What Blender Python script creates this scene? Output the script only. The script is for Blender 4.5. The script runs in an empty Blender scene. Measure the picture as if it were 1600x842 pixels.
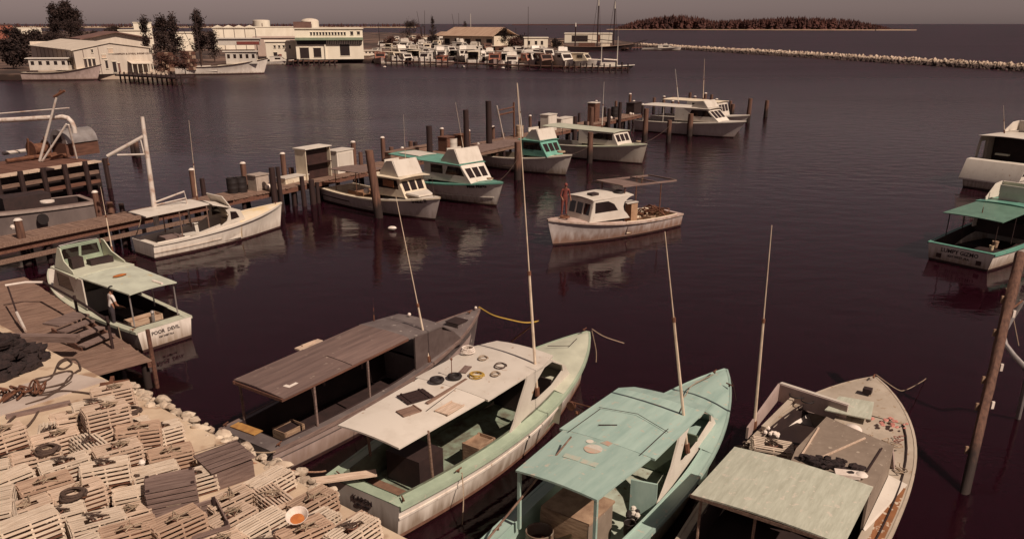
import bpy, bmesh, math, random
from mathutils import Vector, Matrix
from mathutils.geometry import tessellate_polygon
random.seed(11)
R = math.radians
scene = bpy.context.scene
COL = scene.collection
# ---------------------------------------------------------------- camera
F, PY, CH = 1270.0, 533.0, 11.0            # focal length and principal row of the photograph, eye height (m)
TH = math.atan(496 / F)
cd = bpy.data.cameras.new('camera'); cam = bpy.data.objects.new('camera', cd); COL.objects.link(cam)
cd.sensor_width = 36; cd.lens = 36 * F / 1600; cd.shift_y = (PY - 421) / 1600.0
cd.clip_end = 40000; cd.clip_start = .3
cam.location = (0, 0, CH); cam.rotation_euler = (math.pi / 2 - TH, 0, 0)
scene.camera = cam
# ---------------------------------------------------------------- world and sun
SUN_EL, SUN_AZ = 47.0, -44.0               # azimuth of the direction towards the sun, from +X, counter-clockwise
world = bpy.data.worlds.new('World'); scene.world = world; world.use_nodes = True
wn = world.node_tree.nodes; wl = world.node_tree.links; wn.clear()
sky = wn.new('ShaderNodeTexSky'); sky.sky_type = 'NISHITA'; sky.sun_disc = False
sky.sun_elevation = R(SUN_EL); sky.sun_rotation = R(90 - SUN_AZ)
sky.air_density = 1.0; sky.dust_density = .7; sky.ozone_density = 1.0
hs = wn.new('ShaderNodeHueSaturation'); hs.inputs['Saturation'].default_value = .22; hs.inputs['Value'].default_value = 1.0
mx = wn.new('ShaderNodeMix'); mx.data_type = 'RGBA'; mx.blend_type = 'MULTIPLY'; mx.inputs[0].default_value = 1
mx.inputs[7].default_value = (.66, .49, .475, 1)
bg = wn.new('ShaderNodeBackground'); bg.inputs['Strength'].default_value = .061
wo = wn.new('ShaderNodeOutputWorld')
wl.new(sky.outputs[0], hs.inputs['Color']); wl.new(hs.outputs[0], mx.inputs[6]); wl.new(mx.outputs[2], bg.inputs['Color']); wl.new(bg.outputs[0], wo.inputs['Surface'])
sl = bpy.data.lights.new('sun', 'SUN'); sl.energy = 4.85; sl.angle = R(.5); sl.color = (1, .83, .70)
so = bpy.data.objects.new('sun', sl); COL.objects.link(so)
sd = Vector((math.cos(R(SUN_EL)) * math.cos(R(SUN_AZ)), math.cos(R(SUN_EL)) * math.sin(R(SUN_AZ)), math.sin(R(SUN_EL))))
so.rotation_euler = sd.to_track_quat('Z', 'Y').to_euler(); so.location = (0, -20, 60)
scene.view_settings.view_transform = 'Standard'; scene.view_settings.look = 'None'
scene.view_settings.exposure = 0; scene.view_settings.gamma = 1

# ---------------------------------------------------------------- helpers
def P(px, py, z=0.0):
    """point of the place at height z seen at a position of the photograph"""
    a = (px - 800) / F; b = (PY - py) / F
    dy = math.cos(TH) + b * math.sin(TH); dz = -math.sin(TH) + b * math.cos(TH)
    t = (z - CH) / dz
    return Vector((a * t, dy * t, z))
def Q(x, y, z):
    dz = z - CH
    d = y * math.cos(TH) - dz * math.sin(TH); u = y * math.sin(TH) + dz * math.cos(TH)
    return 800 + F * x / d, PY - F * u / d
def height_at(x, y, py):
    lo, hi = -1.0, 60.0
    for _ in range(40):
        m = (lo + hi) / 2
        if Q(x, y, m)[1] > py: lo = m
        else: hi = m
    return lo
_M = {}
def _nodes(m):
    nt = m.node_tree; nt.nodes.clear(); out = nt.nodes.new('ShaderNodeOutputMaterial'); b = nt.nodes.new('ShaderNodeBsdfPrincipled')
    nt.links.new(b.outputs[0], out.inputs[0]); return nt, b
def mat(name, c1, c2=None, scale=3.0, stretch=(1, 1, 1), rough=.6, bump=0.0, detail=6, lo=.35, hi=.65, spec=.4, metal=0.0, stain=None, bscale=None, spots=None):
    """base colour c1 worn to c2 in uneven patches; optional waterline stain (by height) and small spots"""
    if name in _M: return _M[name]
    m = bpy.data.materials.new(name); m.use_nodes = True; nt, b = _nodes(m); N = nt.nodes.new; Lk = nt.links.new
    b.inputs['Roughness'].default_value = rough; b.inputs['Metallic'].default_value = metal
    b.inputs['Specular IOR Level'].default_value = spec
    if c2 is None: c2 = tuple(v * .8 for v in c1)
    tc = N('ShaderNodeTexCoord'); mp = N('ShaderNodeMapping'); mp.inputs['Scale'].default_value = stretch
    oi = N('ShaderNodeObjectInfo'); add = N('ShaderNodeVectorMath'); add.operation = 'ADD'
    mul = N('ShaderNodeMath'); mul.operation = 'MULTIPLY'; mul.inputs[1].default_value = 37.0
    Lk(oi.outputs['Random'], mul.inputs[0]); Lk(tc.outputs['Object'], add.inputs[0]); Lk(mul.outputs[0], add.inputs[1]); Lk(add.outputs[0], mp.inputs[0])
    n = N('ShaderNodeTexNoise'); n.inputs['Scale'].default_value = scale; n.inputs['Detail'].default_value = detail; n.inputs['Roughness'].default_value = .62
    Lk(mp.outputs[0], n.inputs['Vector'])
    cr = N('ShaderNodeValToRGB'); cr.color_ramp.elements[0].position = lo; cr.color_ramp.elements[1].position = hi
    cr.color_ramp.elements[0].color = (*c2, 1); cr.color_ramp.elements[1].color = (*c1, 1)
    Lk(n.outputs[0], cr.inputs[0]); col = cr.outputs[0]
    # small random value shift per object
    vm = N('ShaderNodeMapRange'); vm.inputs[3].default_value = .88; vm.inputs[4].default_value = 1.1; Lk(oi.outputs['Random'], vm.inputs[0])
    hv = N('ShaderNodeHueSaturation'); Lk(vm.outputs[0], hv.inputs['Value']); Lk(col, hv.inputs['Color']); col = hv.outputs[0]
    if stain:
        sx = N('ShaderNodeSeparateXYZ'); Lk(tc.outputs['Object'], sx.inputs[0])
        n3 = N('ShaderNodeTexNoise'); n3.inputs['Scale'].default_value = 2.2; mp3 = N('ShaderNodeMapping'); mp3.inputs['Scale'].default_value = (2.5, 2.5, .25)
        Lk(tc.outputs['Object'], mp3.inputs[0]); Lk(mp3.outputs[0], n3.inputs['Vector'])
        ad = N('ShaderNodeMath'); ad.operation = 'MULTIPLY_ADD'; ad.inputs[1].default_value = -.9; Lk(n3.outputs[0], ad.inputs[0]); Lk(sx.outputs[2], ad.inputs[2])
        mr = N('ShaderNodeMapRange'); mr.inputs[1].default_value = stain[1]; mr.inputs[2].default_value = stain[1] - .55; mr.inputs[3].default_value = 0; mr.inputs[4].default_value = stain[2]
        Lk(ad.outputs[0], mr.inputs[0])
        ms = N('ShaderNodeMix'); ms.data_type = 'RGBA'; ms.inputs[7].default_value = (*stain[0], 1); Lk(mr.outputs[0], ms.inputs[0]); Lk(col, ms.inputs[6]); col = ms.outputs[2]
    if spots:
        n4 = N('ShaderNodeTexNoise'); n4.inputs['Scale'].default_value = spots[1]; n4.inputs['Detail'].default_value = 3; Lk(add.outputs[0], n4.inputs['Vector'])
        r4 = N('ShaderNodeMapRange'); r4.inputs[1].default_value = spots[2]; r4.inputs[2].default_value = spots[2] + .07; Lk(n4.outputs[0], r4.inputs[0])
        m4 = N('ShaderNodeMix'); m4.data_type = 'RGBA'; m4.inputs[7].default_value = (*spots[0], 1); Lk(r4.outputs[0], m4.inputs[0]); Lk(col, m4.inputs[6]); col = m4.outputs[2]
    Lk(col, b.inputs['Base Color'])
    if bump:
        n2 = N('ShaderNodeTexNoise'); n2.inputs['Scale'].default_value = bscale or scale * 4; n2.inputs['Detail'].default_value = 5; Lk(mp.outputs[0], n2.inputs['Vector'])
        bp = N('ShaderNodeBump'); bp.inputs['Strength'].default_value = bump; bp.inputs['Distance'].default_value = .02; Lk(n2.outputs[0], bp.inputs['Height']); Lk(bp.outputs[0], b.inputs['Normal'])
    _M[name] = m; return m

class MB:
    def __init__(s): s.v = []; s.f = []; s.m = []; s.s = []
    def add(s, vs, fs, m=0, sm=False):
        o = len(s.v); s.v += [tuple(p) for p in vs]
        for f in fs: s.f.append([i + o for i in f]); s.m.append(m); s.s.append(sm)
    def box(s, c, sz, rz=0, m=0, M=None):
        x, y, z = sz[0] / 2, sz[1] / 2, sz[2] / 2
        vs = [Vector((a, b, e)) for a in (-x, x) for b in (-y, y) for e in (-z, z)]
        T = Matrix.Translation(c) @ (M.to_4x4() if M else Matrix.Rotation(rz, 4, 'Z'))
        s.add([T @ v for v in vs], [(0, 1, 3, 2), (4, 6, 7, 5), (0, 4, 5, 1), (2, 3, 7, 6), (0, 2, 6, 4), (1, 5, 7, 3)], m)
        return s
    def beam(s, a, b, w, h, m=0):
        a, b = Vector(a), Vector(b); d = b - a; L = d.length
        if L < 1e-6: return s
        d.normalize(); up = Vector((0, 0, 1)) if abs(d.z) < .95 else Vector((0, 1, 0))
        y = up.cross(d).normalized(); z = d.cross(y)
        M = Matrix((d, y, z)).transposed()
        return s.box((a + b) / 2, (L, w, h), M=M, m=m)
    def cyl(s, a, b, r0, r1=None, n=10, m=0, cap=True, sm=True):
        r1 = r0 if r1 is None else r1
        a, b = Vector(a), Vector(b); d = (b - a).normalized(); up = Vector((0, 0, 1)) if abs(d.z) < .9 else Vector((1, 0, 0))
        x = up.cross(d).normalized(); y = d.cross(x)
        vs = []
        for c, r in ((a, r0), (b, r1)):
            for i in range(n):
                t = 2 * math.pi * i / n; vs.append(c + x * (r * math.cos(t)) + y * (r * math.sin(t)))
        s.add(vs, [(i, (i + 1) % n, n + (i + 1) % n, n + i) for i in range(n)], m, sm)
        if cap: s.add(vs, [tuple(range(n - 1, -1, -1)), tuple(range(n, 2 * n))], m)
        return s
    def tube(s, pts, r, n=6, m=0, r1=None):
        pts = [Vector(p) for p in pts]; N = len(pts); vs = []; px = None
        for i, p in enumerate(pts):
            d = (pts[min(i + 1, N - 1)] - pts[max(i - 1, 0)]).normalized()
            if px is None: up = Vector((0, 0, 1)) if abs(d.z) < .9 else Vector((1, 0, 0)); x = up.cross(d).normalized()
            else: x = (px - d * px.dot(d)).normalized()
            px = x; y = d.cross(x); rr = r if r1 is None else r + (r1 - r) * i / (N - 1)
            for k in range(n):
                t = 2 * math.pi * k / n; vs.append(p + x * (rr * math.cos(t)) + y * (rr * math.sin(t)))
        fs = [(i * n + k, i * n + (k + 1) % n, (i + 1) * n + (k + 1) % n, (i + 1) * n + k) for i in range(N - 1) for k in range(n)]
        s.add(vs, fs, m, True); s.add([vs[i] for i in range(n)], [tuple(range(n - 1, -1, -1))], m); s.add([vs[-n + i] for i in range(n)], [tuple(range(n))], m)
        return s
    def grid(s, rows, m=0, sm=True, closed=False):
        R_, C_ = len(rows), len(rows[0]); fs = []
        for i in range(R_ - 1):
            for j in range(C_ if closed else C_ - 1):
                j2 = (j + 1) % C_; fs.append((i * C_ + j, i * C_ + j2, (i + 1) * C_ + j2, (i + 1) * C_ + j))
        s.add([p for r in rows for p in r], fs, m, sm); return s
    def slab(s, rows, th, m=0):
        """a sheet of quads given thickness downwards"""
        top = rows; bot = [[Vector(p) - Vector((0, 0, th)) for p in r] for r in rows]
        s.grid(top, m, False); s.grid([r[::-1] for r in bot], m, False)
        for a, b in ((top[0], bot[0]), (bot[-1], top[-1])): s.grid([b, a], m, False)
        s.grid([[r[0] for r in top], [r[0] for r in bot]], m, False); s.grid([[r[-1] for r in bot], [r[-1] for r in top]], m, False)
        return s
    def plate(s, org, ex, ey, outer, holes=(), th=.04, m=0):
        """flat panel with window holes, thickness centred on its plane"""
        org, ex, ey = Vector(org), Vector(ex), Vector(ey); n = ex.cross(ey).normalized() * (th / 2)
        loops = [list(outer)] + [list(h) for h in holes]
        flat = [p for l in loops for p in l]
        tris = tessellate_polygon([[Vector((p[0], p[1], 0)) for p in l] for l in loops])
        pts = [org + ex * p[0] + ey * p[1] for p in flat]; k = len(pts)
        vs = [p + n for p in pts] + [p - n for p in pts]; fs = []
        for t in tris:
            a, b, c = [Vector((flat[i][0], flat[i][1])) for i in t]
            if (b - a).cross(c - a) < 0: t = (t[0], t[2], t[1])
            fs.append(tuple(t)); fs.append((t[2] + k, t[1] + k, t[0] + k))
        o = 0
        for l in loops:
            q = len(l)
            for i in range(q): j = (i + 1) % q; fs.append((o + i, o + j, o + j + k, o + i + k))
            o += q
        s.add(vs, fs, m); return s
    def ball(s, c, r, m=0, n=8, sq=(1, 1, 1), jit=0):
        rows = []
        for i in range(n // 2 + 1):
            a = math.pi * i / (n // 2); rr = []
            for j in range(n):
                b = 2 * math.pi * j / n; q = r * (1 + random.uniform(-jit, jit))
                rr.append((c[0] + q * sq[0] * math.sin(a) * math.cos(b), c[1] + q * sq[1] * math.sin(a) * math.sin(b), c[2] + q * sq[2] * math.cos(a)))
            rows.append(rr)
        s.grid(rows[::-1], m, jit == 0, True); return s
    def build(s, name, mats, parent=None, kind=None):
        if not isinstance(mats, (list, tuple)): mats = [mats]
        me = bpy.data.meshes.new(name); me.from_pydata(s.v, [], s.f)
        for x in mats: me.materials.append(x)
        me.polygons.foreach_set('material_index', s.m); me.polygons.foreach_set('use_smooth', s.s)
        bm = bmesh.new(); bm.from_mesh(me); bmesh.ops.remove_doubles(bm, verts=bm.verts, dist=1e-5); bmesh.ops.recalc_face_normals(bm, faces=bm.faces); bm.to_mesh(me); bm.free()
        try: me.set_sharp_from_angle(angle=R(40))
        except Exception: pass
        o = bpy.data.objects.new(name, me); COL.objects.link(o); o.parent = parent
        if kind: o['kind'] = kind
        return o
def thing(name, label, cat, loc=(0, 0, 0), rz=0, group=None):
    o = bpy.data.objects.new(name, None); COL.objects.link(o); o.location = loc; o.rotation_euler = (0, 0, rz); o['label'] = label; o['category'] = cat
    if group: o['group'] = group
    o.empty_display_size = .2; return o
def tag(o, label, cat, group=None, loc=None, rz=None):
    o['label'] = label; o['category'] = cat
    if group: o['group'] = group
    if loc is not None: o.location = loc
    if rz is not None: o.rotation_euler[2] = rz
    return o
def copy_tree(o, parent=None):
    c = o.copy(); COL.objects.link(c); c.parent = parent
    for ch in list(o.children): copy_tree(ch, c)
    return c
def dup(o, label, loc, rz=0, group=None):
    c = copy_tree(o); c['label'] = label; c.location = loc; c.rotation_euler = (0, 0, rz)
    if group: c['group'] = group
    return c
ONES = 'first second third fourth fifth sixth seventh eighth ninth tenth eleventh twelfth thirteenth fourteenth fifteenth sixteenth seventeenth eighteenth nineteenth'.split()
def nth(i):
    if i < 19: return ONES[i]
    t = ['twenty', 'thirty', 'forty', 'fifty'][(i + 1) // 10 - 2]; r = (i + 1) % 10
    return t[:-1] + 'ieth' if r == 0 else t + '-' + ONES[r - 1]
def lettering(txt, size, m, parent, org, ex, ey, th=.012, align='CENTER', name='lettering', shear=0):
    cu = bpy.data.curves.new(name, 'FONT'); cu.body = txt; cu.size = size; cu.align_x = align; cu.extrude = th / 2; cu.offset = size * .012; cu.resolution_u = 2; cu.shear = shear
    tmp = bpy.data.objects.new('tmp', cu); me = bpy.data.meshes.new_from_object(tmp); bpy.data.objects.remove(tmp); bpy.data.curves.remove(cu)
    me.name = name; me.materials.clear(); me.materials.append(m)
    ex, ey, org = Vector(ex).normalized(), Vector(ey).normalized(), Vector(org); n = ex.cross(ey)
    M = Matrix((ex, ey, n)).transposed().to_4x4(); M.translation = org; me.transform(M)
    o = bpy.data.objects.new(name, me); COL.objects.link(o); o.parent = parent; return o

# ---------------------------------------------------------------- materials
WHITE = mat('white_paint', (.59, .53, .455), (.48, .42, .35), 1.3, (1, 1, .6), .45, lo=.22, hi=.55, spots=((.36, .24, .16), 5.0, .68), bump=.1)
WHULL = mat('white_hull_paint', (.74, .665, .585), (.60, .52, .45), 1.3, (1, 1, .35), .4, stain=((.20, .13, .08), .18, .8), spots=((.34, .24, .17), 4.0, .70))
CREAM = mat('cream_paint', (.72, .62, .47), (.58, .48, .35), 1.6, (1, 1, .6), .5, spots=((.35, .22, .13), 5.0, .68))
PGREEN = mat('pale_green_paint', (.37, .44, .325), (.28, .34, .25), 1.8, (1, 1, 1), .5, spots=((.45, .42, .33), 6.0, .66))
SEAFOAM = mat('seafoam_paint', (.33, .435, .375), (.235, .335, .29), 1.2, (.5, 2.6, 1), .5, bump=.15, lo=.3, hi=.6, spots=((.43, .41, .33), 6.0, .63))
TEAL = mat('teal_paint', (.135, .32, .245), (.10, .24, .185), 2.0, (1, 1, 1), .45, spots=((.3, .36, .28), 6.0, .68))
MINT = mat('mint_paint', (.49, .49, .38), (.40, .40, .31), 1.8, (1, 1, 1), .5)
PALEROOF = mat('weathered_pale_green_paint', (.50, .505, .405), (.385, .385, .30), 2.2, (.7, 4, 1), .7, bump=.25, spots=((.52, .47, .38), 8.0, .62))
TANP = mat('tan_deck_paint', (.44, .37, .29), (.34, .275, .21), 1.5, (1, 1, 1), .65, bump=.15, spots=((.28, .2, .13), 5.0, .62))
PINKG = mat('greyed_pink_paint', (.46, .35, .31), (.33, .24, .21), 1.6, (1, 1, .5), .6, stain=((.22, .14, .10), .25, .7))
TANBOX = mat('brown_grey_paint', (.245, .19, .145), (.185, .14, .105), 2.0, (1, 1, 1), .7, bump=.1, spots=((.38, .31, .24), 9.0, .66))
GREYB = mat('grey_weathered_paint', (.155, .125, .115), (.105, .08, .075), 1.6, (1, 1, .5), .6, spots=((.36, .31, .27), 5.0, .66))
BROOF = mat('weathered_brown_roof', (.19, .125, .105), (.12, .078, .068), 1.3, (.4, 4.5, 1), .75, bump=.4, spots=((.28, .21, .17), 4.5, .67))
WOOD = mat('weathered_wood', (.26, .165, .12), (.13, .072, .05), 2.2, (.7, 9, 9), .85, bump=.5)
WOODR = mat('reddish_wood', (.17, .075, .048), (.08, .034, .022), 2.0, (.7, 8, 8), .85, bump=.5)
WOODL = mat('lath_wood', (.64, .49, .375), (.40, .28, .195), 2.5, (1, 12, 12), .85, bump=.3)
WOODG = mat('grey_wood', (.22, .15, .125), (.12, .075, .062), 2.2, (.8, 9, 9), .85, bump=.4)
DWOOD = mat('dark_wood', (.04, .018, .015), (.02, .009, .008), 2.0, (8, 8, .7), .8, bump=.4)
PILE = mat('pile_wood', (.17, .085, .055), (.075, .035, .025), 1.8, (7, 7, .6), .85, bump=.6, stain=((.02, .012, .01), .75, .95))
PILECAP = mat('white_cap_paint', (.72, .64, .56), (.5, .42, .36), 5, rough=.6)
BLACK = mat('black_rubber', (.022, .015, .014), (.014, .01, .01), 4, rough=.6)
TARP = mat('black_netting', (.035, .02, .018), (.015, .009, .009), 9, rough=.95, bump=1.0)
DARK = mat('dark_paint_and_shade', (.035, .018, .016), (.02, .011, .01), 2.5, rough=.7)  # plain dark parts, and roof shade put into the colour of boat interiors
BOOT = mat('boot_top_paint', (.05, .022, .018), (.03, .014, .012), 2.5, rough=.6)
LETTER = mat('letter_paint', (.03, .02, .02), (.05, .03, .03), 6, rough=.6)
GLASS = mat('dark_window_glass', (.028, .018, .016), (.018, .011, .01), 1.2, rough=.06, spec=.6)
CONC = mat('quay_concrete', (.64, .505, .36), (.48, .35, .24), .8, (1, 1, 1), .9, bump=.3, bscale=12, spots=((.30, .19, .12), .9, .58))
ROCK = mat('coral_rock', (.56, .46, .35), (.30, .22, .16), 2.5, (1, 1, 1), .9, bump=.8, bscale=7)
ROCKD = mat('breakwater_rock', (.58, .46, .35), (.30, .21, .15), .5, (1, 1, 1), .9, stain=((.05, .03, .025), .9, 1.0))
STEEL = mat('white_steel', (.55, .48, .42), (.30, .17, .11), 2.2, (1, 1, 1), .5, lo=.3, hi=.5)
OLIVET = mat('faded_olive_teal', (.13, .235, .175), (.10, .18, .135), 2, rough=.45, spots=((.3, .3, .22), 6, .68))
SILVER = mat('dull_aluminium', (.42, .38, .36), (.30, .26, .24), 3, rough=.4, metal=.5)
RUST = mat('rusty_iron', (.17, .07, .035), (.08, .03, .018), 4, rough=.85, bump=.5)
ROPE = mat('dark_rope', (.09, .055, .04), (.05, .03, .022), 30, rough=.9)
ROPEL = mat('pale_rope', (.38, .29, .2), (.22, .15, .1), 30, rough=.9)
ROPEY = mat('yellow_rope', (.50, .33, .06), (.38, .22, .04), 20, rough=.8)
ORANGE = mat('orange_plastic', (.50, .17, .04), (.36, .11, .03), 5, rough=.6)
BRASSW = mat('varnished_plywood', (.36, .15, .06), (.25, .09, .04), 2, (1, 1, 5), .5, spots=((.5, .35, .2), 6, .64))
YELLOW = mat('yellow_plastic', (.60, .40, .07), (.45, .28, .05), 5, rough=.5)
BURLAP = mat('crate_boards', (.36, .24, .155), (.20, .12, .075), 3, (1, 1, 6), .85, bump=.3)
FOAM = mat('white_foam', (.75, .66, .58), (.6, .5, .42), 6, rough=.8)
REDC = mat('faded_red_cloth', (.24, .06, .045), (.14, .035, .028), 6, rough=.9)
WHIPM = mat('whip_fibreglass', (.62, .50, .38), (.45, .34, .24), 3, rough=.4)
BWHITE = mat('building_white', (.80, .72, .58), (.68, .60, .47), .25, (1, 1, .4), .8)
BGREY = mat('building_pale_metal', (.58, .50, .41), (.50, .42, .34), .4, (4, 4, .2), .6)
BROOFM = mat('pale_metal_roof', (.66, .57, .46), (.55, .46, .37), .4, (1, 1, 1), .6)
BTAN = mat('tan_metal_roof', (.42, .29, .20), (.30, .19, .13), .35, (5, .6, 1), .7)
BROWNR = mat('brown_roofing', (.17, .09, .07), (.11, .055, .045), .6, rough=.8)
BDARK = mat('dark_opening', (.02, .012, .012), (.03, .018, .015), 1, rough=.5)
GREENF = mat('green_fascia', (.25, .30, .20), (.2, .24, .16), 1, rough=.7)
SAND = mat('sand', (.42, .31, .21), (.30, .21, .14), .05, rough=.95)
LEAF = mat('casuarina_foliage', (.04, .02, .015), (.016, .008, .007), .9, rough=.9)
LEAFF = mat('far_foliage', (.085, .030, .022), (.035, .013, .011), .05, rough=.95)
BARK = mat('bark', (.09, .05, .035), (.05, .028, .02), 3, rough=.9)
SKIN = mat('skin', (.27, .13, .08), (.22, .10, .06), 5, rough=.6)
HAIR = mat('black_hair', (.015, .01, .009), (.01, .007, .006), 20, rough=.7)
SHIRT = mat('white_shirt', (.62, .55, .50), (.5, .43, .38), 6, rough=.9)
TROUS = mat('dark_trousers', (.04, .03, .035), (.03, .02, .022), 6, rough=.9)
# ---------------------------------------------------------------- water and land
def water_material():
    m = bpy.data.materials.new('harbour_water'); m.use_nodes = True; nt, b = _nodes(m); N = nt.nodes.new; Lk = nt.links.new
    b.inputs['Base Color'].default_value = (.0115, .0022, .0044, 1); b.inputs['Subsurface Weight'].default_value = 1; b.inputs['Subsurface Radius'].default_value = (1, .8, .8); b.inputs['Subsurface Scale'].default_value = 1.5; b.inputs['IOR'].default_value = 1.333; b.inputs['Specular IOR Level'].default_value = .2; b.inputs['Specular Tint'].default_value = (1, .78, .78, 1)
    g = N('ShaderNodeNewGeometry'); mp = N('ShaderNodeMapping'); mp.inputs['Scale'].default_value = (1, 1.6, 1); mp.inputs['Rotation'].default_value = (0, 0, .35); Lk(g.outputs['Position'], mp.inputs[0])
    n1 = N('ShaderNodeTexNoise'); n1.inputs['Scale'].default_value = .55; n1.inputs['Detail'].default_value = 3; n1.inputs['Roughness'].default_value = .5; Lk(mp.outputs[0], n1.inputs['Vector'])
    n2 = N('ShaderNodeTexNoise'); n2.inputs['Scale'].default_value = 3.2; n2.inputs['Detail'].default_value = 4; Lk(mp.outputs[0], n2.inputs['Vector'])
    n3 = N('ShaderNodeTexNoise'); n3.inputs['Scale'].default_value = .02; n3.inputs['Detail'].default_value = 3; mp3 = N('ShaderNodeMapping'); mp3.inputs['Scale'].default_value = (.5, 2.2, 1); Lk(g.outputs['Position'], mp3.inputs[0]); Lk(mp3.outputs[0], n3.inputs['Vector'])
    ma = N('ShaderNodeMath'); ma.operation = 'MULTIPLY_ADD'; ma.inputs[1].default_value = .22; Lk(n2.outputs[0], ma.inputs[0]); Lk(n1.outputs[0], ma.inputs[2])
    sx = N('ShaderNodeSeparateXYZ'); Lk(g.outputs['Position'], sx.inputs[0])
    far = N('ShaderNodeMapRange'); far.inputs[1].default_value = 35; far.inputs[2].default_value = 150; far.inputs[3].default_value = .13; far.inputs[4].default_value = 1.6; Lk(sx.outputs[1], far.inputs[0])
    pa = N('ShaderNodeMapRange'); pa.inputs[1].default_value = .35; pa.inputs[2].default_value = .65; pa.inputs[3].default_value = .5; pa.inputs[4].default_value = 1.6; Lk(n3.outputs[0], pa.inputs[0])
    st = N('ShaderNodeMath'); st.operation = 'MULTIPLY'; Lk(far.outputs[0], st.inputs[0]); Lk(pa.outputs[0], st.inputs[1])
    bp = N('ShaderNodeBump'); bp.inputs['Distance'].default_value = .12; Lk(ma.outputs[0], bp.inputs['Height']); Lk(st.outputs[0], bp.inputs['Strength']); Lk(bp.outputs[0], b.inputs['Normal'])
    rg = N('ShaderNodeMapRange'); rg.inputs[1].default_value = 30; rg.inputs[2].default_value = 220; rg.inputs[3].default_value = .03; rg.inputs[4].default_value = .33; Lk(sx.outputs[1], rg.inputs[0]); Lk(rg.outputs[0], b.inputs['Roughness'])
    return m
w = MB(); S = 16000
w.grid([[(-S, -300, 0), (S, -300, 0)], [(-S, S, 0), (S, S, 0)]], 0, False)
w.build('harbour_water', water_material(), kind='structure')
b_ = MB(); b_.grid([[(-S, -300, -2.5), (S, -300, -2.5)], [(-S, S, -2.5), (S, S, -2.5)]], 0, False); b_.build('harbour_bed', mat('mud', (.02, .01, .01), rough=.9), kind='structure')
def prism(name, pts, z0, z1, m, kind='structure', parent=None):
    mb = MB(); mb.plate((0, 0, (z0 + z1) / 2), (1, 0, 0), (0, 1, 0), pts, (), z1 - z0); return mb.build(name, m, parent, kind)
LAND = mat('shore_ground', (.20, .12, .085), (.07, .038, .028), .06, rough=.95, spots=((.035, .02, .015), .08, .48), stain=((.03, .016, .013), .6, 1.0))
QZ = 1.5
front = [(-500, 127), (60, 125.5), (120, 124.5), (262, 121.5), (300, 111), (400, 101), (440, 98.5), (588, 98.5), (600, 88), (690, 82), (790, 78), (880, 76), (990, 74), (1000, 71)]
back = [(960, 63), (860, 60), (790, 57), (700, 56), (640, 52), (560, 51), (400, 50), (180, 50), (140, 49), (-500, 49)]
prism('shore', [tuple(P(x, y, 0)[:2]) for x, y in front] + [tuple(P(x, y, 1.1)[:2]) for x, y in back], -1.0, 1.1, LAND)
prism('far_shore', [tuple(P(x, y, .8)[:2]) for x, y in [(-400, 44.2), (150, 43.8), (420, 43.6), (650, 43.6), (650, 42.4), (380, 41.6), (-400, 41.6)]], -1, .9, SAND)
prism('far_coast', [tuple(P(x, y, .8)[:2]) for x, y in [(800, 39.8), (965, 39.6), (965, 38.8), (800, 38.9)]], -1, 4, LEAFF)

def clump_cloud(mb, pts, size, k, m=0, flat=1.0):
    """small leaf-like triangles scattered about each point"""
    for p in pts:
        for _ in range(k):
            c = Vector(p) + Vector((random.gauss(0, 1), random.gauss(0, 1), random.gauss(0, 1) * flat)) * size * .55
            a = Vector((random.uniform(-1, 1), random.uniform(-1, 1), random.uniform(-.2, 1))).normalized() * size * random.uniform(.35, .8)
            b = Vector((random.uniform(-1, 1), random.uniform(-1, 1), random.uniform(-1, 1))).normalized() * size * .3
            mb.add([c - b, c + b, c + a], [(0, 1, 2)], m)
def wood(name, edge, depth, hmin, hmax, n, kind='stuff', seed=1, prof=None, zb=1.0):
    """a far wood of feathery pines between two points"""
    random.seed(seed); a, b = Vector(edge[0]), Vector(edge[1]); d = b - a; nrm = Vector((-d.y, d.x, 0)).normalized()
    mb = MB()
    for i in range(n):
        t = random.random(); q = random.random(); base = a + d * t + nrm * depth * q
        h = random.uniform(hmin, hmax) * (prof(t) if prof else 1)
        r = h * random.uniform(.16, .3)
        top = base + Vector((random.uniform(-.05, .05) * h, 0, h))
        for lv in range(5):
            z0 = lv / 5; rr = r * (1 - z0 * .8) * random.uniform(.8, 1.25); c = base + Vector((random.uniform(-r, r) * .35, random.uniform(-r, r) * .35, zb + h * z0 * .95))
            kk = 6; ph = random.random() * 6; ring = [c + Vector((math.cos(ph + j * 6.283 / kk) * rr * random.uniform(.6, 1.2), math.sin(ph + j * 6.283 / kk) * rr, random.uniform(-.1, .1) * h)) for j in range(kk)]
            apex = c + Vector((random.uniform(-.3, .3) * rr, 0, h * random.uniform(.2, .38)))
            mb.add(ring + [apex], [(j, (j + 1) % kk, kk) for j in range(kk)])
    return mb.build(name, LEAFF, None, kind)
# wooded island with a thin beach
ia, ib = P(952, 47.2, 0), P(1432, 48, 0)
prism('island_beach', [(ia.x - 5, ia.y), (ia.x + 80, ia.y - 25), ((ia.x + ib.x) / 2, (ia.y + ib.y) / 2 - 30), (ib.x - 60, ib.y - 12), (ib.x, ib.y), (ib.x - 40, ib.y + 60), ((ia.x + ib.x) / 2, ia.y + 160), (ia.x + 20, ia.y + 90)], -1, 1.1, mat('pale_beach', (.62, .46, .33), (.45, .31, .21), .03, rough=.95))
def iprof(t):
    e = min(1, t / .09) ** .7 * min(1, (.965 - t) / .16 if t < .965 else 0) ** .6 if t < .965 else .12
    return e * (.62 + .38 * math.exp(-((t - .23) / .12) ** 2) + .25 * math.exp(-((t - .66) / .2) ** 2) - .1 * math.exp(-((t - .36) / .04) ** 2))
wood('island_pines', ((ia.x + 4, ia.y + 4, 0), (ib.x - 10, ib.y + 10, 0)), 70, 17, 24, 1500, seed=5, prof=iprof)
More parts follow.
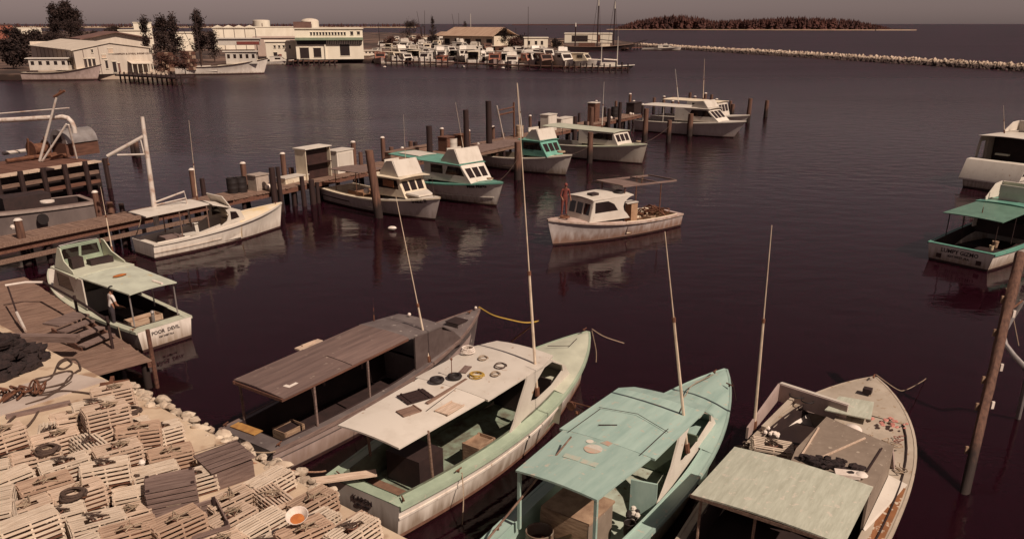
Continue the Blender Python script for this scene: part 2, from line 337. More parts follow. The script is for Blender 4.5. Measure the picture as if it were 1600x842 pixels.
fa, fb = P(-60, 43.9, 0), P(665, 43.2, 0)
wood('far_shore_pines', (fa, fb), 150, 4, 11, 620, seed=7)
# rubble breakwater
random.seed(21)
ba, bb = P(1000, 73.5, 0), P(1640, 113.5, 0)
mbk = MB(); bd = (bb - ba); bn = Vector((bd.y, -bd.x, 0)).normalized()
if bn.y > 0: bn = -bn
NR = 2600
def rock(mb, c, r, m=0):
    vs = []
    for k in range(8):
        a = k * math.pi / 4 + random.uniform(-.3, .3); rr = r * random.uniform(.7, 1.2)
        if k % 2: vs.append(c + Vector((math.cos(a) * rr, math.sin(a) * rr, r * random.uniform(-.2, .15))))
        else: vs.append(c + Vector((math.cos(a) * rr * .8, math.sin(a) * rr * .8, r * random.uniform(-.5, -.2))))
    o = [c + Vector((random.uniform(-.2, .2) * r, random.uniform(-.2, .2) * r, r * random.uniform(.5, .85))), c + Vector((random.uniform(.2, .5) * r, random.uniform(-.3, .3) * r, r * random.uniform(.3, .6)))]
    mb.add(vs + o, [(k, (k + 1) % 8, 8) for k in range(5)] + [(k, (k + 1) % 8, 9) for k in range(5, 8)] + [(8, 5, 9), (8, 9, 0), (0, 1, 2, 3, 4, 5, 6, 7)], m)
for i in range(NR):
    t = random.random() ** .8; s_ = random.uniform(-1, 1); hgt = 1.75 * (1 - abs(s_) ** 1.4)
    c = ba + bd * t + bn * s_ * 3.4; c.z = hgt * random.uniform(.7, 1.05) - .15
    rock(mbk, c, random.uniform(.4, .8))
bw = thing('breakwater', 'long low breakwater of pale boulders crossing the harbour mouth on the right', 'breakwater')
r_ = mbk.build('boulders', ROCKD, bw, 'stuff')
cb = MB(); q1 = [ba + bn * 3.2, bb + bn * 3.2, bb - bn * 3.2, ba - bn * 3.2]; q2 = [ba + bn * 1, bb + bn * 1, bb - bn * 1, ba - bn * 1]
cb.add([Vector((p.x, p.y, -.5)) for p in q1] + [Vector((p.x, p.y, 1.2)) for p in q2], [(0, 1, 5, 4), (2, 3, 7, 6), (4, 5, 6, 7), (1, 2, 6, 5), (3, 0, 4, 7)]); cb.build('core', ROCKD, bw)
# ---------------------------------------------------------------- boats
def wpz(px, py, y0):
    """point of the place seen at a position of the photograph, y0 metres out"""
    b = (PY - py) / F; dy = math.cos(TH) + b * math.sin(TH); t = y0 / dy
    return Vector(((px - 800) / F * t, y0, CH + (b * math.cos(TH) - math.sin(TH)) * t))
class Boat:
    def __init__(s, name, label, L, B, zs, zb, stern, hd, cat='boat', rake=.8, tr=.86, tm=.42, pw=2.2, group=None, sag=.0, roll=0):
        s.L, s.B, s.zs, s.zb, s.rake, s.tr, s.tm, s.pw, s.sag = L, B, zs, zb, rake, tr, tm, pw, sag
        s.root = thing(name, label, cat, (stern[0], stern[1], 0), R(hd), group); s.hd = R(hd); s.root.rotation_euler[0] = R(roll)
        s.M = Matrix.Translation((stern[0], stern[1], 0)) @ Matrix.Rotation(R(hd), 4, 'Z'); s.Mi = s.M.inverted()
    def at(s, x, y, z): return s.M @ Vector((x, y, z))
    def hb(s, x):
        t = max(0, min(1, x / s.L))
        f = s.tr + (1 - s.tr) * math.sin(math.pi / 2 * t / s.tm) if t < s.tm else max(0, 1 - ((t - s.tm) / (1 - s.tm)) ** s.pw) ** .9
        return max(.015, s.B / 2 * f)
    def sh(s, x):
        t = max(0, x / s.L); return s.zs + (s.zb - s.zs) * t ** 1.9 - s.sag * math.sin(math.pi * min(1, t))
    def stations(s, x0, x1, n=14):
        return [x0 + (x1 - x0) * (i / n) ** .85 for i in range(n + 1)]
    def hull(s, m, boot=BOOT, rail=None, railw=.07, stripe=None, bt=.10, a0=.84):
        mb = MB(); n = 22; rows = []; Z0 = -.45
        for i in range(n + 1):
            t = (i / n) ** .8; x = t * s.L; zt = s.sh(x); zl = [Z0, -.06, bt, bt + (zt - bt) * .33, bt + (zt - bt) * .66, zt]
            a = a0 - .52 * t ** 2.2; p = 1 + 1.1 * t; r = []
            for z in zl:
                w = (z - Z0) / (zt - Z0); y = s.hb(x) * (a + (1 - a) * w ** p)
                r.append((x - s.rake * (1 - w) * t ** 6, y, z))
            rows.append(r)
        s._rows = rows
        for sg in (1, -1):
            for j in range(5):
                mb.grid([[(p[0], sg * p[1], p[2]) for p in (r[j], r[j + 1])] for r in rows], 1 if j < 2 else 0)
        mb.grid([[(r[0][0], r[0][1], r[0][2]), (r[0][0], -r[0][1], r[0][2])] for r in rows], 1)
        t0 = rows[0]
        for j in range(5):
            mb.add([t0[j], t0[j + 1], (t0[j + 1][0], -t0[j + 1][1], t0[j + 1][2]), (t0[j][0], -t0[j][1], t0[j][2])], [(0, 1, 2, 3)], 1 if j < 2 else 0)
        h = mb.build('hull', [m, boot], s.root)
        if rail:
            for sg in (1, -1):
                rb = MB(); rr = []
                for r in rows:
                    x, y, z = r[-1]; rr.append([(x, sg * (y - .015), z + .025), (x, sg * (y + railw * .6), z + .025), (x, sg * (y + railw * .6), z - railw), (x, sg * (y - .015), z - railw)])
                rb.grid(rr, 0, False, True); rb.add(rr[0], [(0, 1, 2, 3)]); rb.build('rub_rail', rail, s.root)
        if stripe:
            for sg in (1, -1):
                rb = MB(); rr = []
                for r in rows[:int(n * stripe[1])]:
                    a, b = Vector(r[4]), Vector(r[3]); q = a.lerp(b, stripe[2]); rr.append([(q.x, sg * (q.y - .01), q.z + .03), (q.x, sg * (q.y + .03), q.z + .03), (q.x, sg * (q.y + .03), q.z - .03), (q.x, sg * (q.y - .01), q.z - .03)])
                rb.grid(rr, 0, False, True); rb.add(rr[0], [(0, 1, 2, 3)]); rb.add(rr[-1], [(0, 1, 2, 3)]); rb.build('spray_strake', stripe[0], s.root)
        return h
    def side_at(s, x, w):
        """point on the port side of the hull at x, at fraction w between boot top and sheer"""
        rows = s._rows
        for i in range(len(rows) - 1):
            if rows[i][-1][0] <= x <= rows[i + 1][-1][0]:
                k = (x - rows[i][-1][0]) / (rows[i + 1][-1][0] - rows[i][-1][0])
                def pt(r):
                    q = 2 + w * 3; j = min(4, int(q)); return Vector(r[j]).lerp(Vector(r[j + 1]), q - j)
                return pt(rows[i]).lerp(pt(rows[i + 1]), k)
    def decks(s, m, inner, floor, wb=.28, wt=.35, xd=None, fl=.28, camber=.07, fore=None, coam=.05):
        xd = xd or s.L * .55; fore = fore or m; s.xd, s.fl, s.wb = xd, fl, wb
        st = s.stations(0, xd, 12)
        for sg in (1, -1):
            mb = MB(); mb.slab([[(x, sg * (s.hb(x) - .01), s.sh(x) + .012), (x, sg * (s.hb(x) - wb), s.sh(x) + .012 + coam * .3)] for x in st], .035); mb.build('side_deck', m, s.root)
        b0 = s.hb(0) - wb + .002
        mb = MB(); mb.box((wt / 2, 0, s.sh(0) + .004), (wt, 2 * b0, .035)); mb.build('stern_deck', m, s.root)
        mb = MB(); st2 = s.stations(wt, xd, 12)
        for sg in (1, -1):
            mb.grid([[(x, sg * (s.hb(x) - wb), s.sh(x) + .012 + coam), (x, sg * (s.hb(x) - wb - .02), fl)] for x in st2], 0)
            mb.grid([[(x, sg * (s.hb(x) - wb + .03), s.sh(x) + .012 + coam), (x, sg * (s.hb(x) - wb), s.sh(x) + .012 + coam)] for x in st2], 0)
            mb.grid([[(x, sg * (s.hb(x) - wb + .03), s.sh(x) + .012 + coam), (x, sg * (s.hb(x) - wb + .03), s.sh(x))] for x in st2], 0)
        y = s.hb(wt) - wb; mb.add([(wt, y, s.sh(0) + .05), (wt, -y, s.sh(0) + .05), (wt, -y, fl), (wt, y, fl)], [(0, 1, 2, 3)])
        mb.build('cockpit_wall', inner, s.root)
        mb = MB(); mb.grid([[(x, (s.hb(x) - wb) * k, fl) for k in (-1, 0, 1)] for x in st2], 0, False); mb.build('cockpit_floor', floor, s.root)
        mb = MB(); st3 = s.stations(xd, s.L - .02, 14); rows = []
        for x in st3:
            b = s.hb(x) - .01; rows.append([(x, b * k, s.sh(x) + .014 + camber * (1 - k * k) * min(1, b)) for k in (-1, -.6, -.2, .2, .6, 1)])
        mb.grid(rows, 0); y = s.hb(xd) - .01
        mb.add([(xd, -y, s.sh(xd) + .01), (xd, y, s.sh(xd) + .01), (xd, y * .9, fl), (xd, -y * .9, fl)], [(0, 1, 2, 3)]); mb.build('foredeck', fore, s.root)
    def canopy(s, x0, x1, w0, w1, z0, z1, m, camber=.05, th=.05, name='roof', yo=0, edge=None):
        mb = MB(); rows = []
        for i in range(5):
            t = i / 4; x = x0 + (x1 - x0) * t; w = w0 + (w1 - w0) * t; z = z0 + (z1 - z0) * t
            rows.append([(x, yo + w * k, z + camber * (1 - k * k)) for k in (-1, -.6, -.2, .2, .6, 1)])
        mb.slab(rows, th); o = mb.build(name, m, s.root)
        return o
    def side_panel(s, x0, w0, x1, w1, outline, holes, m, th=.05, glass=GLASS, sg=1, pane=True):
        """outline and holes in (x, z) of the boat; the panel stands along the line (x0,w0)-(x1,w1)"""
        ex = Vector((x1 - x0, sg * (w1 - w0), 0)) / (x1 - x0); org = Vector((x0, sg * w0, 0)); f = lambda l: [(p[0] - x0, p[1]) for p in l]
        mb = MB(); mb.plate(org, ex, (0, 0, 1), f(outline), [f(h) for h in holes], th); w = mb.build('cabin_side', m, s.root)
        if pane:
            for h in holes: mb = MB(); mb.plate(org, ex, (0, 0, 1), f(h), (), .012); mb.build('window_pane', glass, w)
        return w
    def front_panel(s, x, zb, wb_, slant, zt, wt_, holes, m, th=.05, glass=GLASS, name='windshield', pane=True, yo=0):
        """holes: (y0, y1, f0, f1) with y across and f the fraction of the height"""
        h = zt - zb; up = Vector((-slant, 0, h)); yy = lambda y, f: y * ((1 - f) + f * wt_ / wb_)
        mb = MB(); hs_ = [[(yy(a, c), c), (yy(b, c), c), (yy(b, d), d), (yy(a, d), d)] for a, b, c, d in holes]
        mb.plate((x, yo, zb), (0, 1, 0), up, [(-wb_, 0), (wb_, 0), (wt_, 1), (-wt_, 1)], hs_, th); w = mb.build(name, m, s.root)
        if pane:
            for hh in hs_: mb = MB(); mb.plate((x, yo, zb), (0, 1, 0), up, hh, (), .012); mb.build('window_pane', glass, w)
        return w
    def post(s, x, y, z0, z1, r=.03, m=None, x1=None, y1=None, sq=False, name='roof_post'):
        mb = MB(); a, b = (x, y, z0), (x if x1 is None else x1, y if y1 is None else y1, z1)
        (mb.beam(a, b, r * 2, r * 2) if sq else mb.cyl(a, b, r, n=7)); return mb.build(name, m or WHITE, s.root)
    def whip(s, base, tip, r=.03, m=None, name='whip_antenna', joint=.45):
        a = Vector(base)
        if isinstance(tip, tuple) and tip[0] == 'px': w_ = s.M @ a; g_ = wpz(tip[1], tip[2], w_.y + .3); k_ = .16 * (g_.z - w_.z); g_.x = w_.x + max(-k_, min(k_, g_.x - w_.x)); tip = s.Mi @ g_
        b = Vector(tip); c = a.lerp(b, joint)
        mb = MB(); mb.cyl(a, c, r, r * .75, n=7); mb.cyl(c, b, r * .42, r * .25, n=6); mb.cyl(a - (c - a).normalized() * .02, a + (c - a).normalized() * .22, r * 1.7, n=8, m=1); mb.cyl(c - (c - a).normalized() * .05, c + (c - a).normalized() * .06, r * 1.1, n=8, m=1)
        return mb.build(name, [m or WHIPM, RUST], s.root)
    def tip(s, px, py, z): return ('px', px, py)
    def cleat(s, x, y, z, rz=0):
        mb = MB(); mb.cyl((x, y, z - .01), (x, y, z + .06), .025, n=6); M = Matrix.Rotation(rz, 3, 'Z'); d = M @ Vector((.11, 0, 0)); mb.cyl(Vector((x, y, z + .06)) - d, Vector((x, y, z + .06)) + d, .018, n=6); return mb.build('cleat', RUST, s.root)
    def bar(s, pts, r, m, name): mb = MB(); mb.tube(pts, r); return mb.build(name, m, s.root)
    def boxpart(s, c, sz, m, name, rz=0): mb = MB(); mb.box(c, sz, rz); return mb.build(name, m, s.root)
    def transom_text(s, lines, m=LETTER):
        for txt, sz, z in lines:
            lettering(txt, sz, m, s.root, (s._rows[0][4][0] - .012, 0, z), (0, -1, 0), (0, 0, 1))
    def bow_text(s, txt, size, x, w, m=LETTER, sg=-1):
        a = s.side_at(x - .2, w); b = s.side_at(x + .25, w); c = s.side_at(x, w + .12); d = s.side_at(x, w)
        f = lambda v: Vector((v.x, v.y * sg, v.z)); a, b, c, d = f(a), f(b), f(c), f(d)
        ex = (b - a) if sg < 0 else (a - b); ey = (c - d); n = ex.cross(ey).normalized()
        ey = n.cross(ex.normalized()); return lettering(txt, size, m, s.root, d + n * .03, ex, ey, th=.03)
def arc(cx, cz, rx, rz, a0, a1, n=8): return [(cx + rx * math.cos(R(a0 + (a1 - a0) * i / n)), cz + rz * math.sin(R(a0 + (a1 - a0) * i / n))) for i in range(n + 1)]
def fish_box(name, label, cat, loc, rz, sz, m, lidm=None, group=None):
    """a boarded box of separate side boards on battens"""
    t = thing(name, label, cat, loc, rz, group); L, W, H = sz; nb = 3
    for k in range(nb):
        z = H * (k + .5) / nb
        for sg in (1, -1):
            mb = MB(); mb.box((0, sg * (W / 2 - .011), z), (L, .022, H / nb - .012)); mb.build('board', m, t)
            mb = MB(); mb.box((sg * (L / 2 - .011), 0, z), (.022, W - .046, H / nb - .012)); mb.build('board', m, t)
    mb = MB()
    for sx in (1, -1):
        for sy in (1, -1): mb.box((sx * (L / 2 + .014 - .05), sy * (W / 2 + .012), H / 2), (.06, .022, H))
    mb.build('batten', m, t); mb = MB(); mb.box((0, 0, H * .82), (L - .05, W - .05, .03)); mb.build('contents' if not lidm else 'lid', lidm or DARK, t)
    return t
def torus_pts(c, r, n=18, ax='z'):
    return [(c[0] + r * math.cos(2 * math.pi * i / n), c[1] + r * math.sin(2 * math.pi * i / n), c[2]) for i in range(n + 1)]
def tire(label, loc, r=.2, rt=.06, rot=(0, 0, 0)):
    mb = MB(); rows = []
    for i in range(20):
        a = 2 * math.pi * i / 20; rows.append([((r + rt * math.cos(b * math.pi / 4)) * math.cos(a), (r + rt * math.cos(b * math.pi / 4)) * math.sin(a), rt * math.sin(b * math.pi / 4)) for b in range(8)])
    rows.append(rows[0]); mb.grid(rows, 0, True, True); o = mb.build('tire', BLACK); tag(o, label, 'tire'); o.location = loc; o.rotation_euler = rot; return o
def coil(label, loc, r, m=ROPE, turns=3, tr=.014, rz=0, sx=1.0, cat='rope'):
    pts = []
    for i in range(turns * 16 + 1):
        a = 2 * math.pi * i / 16; q = r * (1 + .12 * math.sin(i * .7) - .05 * (i // 16)); pts.append((q * sx * math.cos(a), q * math.sin(a), tr + .02 * (i / 16) + .006 * math.sin(i)))
    mb = MB(); mb.tube(pts, tr, 5); o = mb.build('rope_coil', m); tag(o, label, cat); o.location = loc; o.rotation_euler = (0, 0, rz); return o
def rope(label, pts, r=.018, m=ROPE, sagz=0, name='rope', steps=10):
    P0 = [Vector(p) for p in pts]; out = []
    for i in range(len(P0) - 1):
        a, b = P0[i], P0[i + 1]; c0 = P0[i - 1] if i else a; c1 = P0[i + 2] if i + 2 < len(P0) else b
        for k in range(steps):
            t = k / steps; q = .5 * ((2 * a) + (b - c0) * t + (2 * c0 - 5 * a + 4 * b - c1) * t * t + (3 * a - c0 - 3 * b + c1) * t ** 3)
            if sagz and len(P0) == 2: q.z -= sagz * 4 * t * (1 - t)
            out.append(q)
    out.append(P0[-1]); mb = MB(); mb.tube(out, r, 5); return tag(mb.build(name, m), label, 'rope')

# ---- A: dark boat with the long brown roof
A = Boat('lobster_boat', 'weathered dark grey lobster boat with long brown plank roof, beside the quay', 10.15, 2.5, .85, 1.62, (-6.98, 18.85), 55, cat='lobster boat', rake=.6)
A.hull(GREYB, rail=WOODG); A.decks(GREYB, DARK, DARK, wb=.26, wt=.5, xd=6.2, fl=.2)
mb = MB()   # pale streak along the starboard quarter
rr = [r for r in A._rows if r[-1][0] < 5.2]; mb.grid([[(r[4][0], -(r[4][1] + .012), r[4][2]), (r[5][0], -(r[5][1] + .012), r[5][2] - .08)] for r in rr], 0); mb.build('sheer_strake', PINKG, A.root)
mb = MB(); mb.grid([[(r[2][0], -(r[2][1] + .006), r[2][2] + .02), (r[4][0], -(r[4][1] + .006), r[4][2] - .04)] for r in A._rows if r[-1][0] < 9.6], 0); mb.build('hull_paint_band', PINKG, A.root)
rf = thing_ = MB()
def rz_(x): return 2.12 + .03 * x
x_edges = [(.55, 2.95), (2.97, 5.3)]
for i, (xa, xb) in enumerate(x_edges):
    for j in range(2):
        ya, yb = [(-1.05, -.06), (-.045, .93)][j]; off = .012 * ((i + j) % 2)
        mb = MB(); mb.slab([[(x, y, rz_(x) + .05 * (1 - (y / 1.1) ** 2) + off) for y in (ya, (ya + yb) / 2, yb)] for x in (xa, (xa + xb) / 2, xb)], .03); mb.build('roof_sheet', BROOF, A.root)
for y in (-1.02, .9): mb = MB(); mb.beam((.5, y, 2.09), (5.3, y, 2.09 + .14), .05, .08); mb.build('roof_beam', WOODR, A.root)
mb = MB(); mb.beam((.55, -1.0, 2.07), (.55, .88, 2.07), .05, .08); mb.build('roof_beam', WOODR, A.root)
for x, y in ((.7, .9), (1.6, -1.0), (3.6, -1.0), (3.6, .9), (5.2, .9)): A.post(x, y, .85, 2.1 + .03 * x, .028, WOODG, sq=True)
# trunk cabin and forward shelter, grey
A.side_panel(5.6, 1.0, 8.2, .82, [(5.6, 1.0), (8.2, 1.2), (7.6, 1.75), (7.0, 2.1), (5.6, 2.2)], [[(6.0, 1.55), (6.7, 1.6), (6.6, 1.95), (6.0, 1.95)]], GREYB, sg=1)
A.side_panel(5.6, 1.0, 8.2, .82, [(5.6, 1.0), (8.2, 1.2), (7.6, 1.75), (7.0, 2.1), (5.6, 2.2)], [], mat('dark_grey_panel', (.11, .08, .072), (.08, .055, .05), 3), sg=-1)
A.canopy(5.32, 7.05, 1.03, .95, 2.26, 2.14, GREYB, .05, .05, 'cabin_top')
mb = MB(); mb.plate((8.2, 0, 1.2), (0, 1, 0), (-.6, 0, .55), [(-.82, 0), (.82, 0), (.88, 1), (-.88, 1)], (), .04); mb.build('cabin_front', GREYB, A.root)
mb = MB(); mb.plate((7.6, 0, 1.75), (0, 1, 0), (-.6, 0, .36), [(-.88, 0), (.88, 0), (1.02, 1), (-1.02, 1)], [[(-.7, .1), (-.05, .1), (-.05, .9), (-.75, .9)], [(.05, .1), (.7, .1), (.75, .9), (.05, .9)]], .04); mb.build('windshield', GREYB, A.root)
A.boxpart((8.75, -.1, 1.52), (.5, .5, .14), GREYB, 'deck_hatch'); A.boxpart((8.75, -.1, 1.605), (.56, .56, .03), DARK, 'hatch_lid')
A.whip((6.25, -1.0, 1.15), A.tip(616, 308, 6.0), .038, joint=.36); A.whip((5.9, .95, 2.2), (5.95, .97, 3.0), .012, DWOOD, joint=.5)
A.cleat(9.6, 0, 1.62); A.cleat(.2, 1.05, .9, .3); A.cleat(.3, -1.0, .9, .3)
mb = MB(); mb.ball((9.95, 0, 1.72), .05); mb.ball((6.9, .35, 2.28), .06); mb.build('deck_lamp', FOAM, A.root)
mb = MB(); mb.plate((1.0, -.75, 2.19), (1, .1, 0), (-.1, 1, 0), [(0, 0), (.34, 0), (.34, .1), (.12, .1), (.12, .22), (0, .22)], (), .006); mb.build('paint_patch', FOAM, A.root)
mb = MB(); mb.box((.4, .45, .9), (.3, .95, .02), .05); tag(mb.build('plywood_sheet', mat('ochre_ply', (.42, .22, .06), (.28, .13, .04), 4, rough=.8)), 'ochre plywood sheet lying on the stern of the dark boat', 'board', loc=A.root.location, rz=A.hd)
mb = MB(); mb.box((0, 0, .12), (.42, .3, .24)); mb.box((0, 0, .25), (.44, .32, .03)); tag(mb.build('cardboard_carton', YELLOW), 'small yellow carton on the floor under the brown plank roof', 'box', loc=A.at(3.6, -.55, .22), rz=A.hd)
fish_box('fish_box', 'brown fish box in the shade below the brown plank roof', 'box', A.at(1.5, .1, .22), A.hd, (.7, .5, .4), BURLAP)
mb = MB(); mb.beam((0, 0, .03), (.9, 0, .03), .22, .05); mb.box((.45, 0, .08), (.5, .06, .05)); tag(mb.build('wooden_fender', WOODL), 'pale wooden fender board hung on the far edge of the brown plank roof', 'fender', loc=A.at(2.9, 1.12, 2.17), rz=A.hd)

# ---- B: white-roofed boat, green decks
B = Boat('lobster_boat', 'lobster boat with big flat white roof and green decks in the middle foreground', 10.35, 3.15, .9, 1.66, (-3.48, 16.3), 54.8, cat='lobster boat', rake=.55, tr=.74)
B.hull(WHULL, rail=PGREEN, railw=.09, stripe=(WHULL, .95, .2), boot=mat('rusty_bottom', (.22, .11, .07), (.13, .06, .04), 3, rough=.8))
B.decks(PGREEN, mat('shaded_green', (.14, .165, .12), (.09, .085, .06), 3), mat('worn_green_floor', (.24, .30, .22), (.11, .08, .055), 2.5, (1, 1, 1), .7), wb=.34, wt=.3, xd=6.6, fl=.25, camber=.12, fore=MINT)  # cockpit wall: green darkened, the shade under the roof put into its colour
B.transom_text([('KAREN', .2, .6), ('KEY WEST', .1, .47)])
zr = lambda x: 2.2 + .025 * x
B.canopy(.3, 3.3, .97, 1.1, zr(.3), zr(3.3), WHITE, .05, .045, 'roof'); B.canopy(3.304, 5.85, 1.2, 1.2, zr(3.3), zr(5.85), WHITE, .06, .05, 'roof')
B.canopy(5.854, 6.65, 1.2, .98, zr(5.85), zr(5.5) - .03, WHITE, .06, .05, 'roof')
o_l = [(4.05, 1.0)] + [(7.75, 1.25), (7.35, 1.72), (6.35, 2.32), (5.0, 2.32), (4.95, 2.15), (4.6, 1.7), (4.3, 1.25)]
wind = [(5.2, 1.5), (5.5, 1.95), (6.0, 2.2), (6.45, 2.2), (7.1, 1.86), (7.15, 1.66), (6.5, 1.46), (5.6, 1.4)]
for sg in (1, -1): B.side_panel(4.05, 1.3, 7.75, .92, o_l, [wind], WHITE, sg=sg, pane=False)
mb = MB(); mb.plate((7.75, 0, 1.25), (0, 1, 0), (-.4, 0, .47), [(-.92, 0), (.92, 0), (.95, 1), (-.95, 1)], (), .05); mb.build('cabin_front', WHITE, B.root)
mb = MB(); mb.plate((7.35, 0, 1.72), (0, 1, 0), (-1.0, 0, .6), [(-.96, 0), (.96, 0), (1.04, 1), (-1.04, 1)], [[(-.85, .12), (-.32, .12), (-.34, .82), (-.9, .82)], [(-.26, .12), (.26, .12), (.27, .82), (-.27, .82)], [(.32, .12), (.85, .12), (.9, .82), (.34, .82)]], .05); ws = mb.build('windshield', WHITE, B.root)
for y in (-.6, 0, .6): mb = MB(); mb.plate((7.35, 0, 1.72), (0, 1, 0), (-1.0, 0, .6), [(y - .27, .12), (y + .27, .12), (y + .28, .82), (y - .28, .82)], (), .012); mb.build('window_pane', GLASS, ws)
for x, y in ((1.35, -1.0), (1.3, 1.0), (3.2, 1.08)): B.post(x, y + (.22 if y < 0 else 0) * 0, .92, zr(x) + .0, .036, WOOD, x1=x - .1, y1=y)
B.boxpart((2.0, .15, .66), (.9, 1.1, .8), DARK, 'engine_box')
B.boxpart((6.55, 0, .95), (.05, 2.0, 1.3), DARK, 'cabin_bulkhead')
B.boxpart((.8, .0, .29), (1.0, 1.9, .05), mat('brown_mat', (.2, .11, .07), (.13, .07, .045), 5, rough=.9), 'floor_boards')
B.whip((5.75, -1.05, 1.45), B.tip(808, 130, 8.3), .045, joint=.42); B.cleat(10.1, 0, 1.78); B.cleat(.14, .9, .95, 1.3); B.cleat(.2, -1.1, .95, 1.0); B.cleat(1.9, -1.35, .97)
mb = MB(); mb.tube([(8.6, .45, 1.63), (8.95, -.15, 1.66), (9.45, -.1, 1.73)], .012, 5); mb.build('deck_rod', DWOOD, B.root)
# things on the white roof
mb = MB()
for k in range(7): mb.box((0, -.27 + k * .09, .02 + .006 * (k % 2)), (.75, .075, .02), .01 * (k % 3))
mb.box((.25, 0, .045), (.05, .62, .02)); mb.box((-.25, 0, .045), (.05, .62, .02)); tag(mb.build('slatted_hatch_board', DWOOD), 'dark slatted board lying on the white roof', 'board', loc=B.at(2.35, .35, zr(2.3) + .05), rz=B.hd - .35)
mb = MB(); mb.box((0, 0, .02), (.5, .36, .03)); mb.box((.24, 0, .04), (.03, .4, .03)); tag(mb.build('plywood_sheet', WOOD), 'small brown board nearest the stern on the white roof', 'board', loc=B.at(1.65, -.05, zr(1.6) + .055), rz=B.hd - .3)
mb = MB(); mb.box((0, 0, .015), (.62, .36, .02)); mb.box((0, .19, .03), (.66, .03, .03)); mb.box((0, -.19, .03), (.66, .03, .03)); tag(mb.build('framed_panel', WOODL), 'pale framed panel near the starboard edge of the white roof', 'board', loc=B.at(2.35, -.75, zr(2.3) + .035), rz=B.hd + .02)
mb = MB(); mb.box((0, 0, .02), (.45, .2, .025)); mb.box((0, .07, .04), (.4, .04, .02)); tag(mb.build('plywood_sheet', WOODG), 'little grey board forward of the two tires on the white roof', 'board', loc=B.at(4.3, .3, zr(4.3) + .06), rz=B.hd + .3)
mb = MB(); mb.beam((0, 0, .03), (3.6, .1, .03), .09, .04); tag(mb.build('long_plank', WOOD), 'long narrow plank lying along the middle of the white roof', 'plank', loc=B.at(2.2, -.15, zr(2.2) + .05), rz=B.hd + .03)
mb = MB(); mb.tube([(0, 0, .03), (1.6, .25, .03), (2.9, .1, .05)], .008, 5); tag(mb.build('fishing_gaff', DWOOD), 'thin dark gaff pole lying on the white roof', 'pole', loc=B.at(1.9, -.4, zr(1.9) + .05), rz=B.hd)
tire('black tire on the white roof, nearer the stern', B.at(3.3, .45, zr(3.3) + .13), .15, .05); tire('black tire on the white roof, touching the other tire', B.at(3.72, .2, zr(3.7) + .13), .15, .05)
for i, (x, y, r, mm) in enumerate(((5.0, -.35, .17, ROPE), (5.15, .35, .14, ROPEL), (4.5, -.55, .13, ROPEL), (4.15, -.2, .2, ROPEY))):
    coil(['dark rope ring near the front of the white roof', 'pale rope ring on the port front of the white roof', 'small pale rope ring near the starboard edge of the white roof', 'tangle of yellow twine in the middle of the white roof'][i], B.at(x, y, zr(x) + .06), r, mm, 2 if i < 3 else 4, .013)
mb = MB()
for k in range(3): mb.tube(torus_pts((0, 0, .04 + .05 * k), .2 - .02 * k, 14), .02, 5)
for k in range(4): a = k * math.pi / 2; mb.cyl((.18 * math.cos(a), .18 * math.sin(a), 0), (.16 * math.cos(a), .16 * math.sin(a), .16), .012, n=5)
tag(mb.build('wire_basket', FOAM), 'small white wire basket on the port edge of the white roof', 'basket', loc=B.at(5.3, 1.0, zr(5.3) + .05))
mb = MB(); mb.cyl((0, 0, 0), (0, 0, .5), .012, n=5); mb.ball((0, 0, .52), .035); B2 = mb.build('roof_light', RUST, B.root); B2.location = (3.75, .32, zr(3.7) + .05)
fish_box('bait_crate', 'boarded wooden crate standing on the starboard side deck under the white roof', 'crate', B.at(3.35, -.85, .45), B.hd, (.72, .5, .58), BURLAP, BURLAP)
mb = MB(); mb.box((.5, 0, 0), (2.2, .28, .045)); mb.box((-.3, 0, .03), (.05, .26, .02)); tag(mb.build('gangplank', WOODL), 'pale plank bridging the quay and the green stern deck', 'plank', loc=(-4.75, 16.35, 1.12), rz=R(15))
mb = MB(); mb.ball((0, 0, .08), .08); mb.ball((.12, .05, .06), .05); tag(mb.build('white_float', FOAM), 'small white float on the stern corner below the white roof', 'float', loc=B.at(.55, .85, .3))

# ---- C: seafoam boat
C_ = Boat('lobster_boat', 'seafoam green lobster boat with matching roof, right of the white-roofed boat', 10.6, 2.95, .9, 1.68, (.02, 13.0), 54.4, cat='lobster boat', rake=.55)
C = C_
C.hull(mat('seafoam_hull_paint', (.50, .50, .42), (.38, .37, .31), 1.4, (1, 1, .35), .45, stain=((.2, .13, .08), .2, .8)), rail=SEAFOAM, railw=.08); C.decks(SEAFOAM, SEAFOAM, mat('worn_seafoam_floor', (.42, .47, .38), (.30, .31, .24), 3, (1, 1, 1), .7, spots=((.2, .13, .09), 5, .64)), wb=.32, wt=.35, xd=6.5, fl=.25, camber=.12)
zc = lambda x: 2.36 + .012 * x
C.canopy(1.45, 3.5, .97, 1.1, zc(1.2), zc(3.5), SEAFOAM, .05, .045); C.canopy(3.504, 6.2, 1.2, 1.15, zc(3.5) + .002, zc(5.9), SEAFOAM, .05, .05)
oc = [(3.95, 1.0), (7.85, 1.3), (7.4, 1.78), (6.2, 2.42), (5.1, 2.42), (5.0, 2.1), (4.7, 1.6), (4.3, 1.25)]
wc = [(5.2, 1.5), (5.45, 2.0), (5.8, 2.3), (6.3, 2.32), (7.25, 1.9), (7.35, 1.62), (6.4, 1.45), (5.5, 1.4)]
for sg in (1, -1): C.side_panel(3.95, 1.12, 7.85, .86, oc, [wc], WHITE, sg=sg, pane=False)
C.canopy(6.204, 6.75, 1.15, .98, zc(5.9), 2.3, SEAFOAM, .05, .04, 'roof')
mb = MB(); mb.plate((7.85, 0, 1.3), (0, 1, 0), (-.45, 0, .48), [(-.86, 0), (.86, 0), (.92, 1), (-.92, 1)], (), .05); mb.build('cabin_front', SEAFOAM, C.root)
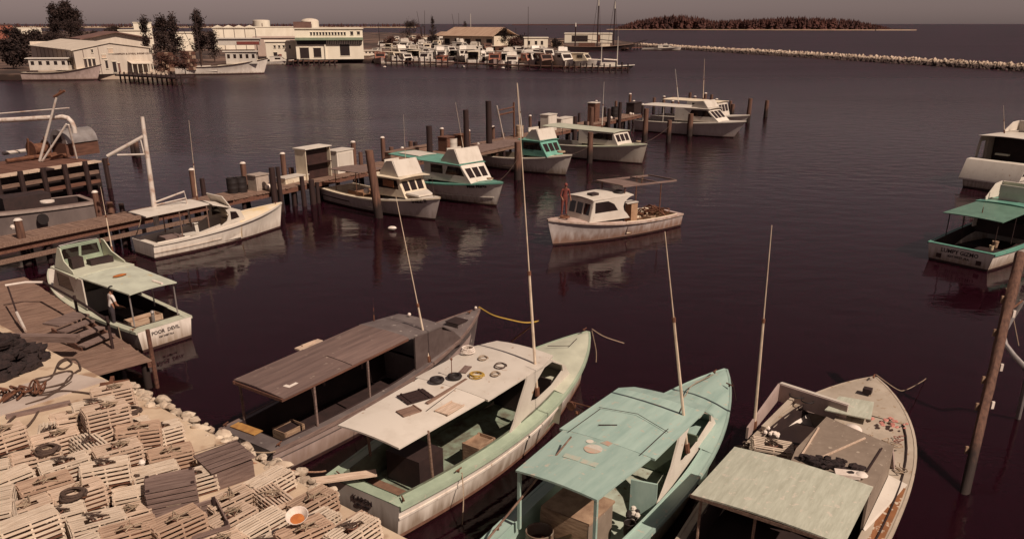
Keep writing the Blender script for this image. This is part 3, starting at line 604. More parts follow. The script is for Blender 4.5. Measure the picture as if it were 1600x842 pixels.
mb = MB(); mb.plate((7.4, 0, 1.78), (0, 1, 0), (-.9, 0, .55), [(-.92, 0), (.92, 0), (.99, 1), (-.99, 1)], [[(-.82, .15), (-.05, .15), (-.05, .85), (-.86, .85)], [(.05, .15), (.82, .15), (.86, .85), (.05, .85)]], .05); ws = mb.build('windshield', SEAFOAM, C.root)
for y in (-.44, .44): mb = MB(); mb.plate((7.4, 0, 1.78), (0, 1, 0), (-.9, 0, .55), [(y - .39, .15), (y + .39, .15), (y + .4, .85), (y - .4, .85)], (), .012); mb.build('window_pane', GLASS, ws)
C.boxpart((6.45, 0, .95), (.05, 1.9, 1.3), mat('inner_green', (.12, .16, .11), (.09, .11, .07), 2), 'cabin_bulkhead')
for x, y in ((1.52, .92), (1.52, -.92)): C.post(x, y, .93, zc(1.3) - .01, .034, SEAFOAM, sq=True)
C.boxpart((3.95, -.78, 1.06), (.05, .6, .85), SEAFOAM, 'helm_panel', .25)
for sg in (1, -1): C.bar([(3.4, sg * .9, zc(3.4) + .055), (4.8, sg * .88, zc(4.8) + .06)], .009, DWOOD, 'hand_rail')
C.bar([(4.65, -.95, zc(5) + .06), (5.0, 0, zc(5) + .1), (4.85, .95, zc(5) + .06)], .007, DWOOD, 'roof_seam_strip'); C.bar([(4.05, .5, zc(4) + .07), (4.3, .15, zc(4) + .07)], .012, DWOOD, 'hand_rail')
C.bar([(5.7, -.75, zc(6) + .05), (6.3, -.55, zc(6))], .012, DWOOD, 'hand_rail')
C.boxpart((7.05, -.84, 2.02), (.9, .05, .06), SEAFOAM, 'window_visor', .05)
C.whip((5.75, -1.0, 1.5), C.tip(1026, 362, 6.2), .042, joint=.62); C.cleat(10.0, .1, 1.76); C.cleat(9.6, -.5, 1.65, 1.2); C.cleat(1.2, 1.25, .95)
# painted emblem on the roof: two flat discs and a bar, worn pink and white
em = mat('emblem_pink', (.50, .29, .21), (.38, .36, .28), 6, rough=.6); ew = mat('emblem_white', (.62, .56, .48), (.5, .46, .38), 6, rough=.6)
def disc(r, c, a0, a1, z, m, nm='painted_emblem'):
    mb = MB(); pts = [(r * math.cos(R(a0 + (a1 - a0) * i / 16)), r * math.sin(R(a0 + (a1 - a0) * i / 16))) for i in range(17)]; mb.plate((c[0], c[1], z), (1, 0, 0), (0, 1, 0), pts, (), .004); return mb.build(nm, m, C.root)
ez = zc(3.2) + .056
disc(.2, (3.05, .05), -90, 90, ez, ew).rotation_euler = (0, 0, 0); disc(.2, (3.05, .05), 90, 270, ez, em); disc(.085, (3.3, .28), 0, 352, ez, ew)
mb = MB(); mb.plate((3.42, -.05, ez), (1, .25, 0), (-.25, 1, 0), [(-.1, -.09), (.06, -.14), (.12, 0), (-.02, .12)], (), .004); mb.build('painted_emblem', em, C.root)
emf = mat('faded_emblem_pink', (.42, .37, .29), (.32, .40, .33), 9, rough=.6)
for q in range(2): mb = MB(); mb.plate((2.5, .25 - q * .42, zc(2.5) + .052), (1, 0, 0), (0, 1, 0), [(-.08, -.2), (.1, -.18), (.06, .2), (-.1, .17)], (), .004); mb.build('painted_emblem', emf, C.root)
mb = MB(); mb.cyl((0, 0, 0), (2.35, .12, 1.75), .026, .02, n=7); tag(mb.build('boat_hook', WOOD), 'long wooden pole leaning from the port rail onto the seafoam roof', 'pole', loc=C.at(.55, 1.15, .98), rz=C.hd - .35)
t = thing('ice_box', 'big brown box with a draped cloth under the seafoam roof', 'box', C.at(2.75, .2, .28), C.hd)
mb = MB(); mb.box((0, 0, .42), (1.05, 1.15, .84)); mb.build('body', TANBOX, t); mb = MB(); mb.box((0, 0, .88), (1.12, 1.22, .06)); mb.build('lid', BURLAP, t)
mb = MB(); random.seed(3)
rows = [[(-.575 - (.02 if k else 0) - random.uniform(0, .03), -.6 + j * .2, .9 - k * (.17 + .06 * math.sin(j * 2.1)))for j in range(7)] for k in range(4)]; mb.grid(rows, 0); mb.build('draped_cloth', BURLAP, t)
def barrel(label, loc, r=.3, h=.6, m=RUST, cat='barrel'):
    t = thing('barrel', label, cat, loc); mb = MB(); rows = [[((rr) * math.cos(a * math.pi / 10), rr * math.sin(a * math.pi / 10), z) for a in range(20)] for rr, z in ((r * .97, 0), (r, h * .3), (r * 1.03, h * .34), (r, h * .38), (r, h * .65), (r * 1.03, h * .69), (r, h * .73), (r, h), (r * .93, h), (r * .92, h * .1), (.01, h * .1))]
    mb.grid(rows, 0, True, True); mb.build('shell', m, t); mb = MB(); mb.tube(torus_pts((0, 0, h), r * .98, 20), .016, 5); mb.build('rim', m, t)
    mb = MB(); mb.cyl((0, 0, h * .55), (0, 0, h * .56), r * .9, n=20); mb.build('contents', mat('dark_brine', (.09, .03, .02), (.05, .02, .012), 6, rough=.3), t); return t
barrel('open rusty drum on the seafoam deck behind the brown box', C.at(1.75, .55, .27), .3, .62, mat('drum_paint', (.2, .16, .12), (.12, .06, .035), 4, rough=.7))
mb = MB(); mb.box((0, 0, .1), (.36, .16, .2)); mb.box((0, 0, .21), (.38, .18, .025)); tag(mb.build('tool_box', YELLOW), 'small yellow box beside the rusty drum on the seafoam boat', 'box', loc=C.at(1.95, .0, .28), rz=C.hd + .5)
mb = MB()
for i in range(14): mb.ball((random.uniform(-.12, .12), random.uniform(-.2, .2), .1 + random.uniform(0, .22)), .07, n=8, m=i % 4 == 0)
tag(mb.build('trap_floats', [BLACK, WHITE]), 'heap of black and white floats by the helm of the seafoam boat', 'floats', loc=C.at(3.55, -.72, .92 - .3))
barrel('dark pot beside the heap of black floats on the seafoam boat', C.at(3.2, -.85, .55), .13, .3, BLACK, 'pot')
rope('thin pale rope lying curved over the seafoam foredeck', [C.at(9.9, .1, 1.75), C.at(9.0, .35, 1.66), C.at(8.3, .25, 1.62), C.at(7.7, .45, 1.58)], .014, ROPEL)
# block and tackle hanging between the white-roofed and the seafoam boat
t = thing('pot_hauler', 'rusty trap hauler reaching out over the port rail of the seafoam boat', 'winch', C.at(5.1, 1.15, 2.28), C.hd)
mb = MB(); mb.cyl((0, 0, 0), (.15, .75, -.1), .02, n=6); mb.cyl((0, 0, -.2), (.12, .6, -.15), .014, n=6); mb.build('arm', RUST, t); mb = MB(); mb.cyl((.1, .8, -.2), (.18, .8, -.2), .12, n=10); mb.ball((.1, .6, -.32), .06); mb.build('wheel', RUST, t)

# ---- D: tan boat at lower right
D = Boat('lobster_boat', 'broad tan lobster boat with pale green plywood roof at the lower right', 10.25, 3.8, .95, 1.68, (4.40, 12.66), 55, cat='lobster boat', rake=.5, pw=2.9, tm=.38)
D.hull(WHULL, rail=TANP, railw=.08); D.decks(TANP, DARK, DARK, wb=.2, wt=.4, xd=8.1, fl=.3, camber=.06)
zd = lambda x: 2.18 + .02 * x
D.canopy(.72, 3.05, 1.48, 1.46, zd(.7), zd(3), PALEROOF, .06, .035); mb = MB(); mb.beam((.74, -1.49, zd(.7) - .04), (.74, 1.5, zd(.7) - .04), .05, .07); mb.build('roof_beam', WOOD, D.root)
for x, y in ((.8, 1.3), (.8, .2), (.85, -1.35), (2.95, 1.35)): D.post(x, y, .9 if abs(y) > 1 else .3, zd(x) - .07, .03, WOOD, x1=x + .1, y1=y * 1.02)
# engine house / cabin
hz = 1.98
mb = MB(); mb.plate((0, 0, hz), (1, 0, 0), (0, 1, 0), [(3.2, -1.42), (5.6, -1.38), (6.25, .3), (4.2, .42), (3.2, .3)], (), .05); mb.build('cabin_top', TANBOX, D.root)
mb = MB(); mb.plate((0, -1.36, 0), (1, .0, 0), (0, 0, 1), [(3.25, .95), (5.55, .95), (5.55, hz - .03), (3.25, hz - .03)], (), .05); mb.build('cabin_side', TANBOX, D.root)
def quad(pts, m, nm, par, th=.04):
    a, b, c, d = [Vector(p) for p in pts]; n = (b - a).cross(d - a).normalized() * th; mb = MB(); v = [a, b, c, d, a - n, b - n, c - n, d - n]
    mb.add(v, [(0, 1, 2, 3), (7, 6, 5, 4), (0, 4, 5, 1), (1, 5, 6, 2), (2, 6, 7, 3), (3, 7, 4, 0)]); return mb.build(nm, m, par)
quad([(6.22, .28, hz - .03), (4.2, .4, hz - .03), (4.2, .55, 1.0), (6.5, .42, 1.15)], TANBOX, 'cabin_side', D.root)
quad([(5.58, -1.36, hz - .03), (6.22, .28, hz - .03), (6.5, .42, 1.15), (6.0, -1.45, 1.1)], PINKG, 'cabin_front', D.root)
quad([(4.2, .4, hz - .03), (3.22, .3, hz - .03), (3.2, .32, .5), (4.2, .55, .5)], DARK, 'cabin_side', D.root)
for a, b in (((3.9, -.1), (5.6, -.75)), ((5.5, .28), (3.95, .22)), ((4.0, -1.15), (5.3, -1.18))): mb = MB(); mb.beam((*a, hz + .04), (*b, hz + .04), .035, .03); mb.build('batten', WOODL if a[0] != 4.0 else DWOOD, D.root)
# cockpit well, forward coaming plank and side walls
quad([(8.15, 1.62, 1.56), (8.15, .15, 1.56), (8.0, .15, 1.18), (8.0, 1.62, 1.18)], PINKG, 'well_bulkhead', D.root)
mb = MB(); mb.beam((6.0, 1.72, 1.38), (8.4, 1.55, 1.52), .12, .07); mb.build('coaming', TANP, D.root)
for k, (x0, x1) in enumerate(((3.1, 4.9),)): mb = MB(); mb.slab([[(x0, -.0 + .3, 1.02), (x0, 1.75, 1.02)], [(x1, .45, 1.05), (x1, 1.72, 1.05)]], .05); mb.build('work_deck', TANBOX, D.root)
mb = MB(); mb.beam((5.0, 1.65, 1.1), (6.2, .5, 1.14), .14, .1); mb.build('deck_beam', WOOD, D.root); mb = MB(); mb.beam((3.15, .2, 1.25), (3.3, -1.0, 1.6), .08, .05); mb.build('deck_beam', WOODG, D.root)
rp = mat('worn_rust_primer', (.30, .12, .045), (.20, .085, .035), 3, (1, 1, 1), .8, spots=((.5, .40, .3), 7, .58))
mb = MB(); mb.slab([[(x, -(D.hb(x) - .06), D.sh(x) + .03), (x, -(D.hb(x) - .42), D.sh(x) + .04)] for x in (2.2, 3.2, 4.2, 5.3)], .01); mb.build('worn_deck_strip', rp, D.root)
mb = MB(); mb.slab([[(5.5, -(D.hb(5.5) - .05), D.sh(5.5) + .02), (5.5, -1.4, 1.3)], [(3.2, -(D.hb(3.2) - .42), D.sh(3.2) + .02), (3.2, -1.4, 1.12)]], .02); mb.build('white_side_deck', WHITE, D.root)
D.whip((6.15, 2.0, 1.2), D.tip(1206, 352, 6.0), .04, joint=.55); D.boxpart((9.1, -.05, 1.72), (.2, .22, .14), DARK, 'mooring_bitt'); D.cleat(10.0, 0, 1.76)
mb = MB(); mb.slab([[(7.55, -.5, 1.62), (7.45, .62, 1.62)], [(8.55, -.35, 1.68), (8.4, .5, 1.68)]], .03); mb.build('fore_hatch', PALEROOF, D.root)
quad([(8.0, 2.0, 1.8), (7.65, .1, 1.8), (7.65, .1, 1.3), (8.0, 2.0, 1.3)], PINKG, 'splash_board', D.root); quad([(8.02, 2.02, 1.81), (7.66, .1, 1.81), (7.78, .1, 1.81), (8.14, 1.98, 1.81)], WHITE, 'board_cap', D.root)
quad([(8.0, 1.98, 1.8), (5.7, 2.0, 1.42), (5.7, 2.0, 1.1), (8.0, 1.98, 1.3)], PINKG, 'splash_board', D.root, .06)
mb = MB(); mb.slab([[(x, -(D.hb(x) - .2), D.sh(x) + .025), (x, -1.38 if x < 6 else -1.38 + (x - 6) * .8, D.sh(x) + .05)] for x in (.8, 2.5, 4, 5.5, 6.2)], .03); mb.build('starboard_deck', TANP, D.root)
mb = MB(); mb.slab([[(x, -(D.hb(x) - .2), D.sh(x) + .02), (x, .35, D.sh(x) + .06)] for x in (6.1, 7.0, 8.12)], .03); mb.build('starboard_foredeck', TANP, D.root)
mb = MB(); mb.slab([[(5.4, .4, .98), (5.4, 1.7, .98)], [(7.6, .4, .98), (7.6, 1.6, .98)]], .03); mb.build('well_shade_sheet', BDARK, D.root)  # near-black sheet added in place of the shade down in the well
# the single trap and gear in the cockpit
tire('small dark hose coil on the tan boat near its forward corner', D.at(7.9, 1.5, 1.62), .17, .02); tire('second dark hose coil on the tan boat, overlapping the first', D.at(7.75, 1.15, 1.62), .16, .02)
mb = MB(); mb.ball((0, 0, .1), .24, sq=(1, 1, .45)); tag(mb.build('white_buoy', FOAM), 'flattened white float on the tan foredeck in front of the cabin', 'buoy', loc=D.at(6.75, -.25, 1.5))
mb = MB(); mb.box((0, 0, .05), (.5, .26, .08)); mb.ball((.28, 0, .07), .14, sq=(1, 1, .4)); tag(mb.build('white_buoy', FOAM), 'white plastic float at the aft edge of the tan cabin top', 'buoy', loc=D.at(3.55, -.85, hz + .05), rz=D.hd - 1.2)
mb = MB(); random.seed(9)
for i in range(40): mb.ball((random.gauss(0, .26), random.gauss(0, .16), .05 + random.uniform(0, .08)), random.uniform(.05, .12), n=6, sq=(1.3, 1, .6), jit=.3)
tag(mb.build('net_heap', TARP), 'heap of dark brown netting on the aft edge of the tan cabin top', 'net', loc=D.at(3.85, -.35, hz + .02), rz=D.hd - 1.1)
mb = MB()
for i in range(16): mb.ball((random.gauss(0, .2), random.gauss(0, .18), .03), random.uniform(.03, .07), n=6, sq=(1.4, 1, .3), jit=.3)
tag(mb.build('red_rag', mat('pink_rag', (.5, .22, .18), (.36, .13, .1), 9, rough=.9)), 'faded red rag on the tan foredeck near the bow', 'rag', loc=D.at(7.9, -.95, 1.5), rz=D.hd)
def tangle(label, c, L, W, n, m, r=.014, rz=0, cat='rope', seed=1, h=.12):
    random.seed(seed); pts = []
    for i in range(n): t = i / n; pts.append(Vector((-L / 2 + L * t + random.uniform(-.25, .25) * L * .5, W * random.uniform(-.5, .5), r + random.uniform(0, h))))
    mb = MB(); out = []
    for i in range(len(pts) - 3):
        for k in range(4):
            t = k / 4; c0, a, b, c1 = pts[i:i + 4]; out.append(.5 * ((2 * a) + (b - c0) * t + (2 * c0 - 5 * a + 4 * b - c1) * t * t + (3 * a - c0 - 3 * b + c1) * t ** 3))
    mb.tube(out, r, 4); o = mb.build('rope_tangle', m); return tag(o, label, cat, loc=c, rz=rz)
tangle('tangle of brown rope strewn in front of the tan cabin', D.at(6.5, -.55, 1.45), 1.9, .5, 46, ROPEL, .016, D.hd - 1.25, seed=4)
tangle('dark cables and lines beside the single trap on the tan boat', D.at(5.2, 1.75, 1.1), .9, .5, 40, ROPE, .014, D.hd - .3, seed=8, h=.25)
coil('dark hose lying on the tan deck next to the cabin', D.at(4.1, .95, 1.05), .3, BLACK, 3, .02, sx=1.2); tangle('pale lines by the starboard rail of the tan boat', D.at(5.9, -1.6, 1.25), .5, .3, 16, ROPEL, .012, D.hd, seed=2)
tangle('ends of thin red line on the tan foredeck', D.at(7.3, -1.25, 1.4), .6, .25, 14, REDC, .01, D.hd, seed=12, h=.02)
mb = MB()
for i in range(9): mb.ball((random.uniform(-.2, .2), random.uniform(-.15, .15), random.uniform(0, .12)), .06, n=8)
tag(mb.build('white_float', FOAM), 'cluster of small white floats by the port rail of the tan boat', 'floats', loc=D.at(6.1, 1.55, 1.2))
def cabin(b, x0, x1, w0, w1, zb, zt, slant, m, roofm, side_win, nfront=3, roof=None, aft=0.0, arch=False, ft=.18, fb=.15, roofw=.08, trim=None, glass=GLASS, bulk=True):
    """wheelhouse with raked windshield; side_win: list of (xa, xb) window spans at eye height"""
    zm = zb + (zt - zb) * .42; ztw = zt - (zt - zb) * .1
    fx = lambda z: x1 - slant * (z - zb) / (zt - zb)
    if arch: out = [(x0, zb)] + [(x1, zb + .05), (x1 - slant, zt), (x0 - .1, zt)] + [(x0 + .55 * math.sin(R(a)) - .05, zb + .2 + (zt - zb - .25) * (.5 + .5 * math.cos(R(a)))) for a in (20, 60, 90, 120, 150)]
    else: out = [(x0, zb), (x1, zb + .05), (x1 - slant, zt), (x0 + aft, zt)]
    hol = []
    for (xa, xb, kind) in side_win:
        xb2 = min(xb, fx(zm) - .1)
        if kind == 'arch': hol.append([(xa, zm), (xb2, zm), (min(xb, fx(ztw) - .1), ztw), (xa + (xb - xa) * .45, ztw), (xa + (xb - xa) * .18, zm + (ztw - zm) * .65)])
        elif kind == 'tri': hol.append([(xa, zm), (xb2, zm), (min(xb, fx(ztw) - .1), ztw), (xa + .25, ztw)])
        else: hol.append([(xa, zm), (xb2, zm), (min(xb, fx(ztw) - .1), ztw), (xa, ztw)])
    for sg in (1, -1): b.side_panel(x0, w0, x1, w1, out, hol, m, sg=sg, glass=glass)
    wt_ = w0 + (w1 - w0) * (x1 - slant - x0) / (x1 - x0); hs_ = []; W = w1 - .1; ww = 2 * W / nfront
    for k in range(nfront): hs_.append((-W + k * ww + .05, -W + (k + 1) * ww - .05, 1 - .62 - fb + .1, 1 - ft))
    b.front_panel(x1, zb, w1, slant, zt, wt_, hs_, trim or m, glass=glass)
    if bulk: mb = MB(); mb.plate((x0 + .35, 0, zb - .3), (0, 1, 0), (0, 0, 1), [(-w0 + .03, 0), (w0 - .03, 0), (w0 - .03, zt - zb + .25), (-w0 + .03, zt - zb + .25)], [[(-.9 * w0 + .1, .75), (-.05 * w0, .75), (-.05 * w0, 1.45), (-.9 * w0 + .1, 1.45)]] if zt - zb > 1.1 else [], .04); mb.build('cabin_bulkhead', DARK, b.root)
    r = roof or (x0 - .2, x1 - slant + .15)
    b.canopy(r[0], r[1], w0 + roofw, wt_ + roofw, zt + .045, zt + .045, roofm, .07, .045)
def fly(b, x0, x1, w, z0, z1, m, rake=.45, side=.9, seat=True, cover=None):
    """flybridge: raked front screen with side wings"""
    mb = MB(); mb.plate((x1, 0, z0), (0, 1, 0), (-rake, 0, z1 - z0), [(-w, 0), (w, 0), (w * .94, 1), (-w * .94, 1)], (), .04); mb.build('flybridge_front', m, b.root)
    for sg in (1, -1):
        mb = MB(); mb.plate((x1, sg * w, z0), (1, 0, 0), (0, 0, 1), [(0, 0), (-rake, z1 - z0), (-rake - side * .45, (z1 - z0) * .92), (-side - rake, .12), (-side - rake, 0)], (), .04); mb.build('flybridge_side', m, b.root)
    if seat: mb = MB(); mb.box((x1 - rake - .95, 0, z0 + .25), (.4, w * 1.2, .5)); mb.box((x1 - rake - 1.2, 0, z0 + .6), (.08, w * 1.2, .4)); mb.build('flybridge_seat', cover or m, b.root)

# ---- E: boat at the wooden dock
E_ = Boat('lobster_boat', 'pale green boat with name lettered on its transom, tied to the wooden dock at left', 8.3, 2.5, .8, 1.45, (-12.65, 27.8), 143.5, cat='fishing boat', rake=.5)
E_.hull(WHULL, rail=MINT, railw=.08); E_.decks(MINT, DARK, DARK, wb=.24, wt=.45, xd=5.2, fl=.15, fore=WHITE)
E_.transom_text([('POOR  DEVIL', .19, .53), ('KEY WEST FLA', .09, .37)])
cabin(E_, 3.3, 6.4, 1.08, .85, 1.0, 2.15, .75, WHITE, MINT, [(4.2, 5.6, 'tri')], 3, roof=(3.6, 5.9), bulk=False)
E_.canopy(.35, 3.75, .92, 1.05, 2.12, 2.2, mat('pale_mint_roof', (.56, .58, .46), (.44, .45, .36), 2, rough=.5, spots=((.5, .36, .15), 3, .68)), .05, .05)
for x, y in ((.5, .86), (.5, -.86), (2.2, -.95)): E_.post(x, y, .8, 2.1, .028, SILVER)
mb = MB(); mb.plate((5.5, 0, 2.24), (0, 1, 0), (-.25, 0, .8), [(-.95, 0), (.95, 0), (.75, 1), (-.75, 1)], [[(-.8, .3), (-.05, .3), (-.05, .85), (-.68, .85)], [(.05, .3), (.8, .3), (.68, .85), (.05, .85)]], .04); ws = mb.build('flybridge_windshield', PGREEN, E_.root)
for q in ([(-.8, .3), (-.05, .3), (-.05, .85), (-.68, .85)], [(.05, .3), (.8, .3), (.68, .85), (.05, .85)]): mb = MB(); mb.plate((5.5, 0, 2.24), (0, 1, 0), (-.25, 0, .8), q, (), .012); mb.build('window_pane', GLASS, ws)
for sg in (1, -1): mb = MB(); mb.plate((5.5, sg * .97, 2.24), (1, -.03 * sg, 0), (0, -.16 * sg, 1), [(0, 0), (-.25, .8), (-.45, .78), (-.75, .35), (-1.5, .06), (-1.5, 0)], (), .04); mb.build('flybridge_side', MINT, E_.root)
mb = MB(); mb.box((4.6, -.35, 2.36), (.35, .9, .22)); mb.box((4.75, .5, 2.45), (.3, .45, .4)); mb.build('flybridge_seat', DARK, E_.root)
mb = MB(); mb.tube([(5.35, -.75, 3.05), (5.3, 0, 3.1), (5.35, .75, 3.05)], .02, 6); mb.build('screen_rail', SILVER, E_.root)
E_.whip((4.9, -1.05, 2.5), E_.tip(157, 292, 6.0), .026, joint=.55)
E_.boxpart((.62, 0, .62), (.35, 1.7, .06), MINT, 'engine_hatch'); E_.boxpart((2.3, .1, .5), (.9, .8, .7), DARK, 'engine_box'); mb = MB(); mb.cyl((.75, .0, .6), (.72, 0, 1.05), .06, n=8); mb.ball((.72, 0, 1.12), .08); mb.build('fuel_filler', SILVER, E_.root)
mb = MB(); mb.cyl((.35, -.35, 2.2), (.95, -.35, 2.2), .045, n=8); mb.build('roof_roller', FOAM, E_.root); E_.cleat(.2, 1.1, .85, 1.5)
mb = MB(); mb.ball((0, 0, 0), .18, sq=(1.6, .8, .15)); tag(mb.build('life_ring', ORANGE), 'small orange float lying on the pale green boat roof', 'float', loc=E_.at(2.4, .1, 2.26), rz=1)
fish_box('fish_crate', 'pale wooden fish crate behind the lettered transom', 'crate', E_.at(1.2, .12, .17), E_.hd + math.pi / 2, (1.25, .5, .72), mat('pale_crate_boards', (.5, .36, .25), (.36, .24, .16), 3, (1, 1, 6), .85), BURLAP)

# ---- F: long white boat lying along the pier
F_ = Boat('lobster_boat', 'all white open boat with flat canopy and small cuddy, lying along the pier at left', 8.4, 2.45, .76, 1.42, (-18.6, 39.95), 50.5, cat='fishing boat', rake=.35)
F_.hull(mat('clean_white_hull', (.74, .665, .575), (.60, .53, .45), 1.0, (1, 1, .3), .4, stain=((.3, .22, .17), .1, .6)), rail=WHITE, stripe=(WHULL, .45, .9)); F_.decks(WHITE, WHITE, DARK, wb=.2, wt=.3, xd=5.0, fl=.2, fore=mat('cream_deck', (.7, .6, .46), (.66, .5, .28), 1.2, rough=.6))
F_.canopy(-.05, 3.35, .9, .95, 2.18, 2.28, WHITE, .02, .05)
for x, y in ((1.7, -.85), (1.7, .85), (3.2, -.9), (3.2, .9)): F_.post(x, y, .8, 2.2, .03, WOOD)
for sg in (1, -1): F_.side_panel(3.5, .98, 5.4, .85, [(3.4, .9), (5.4, 1.1), (5.15, 1.65), (4.65, 1.85), (4.25, 1.8), (4.4, 1.5), (4.25, 1.2), (3.9, 1.05)], [[(4.5, 1.22), (5.05, 1.27), (4.87, 1.62), (4.5, 1.68)]], WHITE, sg=sg)
mb = MB(); mb.slab([[(3.55, -.9, 2.2), (3.55, 0, 2.3), (3.55, .9, 2.2)], [(4.55, -.92, 1.9), (4.55, 0, 2.05), (4.55, .92, 1.9)], [(5.35, -.85, 1.2), (5.35, 0, 1.32), (5.35, .85, 1.2)]], .04); mb.build('cuddy_top', WHITE, F_.root)
F_.front_panel(4.6, 1.88, .9, .35, 2.5, .75, [], WHITE)
F_.whip((3.7, .8, 2.2), F_.tip(295, 188, 6.5), .024, joint=.45); F_.boxpart((1.5, .1, .5), (.9, .8, .6), mat('grey_box', (.2, .14, .12), (.15, .1, .09), 3), 'engine_box'); F_.boxpart((2.7, .3, .4), (.8, .5, .5), WHITE, 'bait_well')
mb = MB(); mb.plate((2.9, -1.06, .86), (1, 0, 0), (0, 0, 1), [(-.9, 0), (.9, 0), (.85, .3)], (), .05); mb.build('spray_board', WHITE, F_.root); F_.cleat(8.0, 0, 1.42)

# ---- G: cream flybridge boat
G = Boat('fishing_boat', 'cream boat with white flybridge and brown sunshade, first bow-out at the pier', 10.2, 3.0, .85, 1.42, (-11.75, 54.7), -42.5, cat='fishing boat', rake=.7, sag=.12)
G.hull(mat('cream_hull', (.60, .51, .47), (.48, .40, .36), 1.2, (1, 1, .3), .45, stain=((.25, .17, .13), .12, .6)), rail=CREAM, stripe=(BOOT, .3, .6)); G.decks(CREAM, CREAM, mat('cream_floor', (.5, .4, .28), (.35, .26, .18), 3), wb=.2, xd=5.3, fl=.3, fore=WHITE)
cabin(G, 5.5, 8.1, 1.2, .9, 1.2, 2.35, .6, CREAM, CREAM, [(5.9, 7.6, 'sq')], 3, roof=(5.2, 8.0), roofw=.22, glass=GLASS)
mb = MB(); mb.slab([[(8.1, -.85, 1.55), (8.1, .85, 1.55)], [(8.9, -.55, 1.45), (8.9, .55, 1.45)]], .1); mb.build('trunk_cabin', WHITE, G.root)
G.boxpart((6.9, -1.19, 2.02), (1.0, .03, .38), BRASSW, 'wooden_shutter'); fly(G, 5.9, 7.6, .95, 2.45, 3.35, WHITE, rake=.55, side=1.2)
G.bow_text('INEZ II', .34, 9.0, .82)
for x, y in ((1.2, -.95), (1.2, .95), (3.4, -.95), (3.4, .95)): G.post(x, y, .9, 2.2, .025, RUST)
G.canopy(.8, 3.9, 1.15, 1.15, 2.2, 2.3, WOODG, .04, .04, 'sunshade'); G.boxpart((2.7, .1, .6), (1.6, 1.3, .6), mat('brown_box', (.28, .15, .08), (.2, .1, .055), 3), 'engine_box')
G.whip((6.0, 1.0, 2.4), (5.9, 1.1, 5.8), .02, joint=.4)
tire('black tire on the boxed deck below the brown sunshade', G.at(3.9, .2, 1.15), .24, .08, (R(80), 0, R(-20))); mb = MB(); mb.ball((0, 0, 0), .2); tag(mb.build('round_float', FOAM), 'round white float hanging on the cream boat side next to the leaning pile', 'float', loc=G.at(4.6, -1.1, 1.25))

# ---- H: white and teal
H_ = Boat('fishing_boat', 'white boat with teal foredeck and big white windshield, second bow-out at the pier', 10.9, 3.3, .9, 1.6, (-8.4, 59.3), -44, cat='fishing boat', rake=.8)
H_.hull(WHULL, rail=TEAL, stripe=(WHITE, 1.0, 1.0)); H_.decks(TEAL, WHITE, DARK, wb=.22, xd=4.6, fl=.3, fore=TEAL)
cabin(H_, 4.8, 9.0, 1.35, .95, 1.3, 2.45, .95, WHITE, TEAL, [(5.4, 6.5, 'sq'), (6.7, 8.4, 'tri')], 3, roof=(4.2, 8.1), roofw=.12); fly(H_, 5, 8.0, 1.05, 2.55, 3.45, WHITE, rake=.5, side=1.3)
H_.canopy(.8, 4.3, 1.25, 1.3, 2.5, 2.5, TEAL, .06, .05, 'sunshade'); H_.canopy(1.4, 3.6, .8, .8, 2.59, 2.59, WHITE, .03, .03, 'roof_panel')
for x, y in ((1.0, -1.2), (1.0, 1.2)): H_.post(x, y, .9, 2.48, .025, WHITE)
H_.bow_text('Miss Marta', .32, 9.3, .82); H_.whip((6.2, 1.1, 2.5), H_.tip(671, 160, 8.0), .028, joint=.4); coil('pale coil of rope on the teal foredeck', H_.at(9.6, .1, 1.62), .2, ROPEL, 3, .03)
# ---- I: teal wheelhouse
I_ = Boat('fishing_boat', 'white hulled boat with teal wheelhouse and open stern, third bow-out at the pier', 10.4, 3.2, .9, 1.65, (-3.0, 70.2), -43, cat='fishing boat', rake=.8, sag=.08)
I_.hull(WHULL, rail=WHITE); I_.decks(WHITE, CREAM, DARK, wb=.2, xd=6.0, fl=.3, fore=CREAM)
cabin(I_, 6.1, 8.7, 1.2, .95, 1.35, 2.5, .75, TEAL, TEAL, [(6.4, 8.2, 'sq')], 3, roof=(5.9, 8.1), roofw=.1); fly(I_, 6, 8.0, 1.0, 2.6, 3.4, WHITE, rake=.4, side=1.1);
I_.whip((6.2, -1.0, 2.5), I_.tip(809, 132, 8.2), .04, m=WHITE, joint=.5); coil('pile of brown rope on the cream foredeck of the teal wheelhouse boat', I_.at(9.3, 0, 1.7), .3, ROPEL, 4, .04)
# ---- J: white boat pale green roof
J_ = Boat('fishing_boat', 'white boat with long pale green roof, fourth bow-out at the pier', 11.3, 3.4, .95, 1.7, (2.9, 76.4), -42.5, cat='fishing boat', rake=.55)
J_.hull(mat('ivory_hull', (.70, .62, .52), (.60, .52, .43), 1.0, (1, 1, .3), .4, stain=((.3, .2, .15), .12, .6)), rail=MINT, stripe=(WHITE, .4, .5)); J_.decks(WHITE, WHITE, DARK, wb=.22, xd=5.0, fl=.3, fore=mat('pale_green_deck', (.45, .46, .33), (.36, .36, .26), 1.5))
cabin(J_, 5.1, 9.1, 1.3, 1.0, 1.35, 2.45, .6, WHITE, MINT, [(5.9, 8.5, 'arch')], 3, roof=(1.0, 8.7), roofw=.15)
for x, y in ((1.2, -1.25), (1.2, 1.25)): J_.post(x, y, .95, 2.45, .025, WHITE)
J_.whip((6.0, .8, 2.5), J_.tip(944, 128, 8.4), .04, m=WHITE, joint=.5); coil('pale rope coil at the bow of the long green-roofed boat', J_.at(10.4, 0, 1.75), .18, ROPEL, 3, .04)
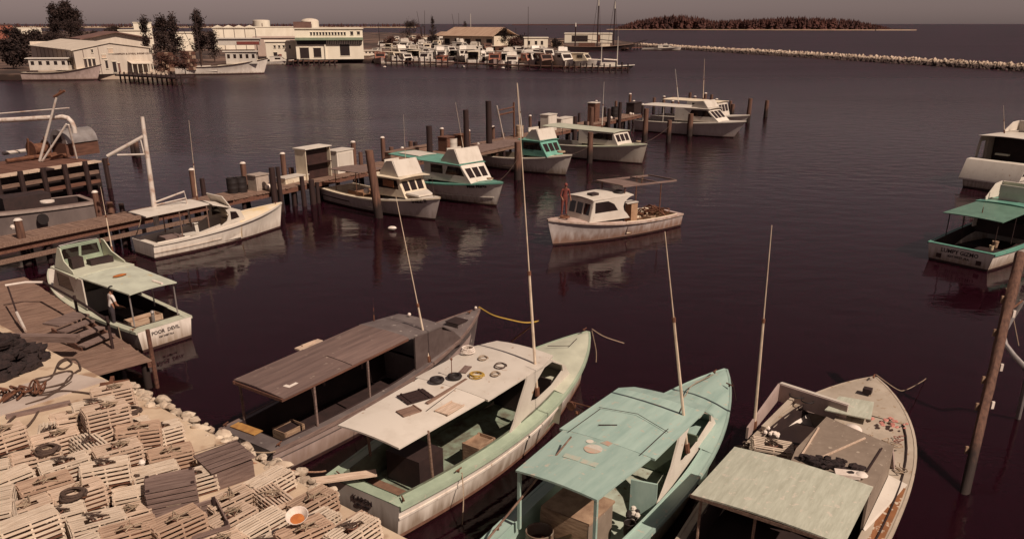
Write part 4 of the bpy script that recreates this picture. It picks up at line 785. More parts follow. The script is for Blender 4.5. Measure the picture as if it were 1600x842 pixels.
# ---- K: white cruiser, and the one behind it
K = Boat('cabin_cruiser', 'white cabin cruiser with long white hardtop at the far end of the pier', 12.4, 3.9, 1.1, 1.75, (14.5, 93.3), -41, cat='cabin cruiser', rake=1.6)
K.hull(mat('cruiser_hull', (.60, .52, .48), (.50, .43, .39), 1.0, (1, 1, .3), .35, stain=((.3, .2, .15), .1, .5)), rail=WHITE); K.decks(WHITE, WHITE, DARK, wb=.3, xd=5.4, fl=.35, fore=WHITE)
cabin(K, 5.0, 10.0, 1.6, 1.15, 1.45, 2.75, 1.5, WHITE, WHITE, [(6.6, 9.2, 'tri')], 3, roof=(.9, 8.9), roofw=.14); fly(K, 7, 8.6, 1.2, 2.87, 3.55, WHITE, rake=.6, side=1.3, seat=False)
for x, y in ((1.1, -1.6), (1.1, 1.6), (3.6, -1.6), (3.6, 1.6)): K.post(x, y, 1.1, 2.75, .03, WHITE)
K.whip((4.0, .8, 2.9), K.tip(1037, 108, 8.5), .05, m=WHITE, joint=.5)
K2 = Boat('cabin_cruiser', 'second white cruiser mostly hidden behind the hardtop cruiser', 11.5, 3.6, 1.1, 1.8, (17.0, 98.2), -41, cat='cabin cruiser', rake=1.4)
K2.hull(WHULL, rail=WHITE); K2.decks(WHITE, WHITE, DARK, wb=.3, xd=4.8, fl=.35, fore=WHITE); cabin(K2, 4.6, 8.6, 1.45, 1.1, 1.5, 2.95, .5, WHITE, CREAM, [(5.2, 6.4, 'sq'), (6.7, 8.3, 'sq')], 3, roof=(1.5, 8.3), roofw=.12)
K2.whip((5.5, .5, 3.0), K2.tip(1101, 92, 9.5), .05, joint=.5)
# ---- M: small cabin boat in open water
M_ = Boat('crab_boat', 'small white cabin boat drifting alone in open water, traps gear aft', 9.2, 2.9, .75, 1.45, (9.15, 47.5), -142.5, cat='fishing boat', rake=.55, sag=.05, pw=2.4)
M_.hull(mat('old_white_hull', (.62, .54, .50), (.48, .40, .37), 1.5, (1, 1, .4), .5, stain=((.22, .12, .08), .3, .9)), rail=mat('dirty_white_rail', (.5, .4, .34), (.3, .2, .15), 4)); M_.decks(PINKG, CREAM, mat('rusty_floor', (.3, .17, .1), (.2, .1, .06), 3), wb=.2, xd=4.6, fl=.25, fore=mat('pinkish_deck', (.6, .47, .41), (.45, .32, .26), 2, spots=((.25, .1, .06), 3, .62)))
cabin(M_, 4.3, 7.1, 1.15, .95, 1.1, 2.3, .28, WHITE, WHITE, [(5.15, 6.75, 'arch')], 3, roof=(4.1, 6.95), roofw=.04, arch=True, bulk=True)
mb = MB(); mb.slab([[(4.7, -1.2, 2.86), (4.7, .9, 2.86)], [(3.2, -1.2, 2.8), (3.2, .9, 2.8)]], .05); mb.build('grey_roof_sheet', WOODG, M_.root)
mb = MB()
for y in (-1.2, .9): mb.beam((4.7, y, 2.8), (.4, y, 2.66), .07, .09)
for x in (3.2, 2.0, .5): mb.beam((x, -1.2, 2.78 - (3.2 - x) * .03), (x, .9, 2.78 - (3.2 - x) * .03), .06, .07)
mb.build('canopy_frame', WOODG, M_.root)
for x, y in ((4.4, -1.0), (4.4, .8), (1.6, -1.05), (1.6, .85)): M_.post(x, y, .8, 2.75, .03, RUST)
M_.boxpart((2.9, -.1, .95), (.5, .5, 1.2), mat('tan_console', (.40, .25, .15), (.3, .17, .1), 3), 'console'); M_.boxpart((3.1, -.1, 1.6), (.9, .6, .05), WHITE, 'console_top'); M_.boxpart((6.2, .2, 2.47), (.5, .4, .12), DARK, 'roof_hatch')
tangle('rusty gear and traps piled in the stern of the drifting cabin boat', M_.at(1.2, 0, .55), 1.6, 1.6, 60, RUST, .035, M_.hd, 'gear', 6, .5)
fish_box('fish_crate', 'brown crate in the cockpit of the drifting cabin boat', 'crate', M_.at(2.0, .5, .3), M_.hd + .3, (.7, .5, .5), BURLAP, BURLAP)
tire('black tire on the cabin top of the drifting boat', M_.at(4.6, .55, 2.45), .22, .08); coil('rusty coil on the bow of the drifting cabin boat', M_.at(8.1, .1, 1.4), .25, RUST, 3, .04)
M_.whip((3.2, .85, 2.8), (3.1, .9, 3.6), .015, joint=.4)
# ---- N, O: right edge
N_ = Boat('fishing_boat', 'white boat with green roof and two-line lettering on its transom, at the right edge', 9.6, 3.65, .85, 1.5, (21.75, 38.35), 38, cat='fishing boat', rake=.5)
N_.hull(WHULL, rail=TEAL, railw=.08); N_.decks(TEAL, DARK, DARK, wb=.2, wt=.25, xd=6.0, fl=.2, fore=WHITE); N_.transom_text([('LUMPY GIZMO', .27, .53), ('KEY WEST, FLA.', .15, .33)])
N_.canopy(.55, 4.0, 1.4, 1.35, 2.3, 2.42, OLIVET, .04, .04)
for x, y in ((.8, 1.15), (.8, -1.15), (2.6, -1.2), (2.6, 1.2)): N_.post(x, y, .9, 2.3, .025, DWOOD)
cabin(N_, 4.1, 7.0, 1.35, 1.0, 1.1, 2.42, .6, WHITE, TEAL, [(5.0, 6.4, 'tri')], 3, roof=(4.02, 6.6)); fly(N_, 4.5, 6.5, 1.1, 2.5, 3.3, WHITE, rake=.5, side=1.6)
for sg in (1, -1): N_.boxpart((-.03, sg * .95, .32), (.06, .22, .2), BOOT, 'scupper')
N_.whip((1.6, 0, 2.35), (1.6, 0, 2.9), .015)
for i, (x, y, m, l) in enumerate(((1.0, -.1, ORANGE, 'orange fish tray on the dark floor of the green-roofed boat'), (1.3, -1.0, BURLAP, 'small tan bucket beside the starboard rail of the green-roofed boat'))):
    mb = MB(); mb.box((0, 0, .05), (.5, .2, .1)) if i == 0 else mb.cyl((0, 0, 0), (0, 0, .3), .12, .15, n=10); tag(mb.build('fish_tray' if i == 0 else 'bucket', m), l, 'tray' if i == 0 else 'bucket', loc=N_.at(x, y, .22 if i == 0 else .9), rz=.4)
barrel('second tan bucket at the after corner of the green-roofed boat', N_.at(.7, -1.1, .88), .1, .22, mat('tan_plastic', (.5, .4, .25), (.4, .3, .2), 4), 'bucket')
O_ = Boat('cabin_cruiser', 'white cruiser with tall dark-windowed bridge beyond the green-roofed boat, right edge', 12.5, 4.3, 1.0, 2.0, (33.6, 57.4), 36, cat='cabin cruiser', rake=1.3, tr=.9)
O_.hull(WHULL, rail=WHITE); O_.decks(WHITE, WHITE, DARK, wb=.35, wt=.5, xd=5.0, fl=.5, fore=WHITE)
cabin(O_, 2.6, 9.0, 1.8, 1.4, 1.5, 3.5, .9, WHITE, WHITE, [(3.4, 5.5, 'sq'), (5.8, 8.4, 'sq')], 3, roof=(1.2, 8.4), roofw=.1, bulk=False); fly(O_, 4, 6.6, 1.5, 3.6, 4.3, WHITE, side=2.0); O_.boxpart((3.2, 0, 2.3), (.05, 3.2, 2.1), DARK, 'saloon_door')
for sg in (1, -1): O_.side_panel(1.2, 1.85, 2.6, 1.85, [(1.2, 1.35), (2.6, 1.4), (2.6, 3.5), (1.5, 3.5), (1.25, 2.6)], [[(1.5, 1.9), (2.35, 1.9), (2.35, 3.1), (1.7, 3.1)]], WHITE, sg=sg, pane=False)
mb = MB(); mb.slab([[(-.3, -2.0, .7), (-.3, 0, .7), (-.3, 2.0, .7)], [(.45, -2.05, 1.95), (.45, 0, 1.95), (.45, 2.05, 1.95)], [(1.0, -2.0, 2.0), (1.0, 0, 2.0), (1.0, 2.0, 2.0)]], .1); mb.build('raked_stern_panel', WHITE, O_.root)  # panel added with a tilt that catches the sun and brightens the stern
O_.boxpart((1.6, .2, 2.35), (.3, .9, .12), MINT, 'fish_tray_rack')
O_.whip((3.5, 1.2, 3.6), O_.tip(1556, 165, 8.5), .03); O_.whip((3.8, -.6, 3.6), O_.tip(1588, 158, 9), .05, m=WHITE)

# ---- people
def person(label, loc, rz, joints, colours, cap=None):
    """one continuous body grown from a skeleton; colours(z, x, y) picks the clothing by height"""
    me = bpy.data.meshes.new('body'); vs = [j[0] for j in joints]; es = [(i, j[2]) for i, j in enumerate(joints) if j[2] is not None]
    me.from_pydata(vs, es, []); o = bpy.data.objects.new('body', me); COL.objects.link(o)
    sk = o.modifiers.new('s', 'SKIN'); sk.use_smooth_shade = True
    for i, j in enumerate(joints): me.skin_vertices[0].data[i].radius = (j[1], j[1] * (.75 if i in (0, 1, 2) else 1))
    me.skin_vertices[0].data[0].use_root = True; ss = o.modifiers.new('d', 'SUBSURF'); ss.levels = 1
    dg = bpy.context.evaluated_depsgraph_get(); m2 = bpy.data.meshes.new_from_object(o.evaluated_get(dg)); bpy.data.objects.remove(o); m2.name = 'body'
    b = bpy.data.objects.new('body', m2); COL.objects.link(b); m2.materials.clear()
    for m in (SKIN, colours[0], colours[1], BLACK): m2.materials.append(m)
    for p in m2.polygons:
        c = p.center; nearest = min(range(len(vs)), key=lambda i: (Vector(vs[i]) - c).length); p.material_index = joints[nearest][3]
    t = thing('person', label, 'person', loc, rz); b.parent = t
    hd = Vector(vs[3]); mb = MB(); mb.ball(hd + Vector((-.025, 0, .045)), .108, n=12, sq=(1, .85, .95)); mb.build('hair' if not cap else 'cap', cap or HAIR, t)
    mb = MB(); mb.cyl(hd + Vector((.09, 0, -.01)), hd + Vector((.125, 0, -.03)), .018, .01, n=6); mb.build('nose', SKIN, t)
    for s in (1, -1): mb = MB(); mb.ball(hd + Vector((.085, s * .035, .02)), .012, n=6); mb.build('eye', BLACK, t); mb = MB(); mb.ball(hd + Vector((0, s * .088, 0)), .025, n=6, sq=(1, .4, 1.4)); mb.build('ear', SKIN, t)
    return t
def man(dz=0, lean=0.0, arm=((.12, -.26, 1.1), (.3, -.24, 1.0)), armL=((.05, .27, 1.12), (.2, .27, .95)), sleeve=0):
    lx = lambda z: lean * max(0, z - .9)
    J = [((0, 0, .95), .15, None, 2), ((lx(1.2), 0, 1.18), .14, 0, 1), ((lx(1.42), 0, 1.42), .11, 1, 1), ((lx(1.62) + .03 + lean * .1, 0, 1.63), .095, 7, 0),
         ((lx(1.4), .19, 1.4), .06, 2, 1), ((armL[0]), .045, 4, sleeve), ((armL[1]), .035, 5, 0), ((lx(1.5) + .01, 0, 1.51), .055, 2, 0),
         ((lx(1.4), -.19, 1.4), .06, 2, 1), ((arm[0]), .045, 8, sleeve), ((arm[1]), .035, 9, 0),
         ((0, .1, .86), .095, 0, 2), ((.03, .11, .48), .065, 11, 2), ((-.02, .12, .1), .045, 12, 2), ((.14, .13, .04), .04, 13, 3),
         ((0, -.1, .86), .095, 0, 2), ((-.01, -.11, .48), .065, 15, 2), ((-.05, -.12, .1), .045, 16, 2), ((.11, -.13, .04), .04, 17, 3)]
    for a, e in ((5, 6), (9, 10)):     # palm, four fingers and a thumb
        E0, H0 = Vector(J[a][0]), Vector(J[e][0]); d = (H0 - E0).normalized(); s = Vector((0, 1, 0)); pb = H0 + d * .07; k = len(J); J.append((tuple(pb), .03, e, 0))
        for q, ln in enumerate((.07, .085, .08, .06)):
            f0 = pb + s * (-.03 + .02 * q) + d * .03; J.append((tuple(f0), .011, k, 0)); J.append((tuple(f0 + d * ln * .6 - Vector((0, 0, .02))), .009, len(J) - 1, 0))
        J.append((tuple(H0 + d * .03 + s * .045), .012, e, 0))
    return J
person('black-haired man in a white shirt standing aboard the pale green boat', E_.at(1.65, 1.02, .42), E_.hd - 1.7, man(lean=.15), (SHIRT, TROUS))
person('man in reddish brown clothes standing on the bow of the drifting cabin boat', M_.at(7.75, -.35, 1.42), M_.hd + 1.2, man(lean=.25, sleeve=1), (REDC, mat('red_brown_trousers', (.25, .07, .05), (.16, .045, .035), 5)), REDC)
# ---------------------------------------------------------------- quay, wooden dock, traps
ea = P(170, 595, QZ); eb_dir = Vector((math.cos(R(-38.5)), math.sin(R(-38.5)), 0)); en = Vector((-eb_dir.y, eb_dir.x, 0))   # along the edge, and towards the water
def qp(s, d, z=0): v = ea + eb_dir * s + en * d; v.z = z; return v       # s metres along the edge from the dock, d towards the water
qpts = [qp(-12, 0), qp(0, 0), qp(5.5, 0), qp(7, -.1), qp(18, -.1), qp(18, -25), qp(-12, -25)]
prism('quay', [(p.x, p.y) for p in qpts], -2, QZ, CONC)
random.seed(31)
rk = thing('quay_edge_rocks', 'rough pale rocks along the waterside edge of the concrete quay', 'rocks', (0, 0, 0))
for i in range(280):
    mb = MB(); s_ = random.uniform(.1, 9.5); r = random.uniform(.05, .15); c = qp(s_, random.uniform(-.12, .3), QZ - random.uniform(-.04, .45)); mb.ball((0, 0, 0), r, n=8, sq=(random.uniform(.9, 1.6), 1, random.uniform(.6, .9)), jit=.22); o = mb.build('rock', ROCK, rk); o.location = c
prism('quay_apron', [tuple(qp(a, b)[:2]) for a, b in ((-1.6, -.5), (-.02, -.03), (.03, -4.2), (-1.6, -4.2))], QZ + .002, QZ + .03, mat('pale_concrete', (.48, .395, .335), (.38, .30, .25), 1.2, rough=.9, bump=.2, bscale=20))
# wooden dock with its boards
DZ = 1.0
dk = thing('wooden_dock', 'low wooden dock of grey-brown boards beside the lettered pale green boat', 'dock')
d0, d1 = P(238, 563, DZ), P(95, 470, DZ)      # outer tip and inner end of the water side
ax = (d1 - d0).normalized(); bxn = Vector((-ax.y, ax.x, 0)); bxn = bxn if bxn.y < 0 or bxn.x < 0 else -bxn
if (P(175, 583, DZ) - d0).dot(bxn) < 0: bxn = -bxn
Ld = 13.0; bwid = .19
pm = MB(); pm.box((0, 0, 0), (2.9, bwid - .015, .05)); pl0 = None
nb = int(Ld / bwid)
for i in range(nb):
    c = d0 + ax * (i * bwid + .1) + bxn * (1.45 + random.uniform(-.03, .03))
    if pl0 is None: pl0 = o = pm.build('plank', WOOD, dk)
    else: o = pl0.copy(); COL.objects.link(o); o.parent = dk
    o.location = c + Vector((0, 0, random.uniform(-.006, .006))); o.rotation_euler = (random.uniform(-.01, .01), 0, math.atan2(bxn.y, bxn.x))
mb = MB(); mb.beam(d0 + bxn * .1 - Vector((0, 0, .12)), d0 + ax * Ld + bxn * .1 - Vector((0, 0, .12)), .12, .18); mb.beam(d0 + bxn * 2.7 - Vector((0, 0, .12)), d0 + ax * Ld + bxn * 2.7 - Vector((0, 0, .12)), .12, .18); mb.build('stringer', WOODR, dk)
for q in (.3, 3.5, 7): mb = MB(); c = d0 + ax * q + bxn * .15; mb.cyl((c.x, c.y, -1.5), (c.x, c.y, .92), .12, n=10); mb.build('dock_post', PILE, dk)
# deck behind (towards the land)
dk2 = thing('upper_deck', 'higher board deck reaching out of frame at the left edge', 'dock')
pm = MB(); pm.box((0, 0, 0), (5.5, bwid - .015, .05)); pl0 = None
for i in range(34):
    c = d0 + ax * (3.2 + i * bwid) + bxn * 5.75
    if pl0 is None: pl0 = o = pm.build('plank', WOODR, dk2)
    else: o = pl0.copy(); COL.objects.link(o); o.parent = dk2
    o.location = c + Vector((0, 0, .0)); o.rotation_euler = (0, 0, math.atan2(bxn.y, bxn.x))
# steps from quay to dock
st = thing('wooden_steps', 'short flight of weathered wooden steps down from the quay to the dock', 'steps')
s0 = P(80, 510, QZ + .05); s1 = P(128, 545, DZ + .1); wv = (P(120, 490, QZ) - P(75, 507, QZ)); wv.z = 0; wv = wv.normalized() * 1.25; run = (s1 - s0); run.z = 0
for k in range(4):
    a = s0 + run * (k / 3.0); z = QZ + .1 - (QZ - DZ - .0) * (k / 3.6); mb = MB(); mb.beam((a.x, a.y, z), (a.x + wv.x, a.y + wv.y, z), .34 if k else .75, .06); mb.build('tread', WOODG, st)
mb = MB(); dz_ = Vector((0, 0, .14)); e1 = Vector((s1.x, s1.y, DZ + .05)); mb.beam(s0 - dz_, e1, .05, .2); mb.beam(s0 + wv - dz_, e1 + wv, .05, .2); mb.build('stringer', WOODR, st)
# dark hand rail along the dock with a bright curved end
rl = thing('dock_handrail', 'curved pipe rail, white at its end and dark further on, beside the dock', 'railing')
tp = [P(8, 446, 2.0), P(40, 441, 2.0), P(68, 441, 2.0)]; mb = MB(); mb.tube(tp, .045, 8); mb.build('white_rail', STEEL, rl)
tp2 = [P(68, 441, 2.0), P(95, 455, 2.0), P(130, 475, 2.0), P(170, 503, 2.0)]; mb = MB(); mb.tube(tp2, .045, 8); mb.build('dark_rail', DWOOD, rl)
for a in (P(117, 468, 2.0), P(168, 501, 2.0)): mb = MB(); mb.cyl((a.x, a.y, DZ), (a.x, a.y, 2.15), .05, n=8); mb.build('rail_post', DWOOD, rl)
mb = MB(); mb.cyl(P(12, 448, 2.0), P(26, 488, 1.5), .03, n=7); mb.cyl(P(26, 488, 1.5), P(40, 517, 1.2), .05, n=7, m=1); mb.build('brace', [DWOOD, STEEL], rl)
pz = d0 + ax * .1 - bxn * .05; mb = MB(); mb.cyl((pz.x, pz.y, -1.5), (pz.x, pz.y, height_at(pz.x, pz.y, 515)), .07, n=8); tag(mb.build('mooring_stake', WOODR), 'thin reddish stake standing at the outer tip of the wooden dock', 'stake')
mb = MB(); mb.beam((0, 0, 0), (2.5, 0, 0), .3, .2); a = P(0, 527, 1.75); o = tag(mb.build('long_beam', WOODG), 'thick grey beam lying at the left edge above the quay', 'beam', loc=a, rz=R(-2))
# dark netting heap and gear at the left edge
random.seed(41); mb = MB()
for i in range(260): a = random.random() * 6.28; q = random.random() ** .5; hh = 1.1 * (1 - q * q); mb.ball((1.25 * q * math.cos(a), .75 * q * math.sin(a), hh * random.uniform(.3, 1)), random.uniform(.1, .26), n=7, sq=(1.4, 1, .6), jit=.35)
tag(mb.build('net_heap', TARP), 'big heap of black netting at the left edge of the quay', 'net', loc=P(6, 578, QZ), rz=R(70))
tangle('sticks and rope tangled at the foot of the black netting', P(26, 622, QZ), 1.4, .7, 50, RUST, .03, .4, 'gear', 5, .35)
mb = MB(); mb.beam((0, 0, .05), (1.5, 0, .05), .14, .1); tag(mb.build('loose_timber', WOODG), 'short grey timber lying on the concrete below the black netting', 'timber', loc=P(10, 654, QZ), rz=R(35))
def grope(label, px, m=ROPE, r=.028, z=QZ + .03): return rope(label, [P(x, y, z + .02 * (i % 3)) for i, (x, y) in enumerate(px)], r, m)
grope('dark hose looped in two figures on the pale concrete', [(40, 618), (75, 616), (95, 605), (107, 590), (120, 580), (126, 575), (118, 562), (100, 563), (90, 572), (100, 576), (112, 567), (104, 560), (92, 566), (80, 590), (58, 597), (56, 592), (75, 588), (92, 582), (112, 580), (110, 592), (95, 600), (60, 608), (45, 606)])
grope('dark hose curving left to the picture edge on the quay', [(118, 632), (100, 631), (80, 634), (62, 641), (52, 655), (40, 667), (20, 671), (10, 668), (14, 658), (30, 645)])
grope('dark hose running from the coil towards the traps', [(40, 632), (70, 622), (90, 611), (120, 612), (150, 616), (163, 620), (167, 626)])
grope('thin dark line from the netting across the concrete', [(38, 618), (60, 615), (90, 608), (112, 596)], r=.018)
mb = MB(); mb.box((0, 0, .06), (.75, .1, .12)); mb.box((-.1, .25, .05), (.1, .5, .1)); tag(mb.build('mooring_cleat', RUST), 'dark iron mooring cleat near the quay edge', 'cleat', loc=P(180, 602, QZ), rz=R(20))
mb = MB(); mb.box((0, 0, .08), (.6, .12, .16)); mb.box((.1, -.2, .04), (.5, .3, .06)); tag(mb.build('iron_bracket', RUST), 'rusty iron bracket lying by the quay edge above the traps', 'bracket', loc=P(190, 618, QZ), rz=R(-5))

# lobster traps of laths
def make_trap(seed, m=WOODL, nm='lobster_trap', hole=True):
    random.seed(seed); t = thing(nm, 'x', 'lobster trap'); L, Wb, Wt, H = .95, .62, .52, .42
    fr = MB()
    for x in (-L / 2 + .03, 0, L / 2 - .03):
        fr.beam((x, -Wb / 2, .03), (x, Wb / 2, .03), .035, .05); fr.beam((x, -Wt / 2, H - .03), (x, Wt / 2, H - .03), .035, .04)
        for s in (1, -1): fr.beam((x, s * (Wb / 2 - .02), .05), (x, s * (Wt / 2 - .02), H - .03), .035, .035)
    fr.build('frame', m, t)
    sl_ = MB(); nt_ = 7
    for k in range(nt_):
        y = -Wt / 2 + (k + .5) * Wt / nt_; j = random.uniform(-.012, .012); wv_ = Wt / nt_ * .55
        if hole and k == 3 or hole and k == 2:
            for c, ln in ((-L * .36, L * .26), (L * .36, L * .26)): sl_.box((c, y, H), (ln, wv_, .018), j)
        else: sl_.box((random.uniform(-.02, .02), y, H + random.uniform(-.002, .004)), (L + random.uniform(-.04, .02), wv_, .018), j)
    for s in (1, -1):
        for k in range(4):
            z = .05 + (k + .45) * (H - .05) / 4; y = Wb / 2 + (Wt - Wb) / 2 * (z / H); sl_.box((0, s * (y + .008), z), (L + random.uniform(-.03, .02), .016, .05))
        for k in range(4):
            z = .06 + k * .1; sl_.box((s * (L / 2 + .006), 0, z), (.016, Wb - .04 - .08 * z / H, .05))
    sl_.build('laths', m, t, 'stuff'); bt_ = MB(); bt_.box((0, 0, .015), (L - .03, Wb - .02, .02)); bt_.box((0, 0, .2), (.03, Wb - .1, .36)); bt_.build('inner_shade_board', RUST, t)  # dark boards added inside to give the shade between the laths
    if hole:
        f = MB(); f.tube(torus_pts((0, 0, H + .01), .1, 12), .014, 4); f.tube(torus_pts((0, 0, H - .08), .075, 12), .01, 4); f.beam((-.15, -.11, H - .01), (.15, -.11, H - .01), .02, .02); f.beam((-.15, .11, H - .01), (.15, .11, H - .01), .02, .02); f.build('funnel', WOODR, t)
        k = MB(); k.tube([(random.gauss(0, .12), random.gauss(0, .08), H + .02 + random.uniform(0, .05)) for _ in range(14)], .012, 4); k.build('line', ROPEL if seed % 2 else ROPE, t)
    return t
def add_floor(t): pass
WOODL2 = mat('dry_lath_wood', (.66, .545, .43), (.44, .34, .25), 2.5, (1, 12, 12), .85, bump=.3)
WOODL3 = mat('brown_lath_wood', (.49, .345, .245), (.30, .19, .13), 2.5, (1, 12, 12), .85, bump=.3)
protos = [make_trap(1, WOODL), make_trap(2, WOODL2), make_trap(3, WOODL3), make_trap(4, WOODL2, hole=False), make_trap(5, WOODL)]
used = [False] * len(protos)
def put_trap(label, loc, rz, group, k=None, tilt=(0, 0)):
    k = random.randrange(len(protos)) if k is None else k
    if not used[k]: o = protos[k]; used[k] = True; o['label'] = label
    else: o = copy_tree(protos[k]); o['label'] = label
    if group: o['group'] = group
    o.location = loc; o.rotation_euler = (tilt[0], tilt[1], rz); return o
random.seed(77)
def inpoly(x, y, poly):
    c = False; n = len(poly)
    for i in range(n):
        (x1, y1), (x2, y2) = poly[i], poly[(i + 1) % n]
        if (y1 > y) != (y2 > y) and x < (x2 - x1) * (y - y1) / (y2 - y1) + x1: c = not c
    return c
reg = [(-60, 720), (30, 700), (95, 655), (160, 632), (195, 628), (245, 665), (285, 715), (300, 760), (225, 760), (225, 842), (235, 900), (-60, 920)]
rgp = [tuple(P(x, y, QZ + .3)[:2]) for x, y in reg]
rows_ = {}
def tl(pile_, j, i, l, n):
    k = rows_.setdefault((pile_, j), {}); k.setdefault(i, len(k))
    r = sorted(set(q[1] for q in rows_ if q[0] == pile_)); lv = 'top' if l == n - 1 else 'lower'
    return f"{lv} lath lobster trap, {nth(k[i])} along {'the row nearest the camera' if j < -9 else nth(j + (10 if pile_ == 'large pile' else 9)) + ' row back'} of the {pile_}"
H1 = .43; cnt = 0; base_rz = R(36); u = Vector((math.cos(base_rz), math.sin(base_rz), 0)); v = Vector((-u.y, u.x, 0)); c0 = P(150, 740, QZ)
for i in range(-12, 13):
    for j in range(-14, 15):
        p = c0 + u * (i * 1.04 + random.uniform(-.05, .05) + (.5 if j % 2 else 0)) + v * (j * .68 + random.uniform(-.03, .03))
        if not inpoly(p.x, p.y, rgp): continue
        edge = not inpoly(p.x - .5, p.y + .5, rgp) or not inpoly(p.x + .6, p.y + .3, rgp)
        n = random.choice((1, 2)) if edge else random.choice((2, 2, 2, 3, 3))
        for l in range(n):
            if l < n - 2: continue
            put_trap(tl('large pile', j, i, l, n), (p.x + random.uniform(-.06, .06), p.y + random.uniform(-.06, .06), QZ + l * H1 + .01), base_rz + random.uniform(-.2, .2) + (math.pi / 2 if random.random() < .08 else 0), 'lobster traps in the large pile', tilt=(random.uniform(-.05, .05), random.uniform(-.05, .05)) if l else (0, 0)); cnt += 1
reg2 = [(325, 790), (400, 745), (450, 735), (520, 775), (560, 800), (600, 880), (560, 960), (250, 960), (240, 860)]
rgp2 = [tuple(P(x, y, QZ + .3)[:2]) for x, y in reg2]; base2 = R(48); u = Vector((math.cos(base2), math.sin(base2), 0)); v = Vector((-u.y, u.x, 0)); c0 = P(430, 800, QZ)
for i in range(-7, 8):
    for j in range(-8, 9):
        p = c0 + u * (i * 1.03 + (.4 if j % 2 else 0)) + v * (j * .68)
        if not inpoly(p.x, p.y, rgp2): continue
        n = random.choice((1, 1, 2))
        for l in range(n):
            put_trap(tl('smaller pile', j, i, l, n), (p.x + random.uniform(-.06, .06), p.y + random.uniform(-.06, .06), QZ + l * H1 + .01), base2 + random.uniform(-.15, .15) + (math.pi / 2 if random.random() < .12 else 0), 'lobster traps in the smaller pile', tilt=(random.uniform(-.04, .04), random.uniform(-.04, .04))); cnt += 1
print('traps', cnt)
put_trap('single lath lobster trap on the port side of the tan boat', D.at(5.0, 1.2, 1.12), D.hd - 1.15, None, 1, (.12, .1))
# grey crates of boards between the two piles
def board_crate(label, loc, rz, L, W, H, open_top=False, tilt=0):
    t = thing('board_crate', label, 'crate', loc, rz); t.rotation_euler[0] = tilt
    n = int(H / .11)
    for k in range(n):
        z = (k + .5) * H / n
        for s in (1, -1):
            mb = MB(); mb.box((0, s * W / 2, z), (L, .03, H / n * .72)); mb.build('board', WOODG, t)
            mb = MB(); mb.box((s * L / 2, 0, z), (.03, W - .035, H / n * .72)); mb.build('board', WOODG, t)
    if not open_top:
        k = int(W / .13)
        for q in range(k): mb = MB(); mb.box((0, -W / 2 + (q + .5) * W / k, H + .015), (L, W / k * .85, .025)); mb.build('board', WOODG, t)
    mb = MB()
    for sx in (1, -1):
        for sy in (1, -1): mb.box((sx * (L / 2 - .05), sy * (W / 2 - .05), H / 2), (.07, .07, H + .1))
    mb.build('corner_post', DWOOD, t); return t
board_crate('grey slatted crate between the two piles of traps', P(274, 800, QZ), R(24), .95, .7, .75, False)
board_crate('open grey crate in front of the slatted one at the bottom edge', P(300, 850, QZ), R(32), 1.3, 1.1, .55, True)
mb = MB(); mb.slab([[(0, 0, .5), (0, 1.1, .45)], [(1.0, 0, .55), (1.0, 1.1, .5)]], .03)
for k in range(5): mb.box((.5, .12 + k * .22, .56), (1.02, .015, .01))
mb.box((.5, .55, .22), (.9, 1.0, .44)); tag(mb.build('covered_crate', WOODG), 'low crate under a smooth grey board cover beside the gangplank pile', 'crate', loc=P(335, 770, QZ), rz=R(40))
mb = MB(); mb.grid([[(q * math.cos(a * .3491), q * math.sin(a * .3491), z) for a in range(18)] for q, z in ((.01, .02), (.12, .0), (.19, .1), (.21, .15), (.2, .15), (.17, .1), (.11, .03), (.01, .03))], 1, True, True); mb.cyl((0, -.03, .05), (0, -.03, .07), .13, n=16); tag(mb.build('plastic_pan', [ORANGE, FOAM]), 'orange and white round pan lying on the smaller pile of traps', 'pan', loc=P(466, 812, QZ + .95), rz=0).rotation_euler[0] = .35
mb = MB(); mb.ball((0, 0, 0), .07); tag(mb.build('trap_float', FOAM), 'small round white float on top of the large trap pile', 'float', loc=P(222, 722, QZ + .95))
for i, (x, y) in enumerate(((75, 705), (140, 652), (205, 645), (115, 775))): coil(['dark coil of rope on the left part of the trap pile', 'round dark rope coil on a trap at the top of the pile', 'rope coil on a trap next to the quay edge', 'rope coil on a trap near the bottom of the large pile'][i], P(x, y, QZ + H1 * 2 + .03), .22, ROPE, 4, .025)

# ---------------------------------------------------------------- the long pier
PA = Vector((-23.64, 37.0, 0)); PD = Vector((38.2, 58.5, 0)).normalized(); PN = Vector((-PD.y, PD.x, 0)); PZ = 1.3; PW = 2.3
pier = thing('pier', 'long narrow wooden pier on piles running diagonally across the harbour', 'pier')
Lp = 70.5; pw_ = .21; n = int((Lp + 8) / pw_); pm = MB(); pm.box((0, 0, 0), (PW, pw_ - .02, .05)); pl0 = None; random.seed(51); stf = MB()
for i in range(n):
    s_ = -8 + i * pw_; c = PA + PD * s_ + PN * (PW / 2 + random.uniform(-.05, .05))
    if i < 290:
        if pl0 is None: pl0 = o = pm.build('plank', WOOD, pier)
        else: o = pl0.copy(); COL.objects.link(o); o.parent = pier
        o.location = (c.x, c.y, PZ - .025 + random.uniform(-.008, .008)); o.rotation_euler = (0, 0, math.atan2(PN.y, PN.x))
    else: stf.box((c.x, c.y, PZ - .025), (PW, pw_ - .02, .05), math.atan2(PN.y, PN.x))
stf.build('planks', WOOD, pier, 'stuff')
for d_ in (.12, PW - .12):
    mb = MB(); mb.beam(PA - PD * 8 + PN * d_ + Vector((0, 0, PZ - .2)), PA + PD * Lp + PN * d_ + Vector((0, 0, PZ - .2)), .16, .28); mb.build('stringer', WOODR, pier)
